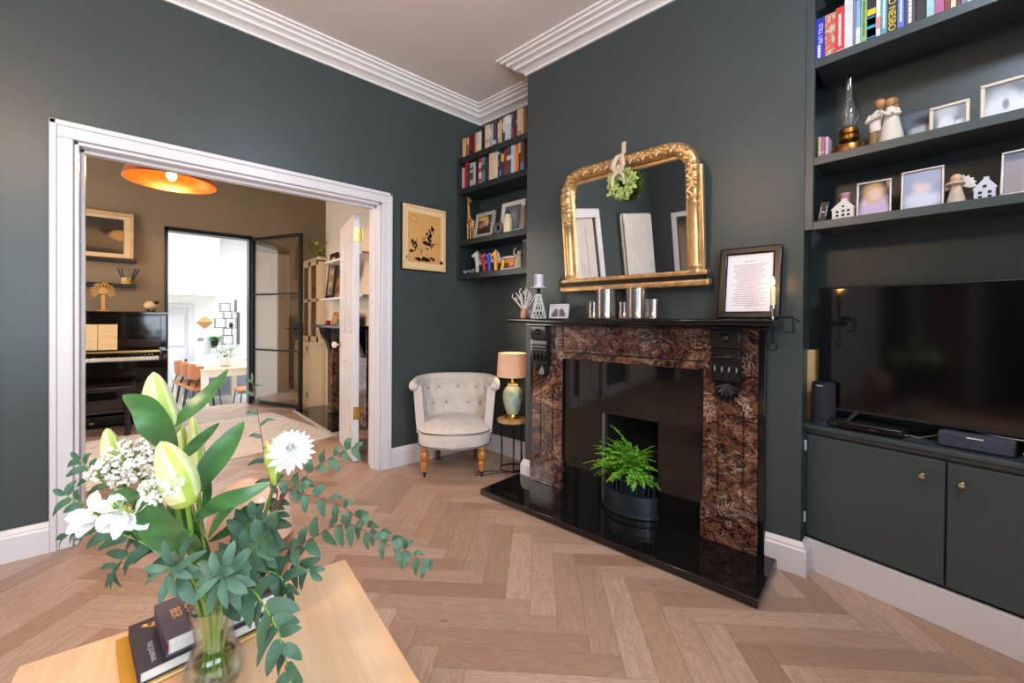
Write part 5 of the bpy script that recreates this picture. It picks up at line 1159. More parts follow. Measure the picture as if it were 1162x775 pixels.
MB().lathe([(.026, 0), (.024, .02), (.012, .072), (0, .074)], 18).obj('robe', mat('speckled_robe', '#cbb6a2', .7, .15, 90), an); MB().ball((0, -.002, .095), .017, .016, .018, 14, 10).obj('head', mat('beech', '#d6ad88', .5), an)
MB().lathe([(.02, 0), (.028, .004), (.022, .010), (.010, .012)], 14, c=(-.004, 0, .072)).obj('collar', mat('cream_scarf', '#d8c8b2', .7), an)
for sx in (-1, 1):
    mb = MB()
    for k in range(5):
        a = rad(-8+k*22); mb.leaf((sx*.010, .012, .068), (sx*math.cos(a), 0, math.sin(a)), (0, -1, 0), .042 if sx > 0 else .024, .017, 0, .1, 5, .7)
    mb.obj('wing', PW_, an, solid=.003)
wood_house('white wooden house ornament between the angel and the large photo', .528, -.075, .062, .086, [(-.011, .03, .0048), (.012, .03, .0048), (-.011, .014, .0048), (.012, .014, .0048), (.0, .052, .0048)], mat('cool_white_wood', '#d3d6e0', .6, .04, 14))
KID3 = picture('family_photo', '#8d868f', [(.03, .10, .04, .04, '#b98f7c', .5), (-.04, .05, .035, .06, '#8f8484', .5), (.04, .03, .06, .04, '#d5cdd4', .5), (0, .15, .12, .02, '#5d6478', .4), (.02, .14, .03, .02, '#6a4f42', .4)], .25)
lean('silver_photo_frame', 'large silver framed family photo at the right end of the lower shelf', 'photo frame', *S(.655, -.035, z2), .185, .168, SILV, KID3, .0085, rz=SHW.rz-.1, tilt=-14)
# cabinet: heading slightly different from the shelves above
CW = 1.25; CT = .665
cb = thing('alcove_cabinet', 'dark green alcove cabinet with two doors and brass knobs', 'cabinet', CAB.p(0, 0, 0), CAB.rz)
MB().box(0.0, CW, .022, .16, .145, .645).box(-.02, CW, .004, .03, .628, .645).obj('carcass', GREENJ, cb, bev=.001)
MB().prism([(-.03, -.006), (CW, -.006), (CW, .352), (-.03, .172)], .645, CT).obj('cabinet_top', GREENJ, cb, bev=.003)
B(-.022, -.002, .006, .03, .14, .645).obj('scribe_strip', GREENJ, cb)
for x0, x1, kx in ((.0, .446, .388), (.452, .90, .492)):
    d = B(x0, x1, 0, .02, .158, .618).obj('door', GREENJ, cb, bev=.002)
    k = MB().lathe([(.006, 0), (.006, .012), (.011, .016), (.012, .022), (.008, .027), (0, .028)], 16).obj('knob', mat('polished_brass', '#efdcb4', .22, .05, 20, metal=1), d, loc=(kx, 0, .552), rot=(PI/2, 0, 0))
    for z in (.235, .565):
        if x0 == 0: B(x0-.010, x0-.002, -.004, .012, z-.024, z+.024).obj('hinge', mat('white_hinge', '#d9d9dc', .3), d, bev=.003)
o = struct(MB().box(0, CW, .0, .02, 0, .142).obj('baseboard_cabinet', WHITE, None, loc=CAB.p(0, 0, 0), rot=(0, 0, CAB.rz), bev=.002))
# television
tv = thing('television', 'large black flat screen television on the alcove cabinet', 'television', (2.365, .495, 0), rad(-98.5))
TVW, TV0, TV1 = 1.06, .735, 1.292
B(0, TVW, 0, .035, TV0, TV1).obj('casing', BLACKPL, tv, bev=.006)
SCR = NT('tv_screen'); SCR.base(SCR.ramp(SCR.noise(SCR.obj(), 2), [(.4, '#060506'), (.6, '#080708')])); SCR = SCR.set(Roughness=.09, Specular_IOR_Level=.45)
B(.008, TVW-.008, -.002, .004, TV0+.012, TV1-.008).obj('screen', SCR, tv, bev=.001)
B(.006, TVW-.006, -.004, .0, TV0, TV0+.011).obj('lower_bezel', BLACKPL, tv, bev=.001)
for x in (.16, .88): MB().tube([(x, .015, TV0+.02), (x-.05, -.06, CT+.006)], .009, 8).tube([(x, .02, TV0+.02), (x+.03, .09, CT+.006)], .009, 8).obj('foot', BLACKPL, tv)
# speaker, wooden board, set top box, sound bar, cables
spk = thing('smart_speaker', 'black fabric cylindrical speaker at the left end of the cabinet top', 'speaker', (2.335, .466, CT+.0005), rad(-98))
MB().lathe([(.040, 0), (.043, .004), (.043, .012)], 28).obj('base_ring', mat('blue_grey_plastic', '#3a4152', .3), spk)
MB().lathe([(.043, .012), (.0445, .02), (.0445, .18), (.043, .185)], 28).obj('fabric_body', mat('speaker_fabric', '#24272f', .9, .2, 60, .5, 500), spk)
MB().lathe([(.043, .185), (.0435, .19), (.038, .195), (0, .194)], 28).obj('top_cap', BLACKPL, spk); B(-.012, .012, -.0462, -.0435, .176, .182).obj('logo_mark', mat('pale_mark', '#aab0bd', .4), spk)
tag(B(-.035, .035, -.008, .008, 0, .335).obj('wooden_block', wood('pine_block', '#c79a62', '#e0b981', .5, 3, (8, 8, 1)), None, loc=(2.40, .512, CT+.0005), rot=(0, rad(0), rad(-60)), bev=.002), 'tall pale pine board standing behind the black speaker', 'board')
bx2 = thing('set_top_box', 'low black set top box under the left of the television', 'box', (2.33, .31, CT+.0005), rad(-97))
B(-.125, .125, -.06, .08, .006, .036).obj('case', BLACKPL, bx2, bev=.008)
B(-.12, .12, -.0615, -.059, .012, .03).obj('front_panel', mat('dark_gloss', '#0d0d10', .1), bx2); MB().ball((-.095, -.062, .021), .003, nu=8, nv=6).obj('button', CHROME, bx2); B(.02, .05, -.0622, -.06, .016, .02).obj('display', mat('dim_display', '#55363a', .3), bx2)
for x in (-.1, .1): B(x-.01, x+.01, -.05, .07, 0, .006).obj('foot', BLACKPL, bx2)
sb = thing('sound_bar', 'small grey fabric sound bar at the front edge of the cabinet', 'speaker', CAB.p(.512, -.075, CT+.0005), CAB.rz)
B(-.095, .095, -.035, .035, .003, .058).obj('bar_body', mat('grey_speaker_cloth', '#3c4150', .9, .15, 60, .4, 500), sb, bev=.006); B(-.02, .022, -.0362, -.034, .046, .050).obj('logo_mark', PAPER, sb); B(.088, .0965, -.034, .034, .006, .055).obj('end_cap', BLACKPL, sb, bev=.002)
for x in (-.07, .07): B(x-.012, x+.012, -.025, .025, 0, .004).obj('foot', BLACKPL, sb)
tag(MB().tube([CAB.p(.30+.055*math.cos(a*.35), -.09+.035*math.sin(a*.35), CT+.004+.012*max(0, math.sin(a*.35))) for a in range(3, 18)]+[CAB.p(.36, -.14, CT+.004), CAB.p(.42, -.15, CT+.03), CAB.p(.46, -.15, CT+.066), CAB.p(.55, -.09, CT+.062), CAB.p(.66, -.08, CT+.062), CAB.p(.76, -.1, CT+.004)], .0022, 6).obj('white_cable', mat('white_cable_mat', '#b9b4b4', .4)), 'thin white cable looping behind the sound bar', 'cable')
rdc = thing('red_case', 'red and white case at the right edge beside the sound bar', 'box', CAB.p(.68, -.06, CT+.0005), CAB.rz)
B(-.05, .08, -.03, .05, .03, .055).obj('red_lid', mat('bright_red', '#d8243c', .35), rdc, bev=.006); B(-.055, .085, -.035, .055, .024, .030).obj('rim', PAPER, rdc, bev=.002); B(-.045, .075, -.028, .048, 0, .024).obj('box_base', mat('dark_mauve', '#4a2f3a', .5), rdc, bev=.004)
# ------------------------------------------------------------------ buttoned corner chair
ac = thing('tufted_armchair', 'buttoned cream linen tub chair on turned oak legs in the corner', 'armchair', (1.782, 2.642, 0), rad(-38))
def super_plan(a, b, n=44, e=2.7, cy=0.0): 
    o = []
    for k in range(n):
        t = 2*PI*k/n; c, s_ = math.cos(t), math.sin(t)
        o.append((a*math.copysign(abs(c)**(2/e), c), cy+b*math.copysign(abs(s_)**(2/e), s_)))
    return o
def padded(rows):
    """stack of plan outlines (a, b, z)"""
    mb = MB(); n = 44; v = []; f = []
    for a, b, z in rows: v += [(x, y, z) for x, y in super_plan(a, b, n, cy=-.03)]
    for i in range(len(rows)-1):
        for j in range(n): f.append((i*n+j, i*n+(j+1) % n, (i+1)*n+(j+1) % n, (i+1)*n+j))
    f.append(tuple(range(n))[::-1]); f.append(tuple((len(rows)-1)*n+j for j in range(n)))
    return mb.add(v, f)
padded([(.25, .225, .218), (.262, .238, .222), (.268, .244, .26), (.266, .242, .315), (.258, .234, .322)]).obj('seat_base', LINEN, ac)
# seat cushion with shallow tufts
mb = MB(); n = 44; rings = 9; v = []; f = []
tufts = [(-.13, -.16), (0, -.17), (.13, -.16), (-.07, -.07), (.07, -.07), (-.14, .02), (0, .02), (.14, .02)]
def dome(x, y, r): 
    z = .335+.075*(1-r**3.2)
    for tx, ty in tufts: z -= .022*math.exp(-((x-tx)**2+(y-ty)**2)/.0012)
    return z
pl_ = super_plan(.272, .246, n, cy=-.03)
v = [(0, -.03, dome(0, -.03, 0))]
for i in range(1, rings+1):
    r = i/rings
    v += [(x*r, -.03+(y+.03)*r, dome(x*r, -.03+(y+.03)*r, r)) for x, y in pl_]
v += [(x*.985, -.03+(y+.03)*.985, .325) for x, y in pl_]
for j in range(n): f.append((0, 1+j, 1+(j+1) % n))
for i in range(rings):
    for j in range(n):
        a = 1+i*n; f.append((a+j, a+n+j, a+n+(j+1) % n, a+(j+1) % n))
mb.add(v, f).obj('seat_cushion', LINEN, ac, smooth=70)
NAIL = mat('antique_nail', '#4b3b30', .35, .1, 20, metal=.7)
mb = MB()
for z in (.232, .328):
    P = super_plan(.268, .244, 170, cy=-.03)
    for x, y in P:
        if y < .05: mb.ball((x, y, z), .0042, nu=6, nv=4)
o = mb.obj('nail_trim', NAIL, ac); o['kind'] = 'stuff'
# curved back with dimples
ba = lambda t: rad(-12+204*t)     # sweep from right front round to left front
def back_pt(t, h, off, dim=True):
    a = ba(t); ax_, by = .252+.028*h, .225+.035*h
    sq = lambda q: math.copysign(abs(q)**.72, q)
    x, y = ax_*sq(math.cos(a)), -.03+by*sq(math.sin(a))
    nx, ny = math.cos(a), math.sin(a); z = .30+.365*h-.02*abs(2*t-1)**3*h
    d = off
    if dim:
        for bt_, bh in buttons: d += .032*math.exp(-(((t-bt_)*1.05)**2+((h-bh)*.40)**2)/.0026)
    return (x+nx*d, y+ny*d, z)
buttons = [(.12+.76*k/6, .80) for k in range(7)]+[(.183+.634*k/5, .46) for k in range(6)]
NT_, NH = 60, 16
mb = MB(); v = []; f = []
for i in range(NT_+1):
    for j in range(NH+1): v.append(back_pt(i/NT_, j/NH, -.034))
for i in range(NT_):
    for j in range(NH): a = i*(NH+1)+j; f.append((a, a+1, a+NH+2, a+NH+1))
off = len(v)
for i in range(NT_+1):
    for j in range(NH+1): v.append(back_pt(i/NT_, j/NH, .026, False))
for i in range(NT_):
    for j in range(NH): a = off+i*(NH+1)+j; f.append((a, a+NH+1, a+NH+2, a+1))
for j in range(NH):
    f.append((j+1, j, off+j, off+j+1)); a = NT_*(NH+1)+j; f.append((a, a+1, off+a+1, off+a))
for i in range(NT_):
    a = i*(NH+1); f.append((a, a+NH+1, off+a+NH+1, off+a)); a += NH; f.append((a+NH+1, a, off+a, off+a+NH+1))
mb.add(v, f).obj('backrest', LINEN, ac, smooth=70)
mb = MB().tube([back_pt(k/40, 1.0, .022, False)[:2]+(back_pt(k/40, 1, 0, False)[2]+.002,) for k in range(41)], .034, 12)
for t_ in (0, 1): mb.ball(back_pt(t_, 1.0, .022, False), .036, .036, .034, 12, 8)
mb.obj('top_roll', LINEN, ac, smooth=70)
for bt_, bh in buttons: MB().ball(back_pt(bt_, bh, -.040), .012, .012, .012, 10, 6).obj('button', mat('button_linen', '#b3a598', .8), ac)
for sx in (-1, 1):
    l = MB().lathe([(.026, .222), (.028, .20), (.022, .192), (.030, .178), (.034, .155), (.030, .135), (.021, .125), (.021, .118), (.025, .112), (.027, .10), (.018, .055), (.020, .05), (.016, .046), (.012, .044)], 18).obj('leg', TURNED, ac, loc=(sx*.205, -.195, 0))
    MB().lathe([(.013, .05), (.014, .03), (.008, .026)], 12).tube([(-.006, .012, .014), (.006, .012, .014)], .0135, 14).tube([(0, 0, .04), (0, .010, .02)], .006, 6).obj('caster', BLACKM, l)
    MB().prism([(-.017, -.017), (.017, -.017), (.017, .017), (-.017, .017)], 0, .23, 'z', X=Matrix(((1, 0, .10*0, 0), (0, 1, -.35, .06), (0, 0, 1, 0), (0, 0, 0, 1)))).obj('rear_leg', wood('dark_oak_leg', '#5a3218', '#7a4724', .35, 4, (8, 8, 1)), ac, loc=(sx*.15, .145, 0), bev=.003)
# ------------------------------------------------------------------ side table and lamp
stb = thing('side_table', 'small round wooden topped side table with black metal legs beside the chair', 'table', (2.10, 2.345, 0), rad(20))
wd_ = wood('rustic_top', '#a87b4c', '#cda06c', .5, 3, (1, 7, 1))
MB().lathe([(0, .362), (.112, .362), (.118, .368), (.118, .385), (.112, .39), (0, .39)], 36).obj('tabletop', wd_, stb)
for k in range(3):
    a = rad(215+120*k); MB().tube([(.088*math.cos(a), .088*math.sin(a), .362), (.088*math.cos(a), .088*math.sin(a), .0)], .0062, 8).obj('leg', BLACKM, stb)
MB().tube([(.088*math.cos(k*PI/16), .088*math.sin(k*PI/16), .008) for k in range(32)], .006, 6, closed=True).obj('base_ring', BLACKM, stb)
lm = thing('table_lamp', 'green ceramic table lamp with bird painting and a beige drum shade', 'lamp', (2.105, 2.35, .3905))
CER = picture('celadon_glaze', '#b8c3a2', [(-.03, .13, .02, .035, '#93a39c', .5), (.01, .17, .018, .02, '#76898a', .5), (-.05, .19, .02, .02, '#8fa58c', .6), (.04, .11, .02, .03, '#93a08a', .6), (-.015, .09, .012, .03, '#84958c', .5)], .12)
MB().lathe([(.042, .028), (.046, .032), (.060, .07), (.074, .13), (.078, .18), (.070, .21), (.052, .232), (.040, .245), (.042, .252), (.036, .258), (0, .258)], 32).obj('ceramic_body', CER, lm)
MB().lathe([(0, 0), (.060, 0), (.062, .006), (.056, .014), (.048, .018), (.046, .028), (0, .028)], 28).obj('brass_foot', BRASS, lm)
MB().lathe([(.034, .258), (.036, .264), (.012, .268), (.010, .30), (.014, .305), (.014, .33), (0, .33)], 16).obj('brass_neck', BRASS, lm)
SHD = NT('lamp_shade_linen'); SHD.base(lin('#d3bfae')); SHD.bump(SHD.noise(SHD.mapv(SHD.obj(), (1, 1, .3)), 300, 2), .2, .002)
tl = SHD.n('ShaderNodeBsdfTranslucent'); tl.inputs[0].default_value = lin('#dcc0a4'); mx = SHD.n('ShaderNodeMixShader'); mx.inputs[0].default_value = .3
SHD.t.links.new(SHD.b.outputs[0], mx.inputs[1]); SHD.t.links.new(tl.outputs[0], mx.inputs[2]); SHD.t.links.new(mx.outputs[0], SHD.o.inputs[0]); SHD = SHD.set(Roughness=.9)
MB().lathe([(.122, .315), (.112, .49), (.110, .49), (.120, .315)], 40, closed=True).obj('lamp_shade', SHD, lm)
MB().lathe([(.1225, .315), (.1235, .319), (.122, .323), (.1195, .319)], 40, closed=True).obj('shade_trim', mat('shade_trim_mat', '#d8bd94', .8), lm)
MB().lathe([(.112, .484), (.1135, .488), (.112, .492), (.1095, .488)], 40, closed=True).obj('shade_trim', mat('shade_trim_mat', '#d8bd94', .8), lm)
MB().tube([(-.11, 0, .478), (.11, 0, .478)], .0018, 5).tube([(0, -.11, .478), (0, .11, .478)], .0018, 5).tube([(0, 0, .33), (.0, .0, .478)], .003, 5).obj('shade_carrier', BRASS, lm)
MB().ball((0, 0, .385), .027, .027, .034, 14, 10).obj('bulb', glow('lamp_bulb', '#ffd08a', 26), lm)
tag(MB().tube([(2.21, 2.36, .16), (2.205, 2.345, .06), (2.12, 2.28, .006), (2.02, 2.30, .006), (1.94, 2.345, .006), (1.86, 2.37, .006), (1.80, 2.41, .006), (1.86, 2.45, .006), (1.95, 2.40, .006), (2.03, 2.33, .006), (2.06, 2.27, .006)], .0032, 6).obj('lamp_cord', BLACKPL), 'black lamp cord looping on the floor between chair and side table', 'cord')
sk_ = thing('wall_socket', 'pale double wall socket above the skirting behind the side table', 'socket', ALC.p(.40, 0, .385), ALC.rz)
B(-.06, .06, -.012, 0, 0, .085).obj('plate', mat('beech_plate', '#d9b79a', .4), sk_, bev=.004); B(-.03, .0, -.03, -.012, .02, .055).obj('plug', BLACKPL, sk_, bev=.004); B(.02, .03, -.016, -.012, .045, .06).obj('rocker', PAPER, sk_)
# radiator on the left wall (seen in the mirror)
RADM = mat('radiator_enamel', '#d9d0c6', .4)
ra = thing('column_radiator', 'tall white column radiator on the left wall, seen in the mirror', 'radiator', (-2.82, 2.955, .12))
for k in range(15):
    x = -.66+k*.0943
    MB().tube([(x, -.04, 0), (x, -.04, 1.82)], .026, 8).tube([(x, -.09, 0), (x, -.09, 1.82)], .026, 8).obj('column', RADM, ra)
for z in (0.0, 1.82): MB().tube([(-.68, -.065, z), (.68, -.065, z)], .028, 10).obj('header', WHITE, ra)
for z in (.25, 1.6): MB().box(-.5, -.46, -.04, .015, z, z+.05).box(.46, .5, -.04, .015, z, z+.05).obj('bracket', WHITE, ra)
# globe light added out of view behind the camera to warm the ceiling
cl = thing('unseen_ceiling_light', 'added warm glass globe light, unseen behind the camera', 'lamp', (-.75, .95, 2.55))
MB().ball((0, 0, 0), .13, .13, .13, 20, 14).obj('globe', glow('added_globe_glow', '#ffc896', 22), cl); MB().lathe([(.05, .11), (.05, .16), (.01, .17), (.006, .40), (.06, .41), (.06, .42)], 16).obj('stem', BRASS, cl)

cl2 = thing('unseen_ceiling_light', 'added flush opal light for the alcove shelving, unseen behind the camera', 'lamp', (1.05, -.40, CEIL))  # unseen cool light added to brighten the right alcove from above
MB().lathe([(.17, 0), (.17, -.02), (.16, -.03)], 28).obj('base_plate', WHITE, cl2); MB().lathe([(.155, -.03), (.14, -.06), (.09, -.085), (0, -.095)], 28).obj('added_opal_glow', glow('added_opal_glow', '#eef2ff', 6), cl2)
# flower stem lines in metres from the foot of the vase
LILY_MAIN = [(-0.008, 0.021, 0.005), (-0.007, 0.006, 0.073), (-0.013, 0.011, 0.154), (-0.03, 0.013, 0.241), (-0.052, 0.019, 0.326), (-0.065, 0.031, 0.423), (-0.073, 0.038, 0.516)]
LILY_SIDE = [(-0.03, 0.013, 0.241), (-0.042, -0.057, 0.344), (-0.05, -0.089, 0.415)]
BUD_1 = [(-0.073, 0.038, 0.512), (-0.085, 0.036, 0.565), (-0.094, 0.044, 0.639)]
BUD_2 = [(-0.049, -0.09, 0.412), (-0.066, -0.102, 0.478), (-0.086, -0.084, 0.53)]
LILY_REAR = [(-0.002, -0.012, 0.022), (-0.0, 0.0, 0.073), (-0.001, 0.0, 0.154), (-0.005, 0.058, 0.221), (-0.015, 0.093, 0.305), (-0.021, 0.099, 0.392)]
LILY_REAR2 = [(-0.01, 0.076, 0.272), (-0.028, 0.119, 0.329), (-0.039, 0.136, 0.396)]
BUD_3 = [(-0.021, 0.099, 0.39), (-0.022, 0.106, 0.458), (-0.029, 0.106, 0.532)]
BUD_4 = [(-0.039, 0.136, 0.392), (-0.045, 0.141, 0.464), (-0.05, 0.138, 0.528)]
LILY_LEFT = [(-0.019, 0.017, 0.013), (-0.014, 0.012, 0.073), (-0.025, 0.022, 0.154), (-0.05, 0.072, 0.223), (-0.098, 0.141, 0.305), (-0.141, 0.192, 0.376), (-0.153, 0.204, 0.423)]
BUD_5 = [(-0.153, 0.204, 0.419), (-0.159, 0.209, 0.461), (-0.167, 0.209, 0.508)]
LILY_LEAVES = [('main', [(-0.076, 0.027, 0.522), (-0.045, -0.0, 0.557), (-0.008, 0.007, 0.593), (0.023, 0.006, 0.639)], 0.036, 0.5), ('main', [(-0.067, -0.021, 0.494), (-0.088, -0.029, 0.544), (-0.108, -0.011, 0.581), (-0.138, 0.043, 0.598)], 0.054, 0.35), ('main', [(-0.056, -0.004, 0.47), (-0.027, -0.003, 0.497), (0.008, 0.006, 0.53)], 0.03, 0.5), ('main', [(-0.04, -0.005, 0.391), (-0.013, -0.015, 0.441), (0.019, -0.017, 0.488), (0.048, -0.016, 0.531)], 0.046, 0.5), ('main', [(-0.026, -0.044, 0.308), (-0.068, -0.047, 0.341), (-0.093, -0.038, 0.386), (-0.097, -0.021, 0.428)], 0.071, 0.5), ('main', [(-0.039, -0.032, 0.355), (-0.007, -0.087, 0.397), (0.029, -0.12, 0.415), (0.074, -0.133, 0.431)], 0.029, 0.5), ('main', [(-0.015, -0.04, 0.316), (-0.002, -0.078, 0.364), (0.022, -0.1, 0.399), (0.052, -0.113, 0.414)], 0.016, 0.5), ('left', [(-0.096, 0.046, 0.4), (-0.122, 0.015, 0.416), (-0.149, -0.001, 0.414), (-0.182, 0.029, 0.38)], 0.036, 0.4), ('left', [(-0.105, 0.134, 0.315), (-0.126, 0.139, 0.305), (-0.152, 0.136, 0.303), (-0.158, 0.14, 0.294)], 0.029, 0.5), ('left', [(-0.052, 0.046, 0.244), (-0.073, 0.038, 0.282), (-0.112, 0.073, 0.322), (-0.141, 0.099, 0.318)], 0.025, 0.5), ('rear', [(-0.001, 0.041, 0.227), (-0.02, 0.085, 0.253), (-0.047, 0.136, 0.319), (-0.059, 0.146, 0.366)], 0.046, 0.5), ('rear', [(-0.004, 0.071, 0.262), (0.034, 0.05, 0.286), (0.06, 0.027, 0.325), (0.089, 0.001, 0.339)], 0.025, 0.5), ('rear', [(-0.012, 0.091, 0.305), (-0.001, 0.108, 0.355), (-0.003, 0.123, 0.43)], 0.021, 0.5)]
MUM_STEM = [(0.009, -0.008, 0.014), (0.006, -0.006, 0.073), (0.012, -0.01, 0.155), (0.042, -0.038, 0.227), (0.074, -0.04, 0.307), (0.093, -0.043, 0.377), (0.112, -0.06, 0.442)]
MUM_HEAD = (0.121, -0.081, 0.47)
MUM_BUD = [(0.099, -0.048, 0.395), (0.093, -0.043, 0.442), (0.088, -0.051, 0.477)]
WHITE_STEM = [(-0.008, 0.021, 0.005), (-0.007, 0.006, 0.073), (-0.013, 0.011, 0.154), (-0.041, -0.004, 0.245), (-0.074, -0.001, 0.316), (-0.106, 0.014, 0.363), (-0.13, 0.022, 0.384)]
WHITE_HEADS = [(-0.158, 0.033, 0.389), (-0.138, 0.002, 0.398), (-0.121, 0.001, 0.384), (-0.173, 0.06, 0.376)]
SPRAY_STEM = [(-0.019, 0.017, 0.013), (-0.014, 0.012, 0.073), (-0.025, 0.022, 0.154), (-0.047, 0.055, 0.238), (-0.079, 0.07, 0.334), (-0.105, 0.08, 0.41), (-0.125, 0.085, 0.457)]
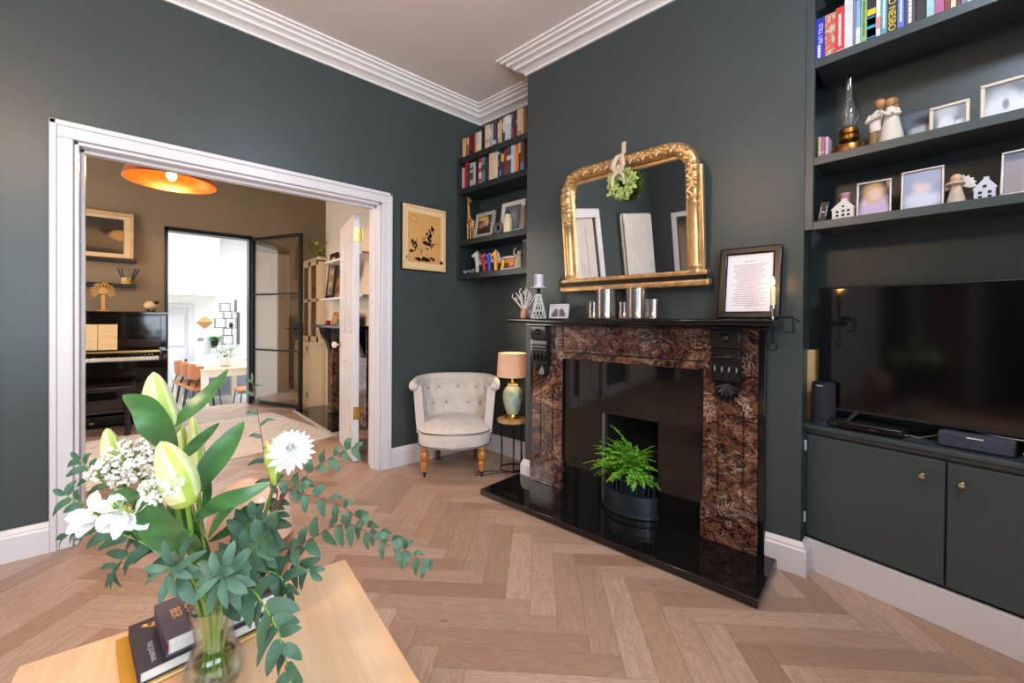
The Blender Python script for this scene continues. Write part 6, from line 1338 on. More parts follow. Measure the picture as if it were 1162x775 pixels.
SPRAY_FLORETS = [(-0.159, 0.085, 0.488), (-0.168, 0.141, 0.47), (-0.111, 0.022, 0.476), (-0.132, 0.074, 0.475), (-0.139, 0.098, 0.485), (-0.131, 0.081, 0.478), (-0.126, 0.055, 0.462), (-0.135, 0.052, 0.501), (-0.161, 0.088, 0.487), (-0.12, 0.102, 0.449), (-0.089, 0.071, 0.473), (-0.11, 0.025, 0.499), (-0.143, 0.076, 0.497), (-0.12, 0.065, 0.459), (-0.128, 0.07, 0.461), (-0.104, 0.035, 0.498), (-0.13, 0.052, 0.463), (-0.115, 0.029, 0.465), (-0.152, 0.112, 0.47), (-0.126, 0.087, 0.497), (-0.15, 0.08, 0.462), (-0.147, 0.087, 0.485), (-0.105, 0.091, 0.462), (-0.121, 0.079, 0.449), (-0.13, 0.083, 0.495), (-0.114, 0.037, 0.479), (-0.117, 0.034, 0.476), (-0.144, 0.124, 0.472), (-0.139, 0.1, 0.492), (-0.129, 0.102, 0.441), (-0.13, 0.103, 0.49), (-0.127, 0.106, 0.493), (-0.143, 0.091, 0.488), (-0.119, 0.084, 0.46), (-0.116, 0.091, 0.499), (-0.138, 0.081, 0.479), (-0.09, 0.039, 0.489), (-0.144, 0.062, 0.479), (-0.088, 0.049, 0.461), (-0.107, 0.019, 0.471), (-0.115, 0.075, 0.449), (-0.148, 0.104, 0.471), (-0.097, 0.012, 0.49), (-0.113, 0.098, 0.464), (-0.162, 0.078, 0.489), (-0.128, 0.105, 0.443), (-0.132, 0.106, 0.463), (-0.134, 0.052, 0.459), (-0.139, 0.102, 0.498), (-0.148, 0.062, 0.464), (-0.137, 0.112, 0.451), (-0.101, 0.074, 0.447), (-0.099, 0.024, 0.486), (-0.123, 0.107, 0.44), (-0.134, 0.062, 0.5), (-0.105, 0.02, 0.508), (-0.117, 0.092, 0.443), (-0.134, 0.074, 0.463), (-0.139, 0.11, 0.472), (-0.162, 0.082, 0.487), (-0.088, 0.026, 0.485), (-0.09, 0.067, 0.478), (-0.115, 0.082, 0.47), (-0.135, 0.052, 0.464), (-0.094, 0.07, 0.473), (-0.098, 0.012, 0.477), (-0.103, 0.017, 0.498), (-0.097, 0.012, 0.475), (-0.113, 0.06, 0.459), (-0.154, 0.087, 0.49), (-0.137, 0.064, 0.489), (-0.12, 0.044, 0.493), (-0.123, 0.029, 0.467), (-0.096, 0.018, 0.48), (-0.142, 0.093, 0.499), (-0.133, 0.042, 0.502), (-0.15, 0.101, 0.468), (-0.111, 0.084, 0.46), (-0.128, 0.109, 0.448), (-0.128, 0.09, 0.461), (-0.155, 0.061, 0.494), (-0.127, 0.053, 0.481), (-0.128, 0.057, 0.487), (-0.082, 0.031, 0.479), (-0.128, 0.071, 0.5), (-0.114, 0.087, 0.48), (-0.085, 0.05, 0.466), (-0.159, 0.098, 0.469), (-0.155, 0.112, 0.459), (-0.142, 0.077, 0.472), (-0.156, 0.1, 0.435), (-0.14, 0.091, 0.448), (-0.158, 0.114, 0.466), (-0.168, 0.155, 0.437), (-0.167, 0.154, 0.46), (-0.158, 0.143, 0.423), (-0.17, 0.094, 0.46), (-0.156, 0.115, 0.46), (-0.153, 0.118, 0.445), (-0.175, 0.152, 0.444), (-0.151, 0.118, 0.45), (-0.172, 0.129, 0.459), (-0.174, 0.125, 0.459), (-0.171, 0.093, 0.464), (-0.161, 0.088, 0.457), (-0.146, 0.081, 0.458), (-0.174, 0.154, 0.446), (-0.176, 0.121, 0.452), (-0.157, 0.123, 0.465), (-0.16, 0.137, 0.425), (-0.148, 0.145, 0.429), (-0.146, 0.123, 0.443), (-0.139, 0.103, 0.446), (-0.16, 0.151, 0.458), (-0.164, 0.083, 0.449), (-0.171, 0.165, 0.446), (-0.148, 0.068, 0.464), (-0.15, 0.125, 0.441), (-0.171, 0.123, 0.457), (-0.145, 0.142, 0.441), (-0.149, 0.081, 0.472), (-0.145, 0.112, 0.456), (-0.152, 0.097, 0.444), (-0.16, 0.128, 0.446), (-0.168, 0.146, 0.416), (-0.178, 0.129, 0.447), (-0.173, 0.113, 0.452), (-0.175, 0.174, 0.425), (-0.181, 0.187, 0.409), (-0.192, 0.15, 0.427), (-0.16, 0.128, 0.441), (-0.164, 0.132, 0.426), (-0.177, 0.121, 0.425), (-0.192, 0.171, 0.427), (-0.176, 0.137, 0.45), (-0.194, 0.148, 0.43), (-0.179, 0.18, 0.442), (-0.187, 0.163, 0.432), (-0.181, 0.135, 0.448), (-0.18, 0.13, 0.435), (-0.167, 0.172, 0.409), (-0.175, 0.162, 0.424), (-0.182, 0.114, 0.431), (-0.168, 0.145, 0.415), (-0.162, 0.12, 0.45), (-0.186, 0.153, 0.441), (-0.193, 0.168, 0.417), (-0.166, 0.172, 0.408), (-0.161, 0.091, 0.452), (-0.17, 0.156, 0.445), (-0.189, 0.174, 0.421), (-0.161, 0.13, 0.421), (-0.158, 0.118, 0.427), (-0.17, 0.167, 0.419), (-0.168, 0.161, 0.41), (-0.165, 0.156, 0.419), (-0.194, 0.15, 0.433), (-0.184, 0.178, 0.431), (-0.166, 0.121, 0.448), (-0.183, 0.12, 0.428), (-0.113, 0.061, 0.489), (-0.11, 0.045, 0.475), (-0.101, 0.024, 0.487), (-0.119, 0.112, 0.469), (-0.115, 0.105, 0.477), (-0.117, 0.089, 0.485), (-0.086, 0.018, 0.484), (-0.121, 0.085, 0.489), (-0.111, 0.105, 0.462), (-0.105, 0.097, 0.482), (-0.084, 0.08, 0.476), (-0.093, 0.073, 0.469), (-0.097, 0.025, 0.485), (-0.098, 0.044, 0.484), (-0.101, 0.085, 0.498), (-0.112, 0.044, 0.508), (-0.105, 0.066, 0.487), (-0.094, 0.04, 0.501), (-0.103, 0.099, 0.464), (-0.083, 0.086, 0.48), (-0.101, 0.058, 0.498), (-0.105, 0.081, 0.5), (-0.11, 0.108, 0.476), (-0.098, 0.031, 0.473), (-0.088, 0.077, 0.482), (-0.088, 0.031, 0.49), (-0.107, 0.066, 0.502), (-0.107, 0.036, 0.513), (-0.118, 0.089, 0.49), (-0.103, 0.045, 0.471), (-0.094, 0.028, 0.504), (-0.099, 0.085, 0.485), (-0.118, 0.102, 0.491), (-0.108, 0.051, 0.486), (-0.085, 0.016, 0.493), (-0.097, 0.052, 0.478), (-0.097, -0.074, 0.457), (-0.081, -0.113, 0.444), (-0.091, -0.07, 0.443), (-0.097, -0.111, 0.469), (-0.091, -0.098, 0.439), (-0.092, -0.055, 0.414), (-0.076, -0.105, 0.459), (-0.077, -0.117, 0.457), (-0.092, -0.053, 0.446), (-0.092, -0.082, 0.456), (-0.095, -0.074, 0.46), (-0.088, -0.067, 0.426), (-0.11, -0.048, 0.434), (-0.095, -0.061, 0.433), (-0.102, -0.1, 0.44), (-0.081, -0.075, 0.428), (-0.075, -0.066, 0.422), (-0.101, -0.092, 0.466), (-0.081, -0.118, 0.446), (-0.108, -0.082, 0.439), (-0.082, -0.115, 0.463), (-0.101, -0.085, 0.459), (-0.114, -0.039, 0.439), (-0.097, -0.099, 0.432), (-0.102, -0.03, 0.424), (-0.072, -0.095, 0.443), (-0.08, -0.065, 0.421), (-0.09, -0.057, 0.442), (-0.103, -0.064, 0.425), (-0.073, -0.09, 0.433), (-0.108, -0.069, 0.439), (-0.07, -0.115, 0.444), (-0.092, -0.062, 0.433), (-0.077, -0.067, 0.444), (-0.098, -0.09, 0.437), (-0.096, -0.089, 0.432), (-0.074, -0.11, 0.441), (-0.099, -0.109, 0.449), (-0.099, -0.038, 0.444), (-0.072, -0.135, 0.453), (-0.09, -0.08, 0.441), (-0.098, -0.035, 0.421), (-0.111, -0.031, 0.444), (-0.101, -0.095, 0.437), (-0.104, -0.063, 0.428), (-0.085, -0.063, 0.434), (-0.097, -0.097, 0.467), (-0.088, -0.111, 0.468), (-0.081, -0.05, 0.416), (-0.102, -0.053, 0.444), (-0.086, -0.091, 0.429), (-0.075, -0.094, 0.44), (-0.075, -0.11, 0.458), (-0.098, -0.061, 0.448), (-0.106, -0.094, 0.462), (-0.095, -0.057, 0.453), (-0.071, -0.062, 0.427), (-0.098, -0.039, 0.437), (-0.102, -0.06, 0.444), (-0.086, -0.079, 0.448), (-0.106, -0.103, 0.47), (-0.111, -0.049, 0.44), (-0.079, -0.08, 0.454), (-0.098, -0.045, 0.44), (-0.094, -0.051, 0.436), (-0.098, -0.109, 0.47), (-0.094, -0.051, 0.448), (-0.068, -0.145, 0.461), (-0.062, -0.102, 0.455), (-0.076, -0.071, 0.445), (-0.073, -0.124, 0.487), (-0.068, -0.148, 0.453), (-0.067, -0.097, 0.477), (-0.079, -0.12, 0.472), (-0.063, -0.118, 0.456), (-0.069, -0.072, 0.428), (-0.072, -0.079, 0.436), (-0.077, -0.078, 0.46), (-0.081, -0.081, 0.458), (-0.074, -0.127, 0.45), (-0.074, -0.084, 0.463), (-0.079, -0.13, 0.453), (-0.073, -0.08, 0.472), (-0.081, -0.118, 0.468), (-0.063, -0.116, 0.476), (-0.084, -0.095, 0.46), (-0.066, -0.094, 0.451), (-0.081, -0.107, 0.466), (-0.059, -0.131, 0.462), (-0.081, -0.132, 0.467), (-0.06, -0.16, 0.478), (-0.061, -0.081, 0.445), (-0.084, -0.112, 0.463), (-0.083, -0.088, 0.457), (-0.074, -0.098, 0.445), (-0.077, -0.128, 0.463), (-0.072, -0.135, 0.478), (-0.073, -0.07, 0.428), (-0.126, 0.068, 0.447), (-0.1, 0.081, 0.451), (-0.097, 0.077, 0.454), (-0.125, 0.094, 0.442), (-0.094, 0.023, 0.454), (-0.092, 0.076, 0.449), (-0.127, 0.052, 0.472), (-0.139, 0.123, 0.447), (-0.108, 0.067, 0.462), (-0.125, 0.103, 0.431), (-0.128, 0.06, 0.458), (-0.109, 0.071, 0.434), (-0.118, 0.093, 0.426), (-0.094, 0.036, 0.436), (-0.104, 0.067, 0.463), (-0.095, 0.04, 0.442), (-0.122, 0.081, 0.427), (-0.127, 0.05, 0.444), (-0.104, 0.091, 0.42), (-0.097, 0.055, 0.434), (-0.115, 0.043, 0.466), (-0.12, 0.095, 0.417), (-0.109, 0.047, 0.462), (-0.12, 0.045, 0.434), (-0.116, 0.066, 0.468), (-0.109, 0.062, 0.435), (-0.116, 0.075, 0.455), (-0.096, 0.076, 0.45), (-0.102, 0.027, 0.457), (-0.102, 0.019, 0.464), (-0.127, 0.048, 0.465), (-0.099, 0.087, 0.445), (-0.116, 0.096, 0.432), (-0.122, 0.067, 0.425), (-0.118, 0.046, 0.46), (-0.126, 0.098, 0.462), (-0.095, 0.083, 0.449), (-0.114, 0.04, 0.445), (-0.128, 0.036, 0.464), (-0.105, 0.04, 0.442), (-0.123, 0.082, 0.427), (-0.134, 0.128, 0.423), (-0.15, 0.1, 0.415), (-0.139, 0.091, 0.442), (-0.143, 0.081, 0.423), (-0.13, 0.064, 0.424), (-0.152, 0.107, 0.437), (-0.154, 0.148, 0.41), (-0.124, 0.112, 0.415), (-0.152, 0.098, 0.414), (-0.126, 0.117, 0.418), (-0.145, 0.087, 0.431), (-0.158, 0.127, 0.429), (-0.151, 0.119, 0.405), (-0.124, 0.044, 0.437), (-0.133, 0.08, 0.426), (-0.124, 0.099, 0.422), (-0.152, 0.093, 0.421), (-0.139, 0.067, 0.443), (-0.139, 0.129, 0.405), (-0.142, 0.112, 0.408), (-0.147, 0.119, 0.399), (-0.153, 0.099, 0.433), (-0.156, 0.076, 0.426), (-0.139, 0.114, 0.399), (-0.15, 0.084, 0.433), (-0.152, 0.128, 0.419), (-0.139, 0.107, 0.437), (-0.128, 0.07, 0.437), (-0.141, 0.108, 0.413), (-0.138, 0.067, 0.447), (-0.146, 0.093, 0.442)]
SPRAY_TIPS = [(-0.125, 0.071, 0.462), (-0.156, 0.113, 0.441), (-0.176, 0.143, 0.422), (-0.102, 0.064, 0.475), (-0.091, -0.08, 0.433), (-0.071, -0.111, 0.451), (-0.115, 0.062, 0.435), (-0.141, 0.099, 0.412)]
EUCALYPTUS = [('eucalyptus stem reaching furthest right over the floor', [(0.009, -0.008, 0.014), (0.006, -0.006, 0.073), (0.012, -0.01, 0.155), (0.1, -0.089, 0.379), (0.136, -0.148, 0.395), (0.175, -0.209, 0.385), (0.206, -0.25, 0.358), (0.237, -0.291, 0.33), (0.268, -0.319, 0.305), (0.29, -0.339, 0.282)], 3, 0.027, 24, 0.62, 0, 'small'),
  ('upright eucalyptus twig with narrow leaves, tallest on the right', [(0.009, -0.008, 0.014), (0.006, -0.006, 0.073), (0.012, -0.01, 0.155), (0.096, -0.059, 0.359), (0.09, -0.04, 0.405), (0.084, -0.021, 0.457), (0.078, -0.002, 0.52), (0.07, 0.004, 0.577), (0.067, 0.007, 0.611)], 3, 0.029, 13, 0.34, 0, 'narrow'),
  ('eucalyptus stem pointing right below the white door leaf', [(0.009, -0.008, 0.014), (0.006, -0.006, 0.073), (0.012, -0.01, 0.155), (0.1, -0.089, 0.372), (0.126, -0.112, 0.411), (0.161, -0.13, 0.444), (0.188, -0.154, 0.466), (0.215, -0.178, 0.483)], 3, 0.034, 12, 0.62, 0, 'small'),
  ('eucalyptus stem drooping right with round leaves', [(0.02, -0.004, 0.005), (0.013, -0.012, 0.073), (0.024, -0.021, 0.155), (0.069, -0.102, 0.312), (0.102, -0.158, 0.306), (0.124, -0.204, 0.334), (0.153, -0.243, 0.362), (0.178, -0.279, 0.371), (0.205, -0.316, 0.351), (0.237, -0.345, 0.329)], 3, 0.034, 18, 0.62, 0, 'small'),
  ('eucalyptus stem hanging down over the right of the table', [(0.02, -0.004, 0.005), (0.013, -0.012, 0.073), (0.024, -0.021, 0.155), (0.019, -0.07, 0.214), (0.037, -0.153, 0.254), (0.051, -0.206, 0.239), (0.062, -0.243, 0.216), (0.068, -0.262, 0.184), (0.077, -0.27, 0.135)], 3, 0.048, 17, 0.55, 0, 'big'),
  ('eucalyptus stem with large pale leaves at front left of the vase', [(-0.008, 0.021, 0.005), (-0.007, 0.006, 0.073), (-0.013, 0.011, 0.154), (-0.008, -0.033, 0.175), (-0.045, -0.067, 0.246), (-0.07, -0.098, 0.3), (-0.085, -0.112, 0.324)], 3, 0.055, 17, 0.46, 1, 'rosette'),
  ('eucalyptus stem with large leaves directly above the vase rim', [(-0.002, -0.012, 0.022), (-0.0, 0.0, 0.073), (-0.001, 0.0, 0.154), (0.005, -0.044, 0.179), (-0.002, -0.105, 0.247), (-0.013, -0.149, 0.293), (-0.019, -0.171, 0.31)], 3, 0.052, 20, 0.48, 1, 'rosette'),
  ('eucalyptus stem with large leaves just right of the vase rim', [(0.009, -0.008, 0.014), (0.006, -0.006, 0.073), (0.012, -0.01, 0.155), (0.014, -0.039, 0.172), (0.027, -0.091, 0.249), (0.039, -0.142, 0.312), (0.049, -0.177, 0.349), (0.058, -0.199, 0.373)], 3, 0.054, 22, 0.6, 0, 'big'),
  ('eucalyptus sprig at far left with drooping tip leaves', [(-0.019, 0.017, 0.013), (-0.014, 0.012, 0.073), (-0.025, 0.022, 0.154), (-0.052, 0.046, 0.244), (-0.105, 0.08, 0.307), (-0.151, 0.108, 0.339), (-0.189, 0.129, 0.374), (-0.223, 0.158, 0.396)], 3, 0.043, 16, 0.5, 0, 'big'),
  ('eucalyptus sprig at far left beside the door casing, lower one', [(-0.019, 0.017, 0.013), (-0.014, 0.012, 0.073), (-0.025, 0.022, 0.154), (-0.052, 0.033, 0.241), (-0.112, 0.059, 0.305), (-0.153, 0.082, 0.33), (-0.187, 0.1, 0.347), (-0.218, 0.127, 0.33)], 3, 0.039, 13, 0.5, 0, 'big'),
  ('eucalyptus sprig pointing up left behind the small white flowers', [(-0.019, 0.017, 0.013), (-0.014, 0.012, 0.073), (-0.025, 0.022, 0.154), (-0.057, 0.091, 0.263), (-0.112, 0.153, 0.333), (-0.161, 0.197, 0.389), (-0.189, 0.222, 0.417), (-0.21, 0.241, 0.441)], 3, 0.041, 13, 0.5, 0, 'big'),
  ('dark eucalyptus sprig hanging at lower left above the books', [(-0.019, 0.017, 0.013), (-0.014, 0.012, 0.073), (-0.025, 0.022, 0.154), (-0.041, 0.05, 0.238), (-0.085, 0.089, 0.271), (-0.125, 0.112, 0.265), (-0.149, 0.119, 0.246), (-0.158, 0.128, 0.222)], 3, 0.043, 10, 0.42, 0, 'big'),
  ('eucalyptus stem with wide leaves just behind the pale front leaves', [(0.009, -0.008, 0.014), (0.006, -0.006, 0.073), (0.012, -0.01, 0.155), (0.009, -0.008, 0.169), (0.025, -0.022, 0.227), (0.038, -0.034, 0.277), (0.049, -0.043, 0.317), (0.062, -0.055, 0.344)], 3, 0.054, 22, 0.5, 0, 'big'),
  ('eucalyptus stem curling right above the books', [(0.009, -0.008, 0.014), (0.006, -0.006, 0.073), (0.012, -0.01, 0.155), (0.018, -0.029, 0.172), (0.044, -0.093, 0.235), (0.063, -0.136, 0.268), (0.083, -0.167, 0.262), (0.092, -0.176, 0.241)], 3, 0.05, 16, 0.45, 0, 'big'),
  ('eucalyptus stem between the lily buds and the white bloom', [(0.02, -0.004, 0.005), (0.013, -0.012, 0.073), (0.024, -0.021, 0.155), (0.02, 0.009, 0.159), (0.057, -0.011, 0.227), (0.085, -0.035, 0.293), (0.099, -0.048, 0.33), (0.107, -0.055, 0.358)], 3, 0.043, 16, 0.5, 0, 'big'),
  ('eucalyptus stem with wide leaves right of centre over the table edge', [(0.02, -0.004, 0.005), (0.013, -0.012, 0.073), (0.024, -0.021, 0.155), (0.025, -0.022, 0.173), (0.052, -0.073, 0.257), (0.082, -0.113, 0.284), (0.112, -0.153, 0.27), (0.133, -0.172, 0.253)], 3, 0.046, 13, 0.55, 0, 'big')]
# ------------------------------------------------------------------ coffee table, books, vase and flowers
TZ = .385
ct_ = thing('coffee_table', 'pale oak coffee table in the foreground', 'table', (.471, 1.30, 0), rad(-4.6))
B(-.672, 0, -1.15, 0, TZ-.045, TZ).obj('tabletop', OAK, ct_, bev=.004)
for x in (-.63, -.11):
    for y in (-1.10, -.11): B(x, x+.07, y, y+.07, 0, TZ-.045).obj('leg', OAK, ct_, bev=.003)
for x in (-.62, -.07): B(x, x+.025, -1.03, -.11, TZ-.12, TZ-.045).obj('apron', OAK, ct_)
def flat_book(name, label, loc, rz, w, h, th, col, edge=None):
    t = thing('book', label, 'book', loc, rad(rz))
    m = mat('cover_'+col[1:], col, .55, .05, 12, spec=.25)
    MB().box(0, w, 0, h, 0, .003).box(0, w, 0, h, th-.003, th).box(0, .004, 0, h, .003, th-.003).obj('cover', m, t, bev=.001)
    B(.004, w-.004, .004, h-.004, .003, th-.003).obj('pages', PAGES, t)
    return t
flat_book('book', 'thin mustard yellow book at the bottom of the pile on the coffee table', (-.030, 1.095, TZ), 4.5, .27, .20, .012, '#c08a2c')
b2 = flat_book('book', 'dark grey hardback in the middle of the pile on the coffee table', (-.007, 1.100, TZ+.0122), 5.5, .262, .187, .026, '#3a363f')
mb = MB(); tz = .0262
for p in ([(.028, .168), (.088, .16), (.08, .125), (.066, .125)],): pass
def bar(x0, y0, x1, y1, w, mb):
    d = Vector((x1-x0, y1-y0, 0)); n_ = Vector((-d.y, d.x, 0)).normalized()*w/2; a = Vector((x0, y0, 0)); b_ = Vector((x1, y1, 0))
    mb.add([(*(a-n_)[:2], tz-.0004), (*(b_-n_)[:2], tz-.0004), (*(b_+n_)[:2], tz-.0004), (*(a+n_)[:2], tz-.0004), (*(a-n_)[:2], tz), (*(b_-n_)[:2], tz), (*(b_+n_)[:2], tz), (*(a+n_)[:2], tz)], [(0, 3, 2, 1), (4, 5, 6, 7), (0, 1, 5, 4), (1, 2, 6, 5), (2, 3, 7, 6), (3, 0, 4, 7)])
bar(.022, .166, .066, .132, .010, mb); bar(.066, .132, .078, .168, .011, mb); bar(.078, .168, .030, .158, .008, mb); bar(.04, .148, .082, .150, .007, mb)
mb.obj('gold_letter_a', mat('orange_foil', '#e0a04c', .35), b2)
text('cover_title', 'THE JOURNAL', .012, mat('pale_grey_ink', '#b9b4bd', .5), b2, (.026, .055, .0263), (0, 0, -PI/2), .0002)
b3 = flat_book('book', 'thick plum grey hardback with orange lettering on top of the book pile', (.036, 1.112, TZ+.0385), 6, .21, .157, .038, '#5e5360')
text('cover_title', 'MODY\nBER', .026, mat('orange_ink', '#f0a868', .5), b3, (.042, .088, .0383), (0, 0, -PI/2), .0002)
B(-.0006, .004, -.0003, .03, .012, .030).obj('spine_band', mat('wine_spine', '#5c1430', .4), b3)
# blush glass cloche behind the vase
bg_ = thing('glass_jar', 'blush tinted glass jar behind the flowers on the coffee table', 'jar', (.205, 1.215, TZ), 0)
MB().lathe([(.05, 0), (.066, .03), (.088, .12), (.095, .19), (.092, .20), (.088, .19), (.082, .12), (.06, .035), (0, .02)], 36).obj('jar_body', thin_glass('clear_blush_glass', '#f8ebe5', .07, .4), bg_)
MB().lathe([(.094, .20), (.092, .25), (.078, .30), (.05, .33), (0, .34)], 36).obj('domed_lid', mat('blush_ceramic', '#e6b9a0', .25, .05, 8), bg_)
# vase
VX, VY = .109, 1.028
va = thing('glass_vase', 'clear waisted glass vase with flower stems on the coffee table', 'vase', (VX, VY, TZ), 0)
MB().lathe([(0, 0), (.038, 0), (.046, .008), (.053, .028), (.052, .046), (.042, .072), (.034, .094), (.034, .108), (.040, .138), (.048, .168), (.0462, .168), (.038, .138), (.0318, .108), (.0318, .094), (.039, .072), (.0485, .046), (.049, .03), (.043, .014), (.03, .010), (0, .010)], 40).obj('vase_body', thin_glass('vase_glass', '#fcfefd', .06, .4), va, smooth=60)
MB().lathe([(0, .0115), (.029, .0115), (.042, .0155), (.0475, .03), (.047, .046), (.0385, .068), (0, .068)], 36).obj('water', thin_glass('vase_water', '#eef5ea', .04), va, smooth=60)

def ribbon(mb, pts, W, shape=.5, face=(-.665, -.747, .35), fold=.18, n=14, wob=0.0):
    """leaf blade along a smooth line, its flat side turned to `face`"""
    P = [Vector(p) for p in pts]; K = len(P)-1; v = []; f = []; cs = []
    for i in range(n+1):
        t = i/n*K; k = min(int(t), K-1); u = t-k
        p0, p1, p2, p3 = P[max(k-1, 0)], P[k], P[k+1], P[min(k+2, K)]
        cs.append(.5*((2*p1)+(p2-p0)*u+(2*p0-5*p1+4*p2-p3)*u*u+(3*p1-p0-3*p2+p3)*u**3))
    F_ = Vector(face).normalized()
    for i in range(n+1):
        d = (cs[min(i+1, n)]-cs[max(i-1, 0)]).normalized(); sd = d.cross(F_).normalized(); up = sd.cross(d); t = i/n
        w = W/2*(max(.02, math.sin(PI*t**(math.log(.5)/math.log(shape))))**.85 if 0 < t < 1 else .04)
        v += [cs[i]+sd*w+up*(fold*w), cs[i]+sd*w*.5+up*fold*w*.35, cs[i], cs[i]-sd*w*.5+up*fold*w*.35, cs[i]-sd*w+up*(fold*w)]
    for i in range(n):
        for j in range(4): a = 5*i+j; f.append((a, a+1, a+6, a+5))
    return mb.add(v, f)
def smooth_line(pts, n=5):
    P = [Vector(p) for p in pts]; o = []
    for k in range(len(P)-1):
        p0, p1, p2, p3 = P[max(k-1, 0)], P[k], P[k+1], P[min(k+2, len(P)-1)]
        for i in range(n):
            u = i/n; o.append(.5*((2*p1)+(p2-p0)*u+(2*p0-5*p1+4*p2-p3)*u*u+(3*p1-p0-3*p2+p3)*u**3))
    return o+[P[-1]]
BUDP = mat('lily_bud_pale', '#dbe3a2', .4, .12, 30, spec=.4); BUDG = mat('lily_bud_green', '#a9c254', .4, .15, 30, spec=.4)
def bud(pts, R, parent):
    P = smooth_line(pts, 7); n = len(P)-1; mb = MB(); N = 24; v = []; f = []; fm = []
    d0 = (P[-1]-P[0]).normalized(); a = d0.orthogonal().normalized(); b_ = d0.cross(a)
    for i, p in enumerate(P):
        t = i/n; r = R*(math.sin(PI*min(1, .10+.90*t)**.82)**.75+.02 if t < 1 else .03)
        for j in range(N):
            th = 2*PI*j/N; q = r*(1+.09*math.cos(3*th)-.05*abs(math.cos(1.5*th))**8)
            v.append(p+(a*math.cos(th)+b_*math.sin(th))*q)
    for i in range(n):
        for j in range(N):
            mb.use(1 if (j % 8) in (0, 7) or i < 2 else 0).add([v[i*N+j], v[i*N+(j+1) % N], v[(i+1)*N+(j+1) % N], v[(i+1)*N+j]], [(0, 1, 2, 3)])
    return mb.obj('bud', [BUDP, BUDG], parent, smooth=75)
def flower(name, label, cat='flower'): return thing(name, label, cat, (VX, VY, TZ))
LL = [flower('lily_stem', 'tall lily stem with two closed buds and broad leaves at the centre of the vase'), flower('lily_stem', 'lily stem with two slim buds behind the central lily'), flower('lily_stem', 'lily stem leaning left with one small bud above the white florets')]
MB().tube(smooth_line(LILY_MAIN), [.0055]*12+[.0045]*(5*(len(LILY_MAIN)-1)+1-12), 8).obj('stem', STEMG, LL[0]); MB().tube(smooth_line(LILY_SIDE), .004, 8).obj('side_stem', STEMG, LL[0])
MB().tube(smooth_line(LILY_REAR), .0045, 8).obj('stem', STEMG, LL[1]); MB().tube(smooth_line(LILY_REAR2), .0035, 8).obj('side_stem', STEMG, LL[1])
MB().tube(smooth_line(LILY_LEFT), .004, 8).obj('stem', STEMG, LL[2])
bud(BUD_1, .030, LL[0]); bud(BUD_2, .028, LL[0]); bud(BUD_3, .017, LL[1]); bud(BUD_4, .014, LL[1]); bud(BUD_5, .019, LL[2])
for wh, pts, W, shp in LILY_LEAVES:
    par = LL[{'main': 0, 'rear': 1, 'left': 2}[wh]]; r2 = random.Random(int(abs(pts[-1][0])*1000))
    ribbon(MB(), pts, W*1.1, shp, (-.665+r2.uniform(-.3, .3), -.747+r2.uniform(-.3, .3), r2.uniform(.2, .7))).obj('leaf', GREENLEAF, par, smooth=80)
# chrysanthemum
PETW = mat('white_petal', '#f2efec', .6, .03, 30, Subsurface_Weight=.15); YG = mat('yellow_green_centre', '#bcd05a', .5, .15, 40)
ms = flower('chrysanthemum_stem', 'white many petalled bloom with a green bud at the right of the bouquet')
MB().tube(smooth_line(MUM_STEM), .004, 8).obj('stem', STEMG, ms)
mb = MB(); r2 = random.Random(12); hc_ = Vector(MUM_HEAD); ax_ = Vector((-.25, -.75, .55)).normalized()
for k in range(90):
    t = (k+.5)/90; th = k*2.39996; el = rad(92-100*t); sdv = ax_.orthogonal().normalized(); s2 = ax_.cross(sdv)
    d = ax_*math.sin(el)+(sdv*math.cos(th)+s2*math.sin(th))*math.cos(el)
    mb.leaf(hc_+d*.006, d, ax_, .022+.022*t, .011, .35-.9*(1-t), .35, 5, .6)
mb.ball(hc_+ax_*.004, .017, .017, .017, 10, 8)
mb.obj('bloom', PETW, ms, smooth=80)
P = smooth_line(MUM_BUD, 6); MB().tube(P, [.004+.009*math.sin(PI*k/(len(P)-1)*.8) for k in range(len(P))], 10).obj('green_bud', YG, ms)
mb = MB()
for k in range(14): th = k*.9; mb.leaf(P[-4], (math.cos(th)*.7, math.sin(th)*.7, .8), (0, 0, 1), .03, .008, -.3, .3, 4)
mb.obj('sepals', YG, ms)
# lower white flowers
wf = flower('white_alstroemeria', 'white alstroemeria blooms low at the left of the bouquet')
MB().tube(smooth_line(WHITE_STEM), .0035, 8).obj('stem', STEMG, wf)
for k, c_ in enumerate(WHITE_HEADS):
    mb = MB(); c_ = Vector(c_); r2 = random.Random(30+k)
    for j in range(9):
        th = j*2.4+k; d = Vector((-.5+.8*math.cos(th), -.55+.5*math.sin(th), .05+.65*math.sin(th*1.3))); mb.leaf(c_, d, (-.3, -.6, .7), r2.uniform(.034, .052), .026, r2.uniform(-.4, .9), .3, 6, .6)
    mb.obj('petals', PETW, wf, smooth=80)
    mb = MB()
    for j in range(6): th = j*1.05; mb.tube([c_, c_+Vector((-.012+.01*math.cos(th), -.018, .012+.01*math.sin(th)))], .0012, 4)
    mb.ball(c_, .009, .009, .008).obj('flower_centre', YG, wf)
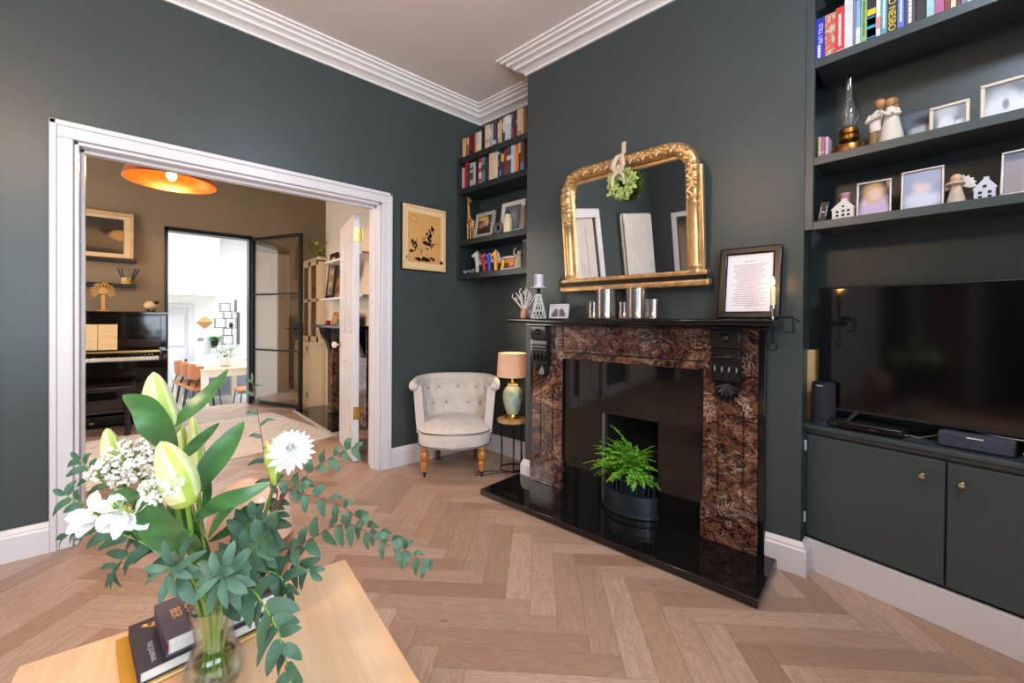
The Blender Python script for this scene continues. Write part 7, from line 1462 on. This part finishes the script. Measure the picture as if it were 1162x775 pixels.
# small white spray
sp = flower('white_floret_spray', 'spray of tiny white florets at the left of the bouquet')
mb = MB().tube(smooth_line(SPRAY_STEM), .003, 6)
root_ = Vector(SPRAY_STEM[-3])
for p in SPRAY_TIPS: mb.tube([root_, (root_+Vector(p))/2+Vector((0, 0, -.008)), Vector(p)], .0016, 5)
mb.obj('stem', STEMG, sp)
mb = MB(); tips = [Vector(p) for p in SPRAY_TIPS]
for p in SPRAY_FLORETS:
    q = Vector(p); n_ = min(tips, key=lambda a: (a-q).length); mb.tube([n_, q], .0006, 3)
mb.obj('stalks', STEMG, sp)['kind'] = 'stuff'
mb = MB(); r2 = random.Random(40)
for p in SPRAY_FLORETS:
    p = Vector(p)
    mb.ball(p, r2.uniform(.0028, .005), r2.uniform(.0028, .005), .0034, 6, 4)
    for j in range(3): mb.ball(p+Vector((r2.uniform(-.004, .004), r2.uniform(-.004, .004), r2.uniform(-.003, .004))), .0026, nu=5, nv=4)
mb.obj('florets', mat('white_floret', '#efece2', .7, .1, 90), sp)['kind'] = 'stuff'
# eucalyptus
for lab, pts, skip, LN, N, asp, ros, typ in EUCALYPTUS:
    e = flower('eucalyptus_stem', lab, 'foliage stem'); P = smooth_line(pts, 6); n = len(P)-1; r2 = random.Random(len(lab)*7+N)
    thick = .0028 if typ in ('rosette', 'big') else .0019
    MB().tube(P, [thick*(1-.6*i/n) for i in range(n+1)], 6).obj('stem', TWIG if typ in ('small', 'narrow') else STEMG, e)
    i0 = (skip)*6; mb = MB()
    if ros:
        c_ = P[-1]; F_ = Vector((-.6, -.7, .35)).normalized(); a = F_.orthogonal().normalized(); b_ = F_.cross(a)
        for k in range(N):
            th = k*2.39996+r2.uniform(-.5, .5); q = .35+.65*k/N; d = ((a*math.cos(th)+b_*math.sin(th))*(1.0)+F_*(1.0-1.5*q)+Vector((r2.uniform(-.25, .25), r2.uniform(-.25, .25), r2.uniform(-.35, .15)))).normalized()
            base_ = c_-F_*.05*q+Vector((0, 0, -.02*q)); l_ = LN*(.55+.75*q)*r2.uniform(.8, 1.15)
            p1 = base_+d*l_*.5+F_*.006; p2 = base_+d*l_+Vector((0, 0, r2.uniform(-.012, .004)))
            ribbon(mb, [base_, p1, p2], l_*asp*.70, .52, F_+d*.15+Vector((r2.uniform(-.5, .5), r2.uniform(-.5, .5), r2.uniform(0, .6))), .12, 8)
    else:
        for k in range(N):
            t = i0/n+(1-i0/n)*(k+.6)/N; i = min(int(t*n), n-1); p = P[i].lerp(P[i+1], t*n-i); d = (P[min(i+1, n)]-P[max(i-1, 0)]).normalized()
            F_ = Vector((-.665+r2.uniform(-.7, .5), -.747+r2.uniform(-.5, .7), r2.uniform(.0, .9))).normalized()
            sd = d.cross(F_).normalized()*(1 if k % 2 else -1); L_ = LN*(1.05-.45*((k+.5)/N)**2)*r2.uniform(.8, 1.15)
            dd = (sd*.9+d*r2.uniform(.25, .9)+Vector((0, 0, r2.uniform(-.45, .15)))).normalized(); s0 = p+dd*.004
            ribbon(mb, [p, s0, s0+dd*L_*.5+F_*.004, s0+dd*L_+Vector((0, 0, -.006))], L_*asp, .52, F_, .1, 8)
        d = (P[-1]-P[-2]).normalized(); ribbon(mb, [P[-1], P[-1]+d*LN*.3, P[-1]+d*LN*.62], LN*asp*.55, .5)
    mb.obj('leaves', EUCA if typ != 'rosette' else EUCB, e, smooth=80)
PWIN, PSKY, PPW, PPEN, PTL, PCAN, PCEIL, PFL, WORLD, EXPO = 46, 330, 60, 105, 3, .4, 42, 62, .5, .46
# ------------------------------------------------------------------ light, sky and camera
def area(name, loc, rot, sx, sy, power, col, spread=PI):
    l = bpy.data.lights.new(name, 'AREA'); l.shape = 'RECTANGLE'; l.size = sx; l.size_y = sy; l.energy = power; l.color = col; l.spread = spread
    o = bpy.data.objects.new(name, l); COL.objects.link(o); o.location = loc; o.rotation_euler = rot; return o
def point(name, loc, power, col, r=.03):
    l = bpy.data.lights.new(name, 'POINT'); l.energy = power; l.color = col; l.shadow_soft_size = r
    o = bpy.data.objects.new(name, l); COL.objects.link(o); o.location = loc; return o
DAY = (.86, .93, 1.0)
for k, (a, b) in enumerate(WX):
    area('daylight_window_%d' % (k+1), ((a+b)/2, FY0-.16, (WZ0+WZ1)/2), (rad(90), 0, 0), b-a-.1, WZ1-WZ0-.1, PWIN*(b-a), DAY)
area('daylight_skylight', (1.0, 8.8, 3.06), (0, 0, 0), 4.3, 3.1, PSKY, (.97, .99, 1.0))
area('daylight_piano_window', (AX0-.16, 4.8, 1.5), (0, rad(-90), 0), 1.9, 1.5, PPW, (1.0, .93, .84))
point('pendant_bulb', (.165, 4.2, 2.225), PPEN, (1.0, .60, .28), .035)
point('table_lamp_bulb', (2.105, 2.35, .80), PTL, (1.0, .62, .30), .03)
point('candle_light', C(1.537, .18, 1.31)[:2]+(1.31,), PCAN, (1.0, .52, .2), .012)
point('added_flush_light', (1.05, -.40, CEIL-.16), PFL, (.70, .83, 1.0), .12)  # added source, lights the right-hand shelves from out of view
point('added_globe_light', (-.75, .95, 2.38), PCEIL, (1.0, .74, .53), .13)  # added source for the warm upper light, out of view
w = bpy.data.worlds.new('sky'); SC.world = w; w.use_nodes = True
bg = w.node_tree.nodes['Background']; sky = w.node_tree.nodes.new('ShaderNodeTexSky'); sky.sky_type = 'PREETHAM'; sky.turbidity = 6
mixc = w.node_tree.nodes.new('ShaderNodeMix'); mixc.data_type = 'RGBA'; mixc.inputs[0].default_value = .7; w.node_tree.links.new(sky.outputs[0], mixc.inputs[6]); mixc.inputs[7].default_value = (.9, .95, 1, 1)
w.node_tree.links.new(mixc.outputs[2], bg.inputs[0]); bg.inputs[1].default_value = WORLD
cam = bpy.data.cameras.new('camera'); co = bpy.data.objects.new('camera', cam); COL.objects.link(co); SC.camera = co
F, CYP, YAW, PIT, ROL = 470.0, 366.9, .7275, .00685, .00727
cam.sensor_fit = 'HORIZONTAL'; cam.sensor_width = 36; cam.lens = F*36/1162; cam.shift_y = (CYP-387.5)/1162; cam.clip_start = .02; cam.clip_end = 60
fw = Vector((math.cos(PIT)*math.sin(YAW), math.cos(PIT)*math.cos(YAW), -math.sin(PIT)))
rt = Vector((math.cos(YAW), -math.sin(YAW), 0)); dn = fw.cross(rt)
r2_ = rt*math.cos(ROL)-dn*math.sin(ROL); d2_ = rt*math.sin(ROL)+dn*math.cos(ROL)
m = Matrix((r2_, -d2_, -fw)).transposed().to_4x4(); m.translation = Vector((0, 0, 1.13)); co.matrix_world = m
SC.view_settings.view_transform = 'Standard'; SC.view_settings.look = 'None'; SC.view_settings.gamma = 1; SC.view_settings.use_curve_mapping = False
SC.view_settings.exposure = EXPO
SC.cycles.max_bounces = 10; SC.cycles.diffuse_bounces = 4; SC.cycles.glossy_bounces = 5; SC.cycles.transmission_bounces = 8; SC.cycles.transparent_max_bounces = 12
SC.cycles.caustics_reflective = False; SC.cycles.caustics_refractive = False; SC.cycles.sample_clamp_indirect = 6; SC.cycles.use_denoising = True
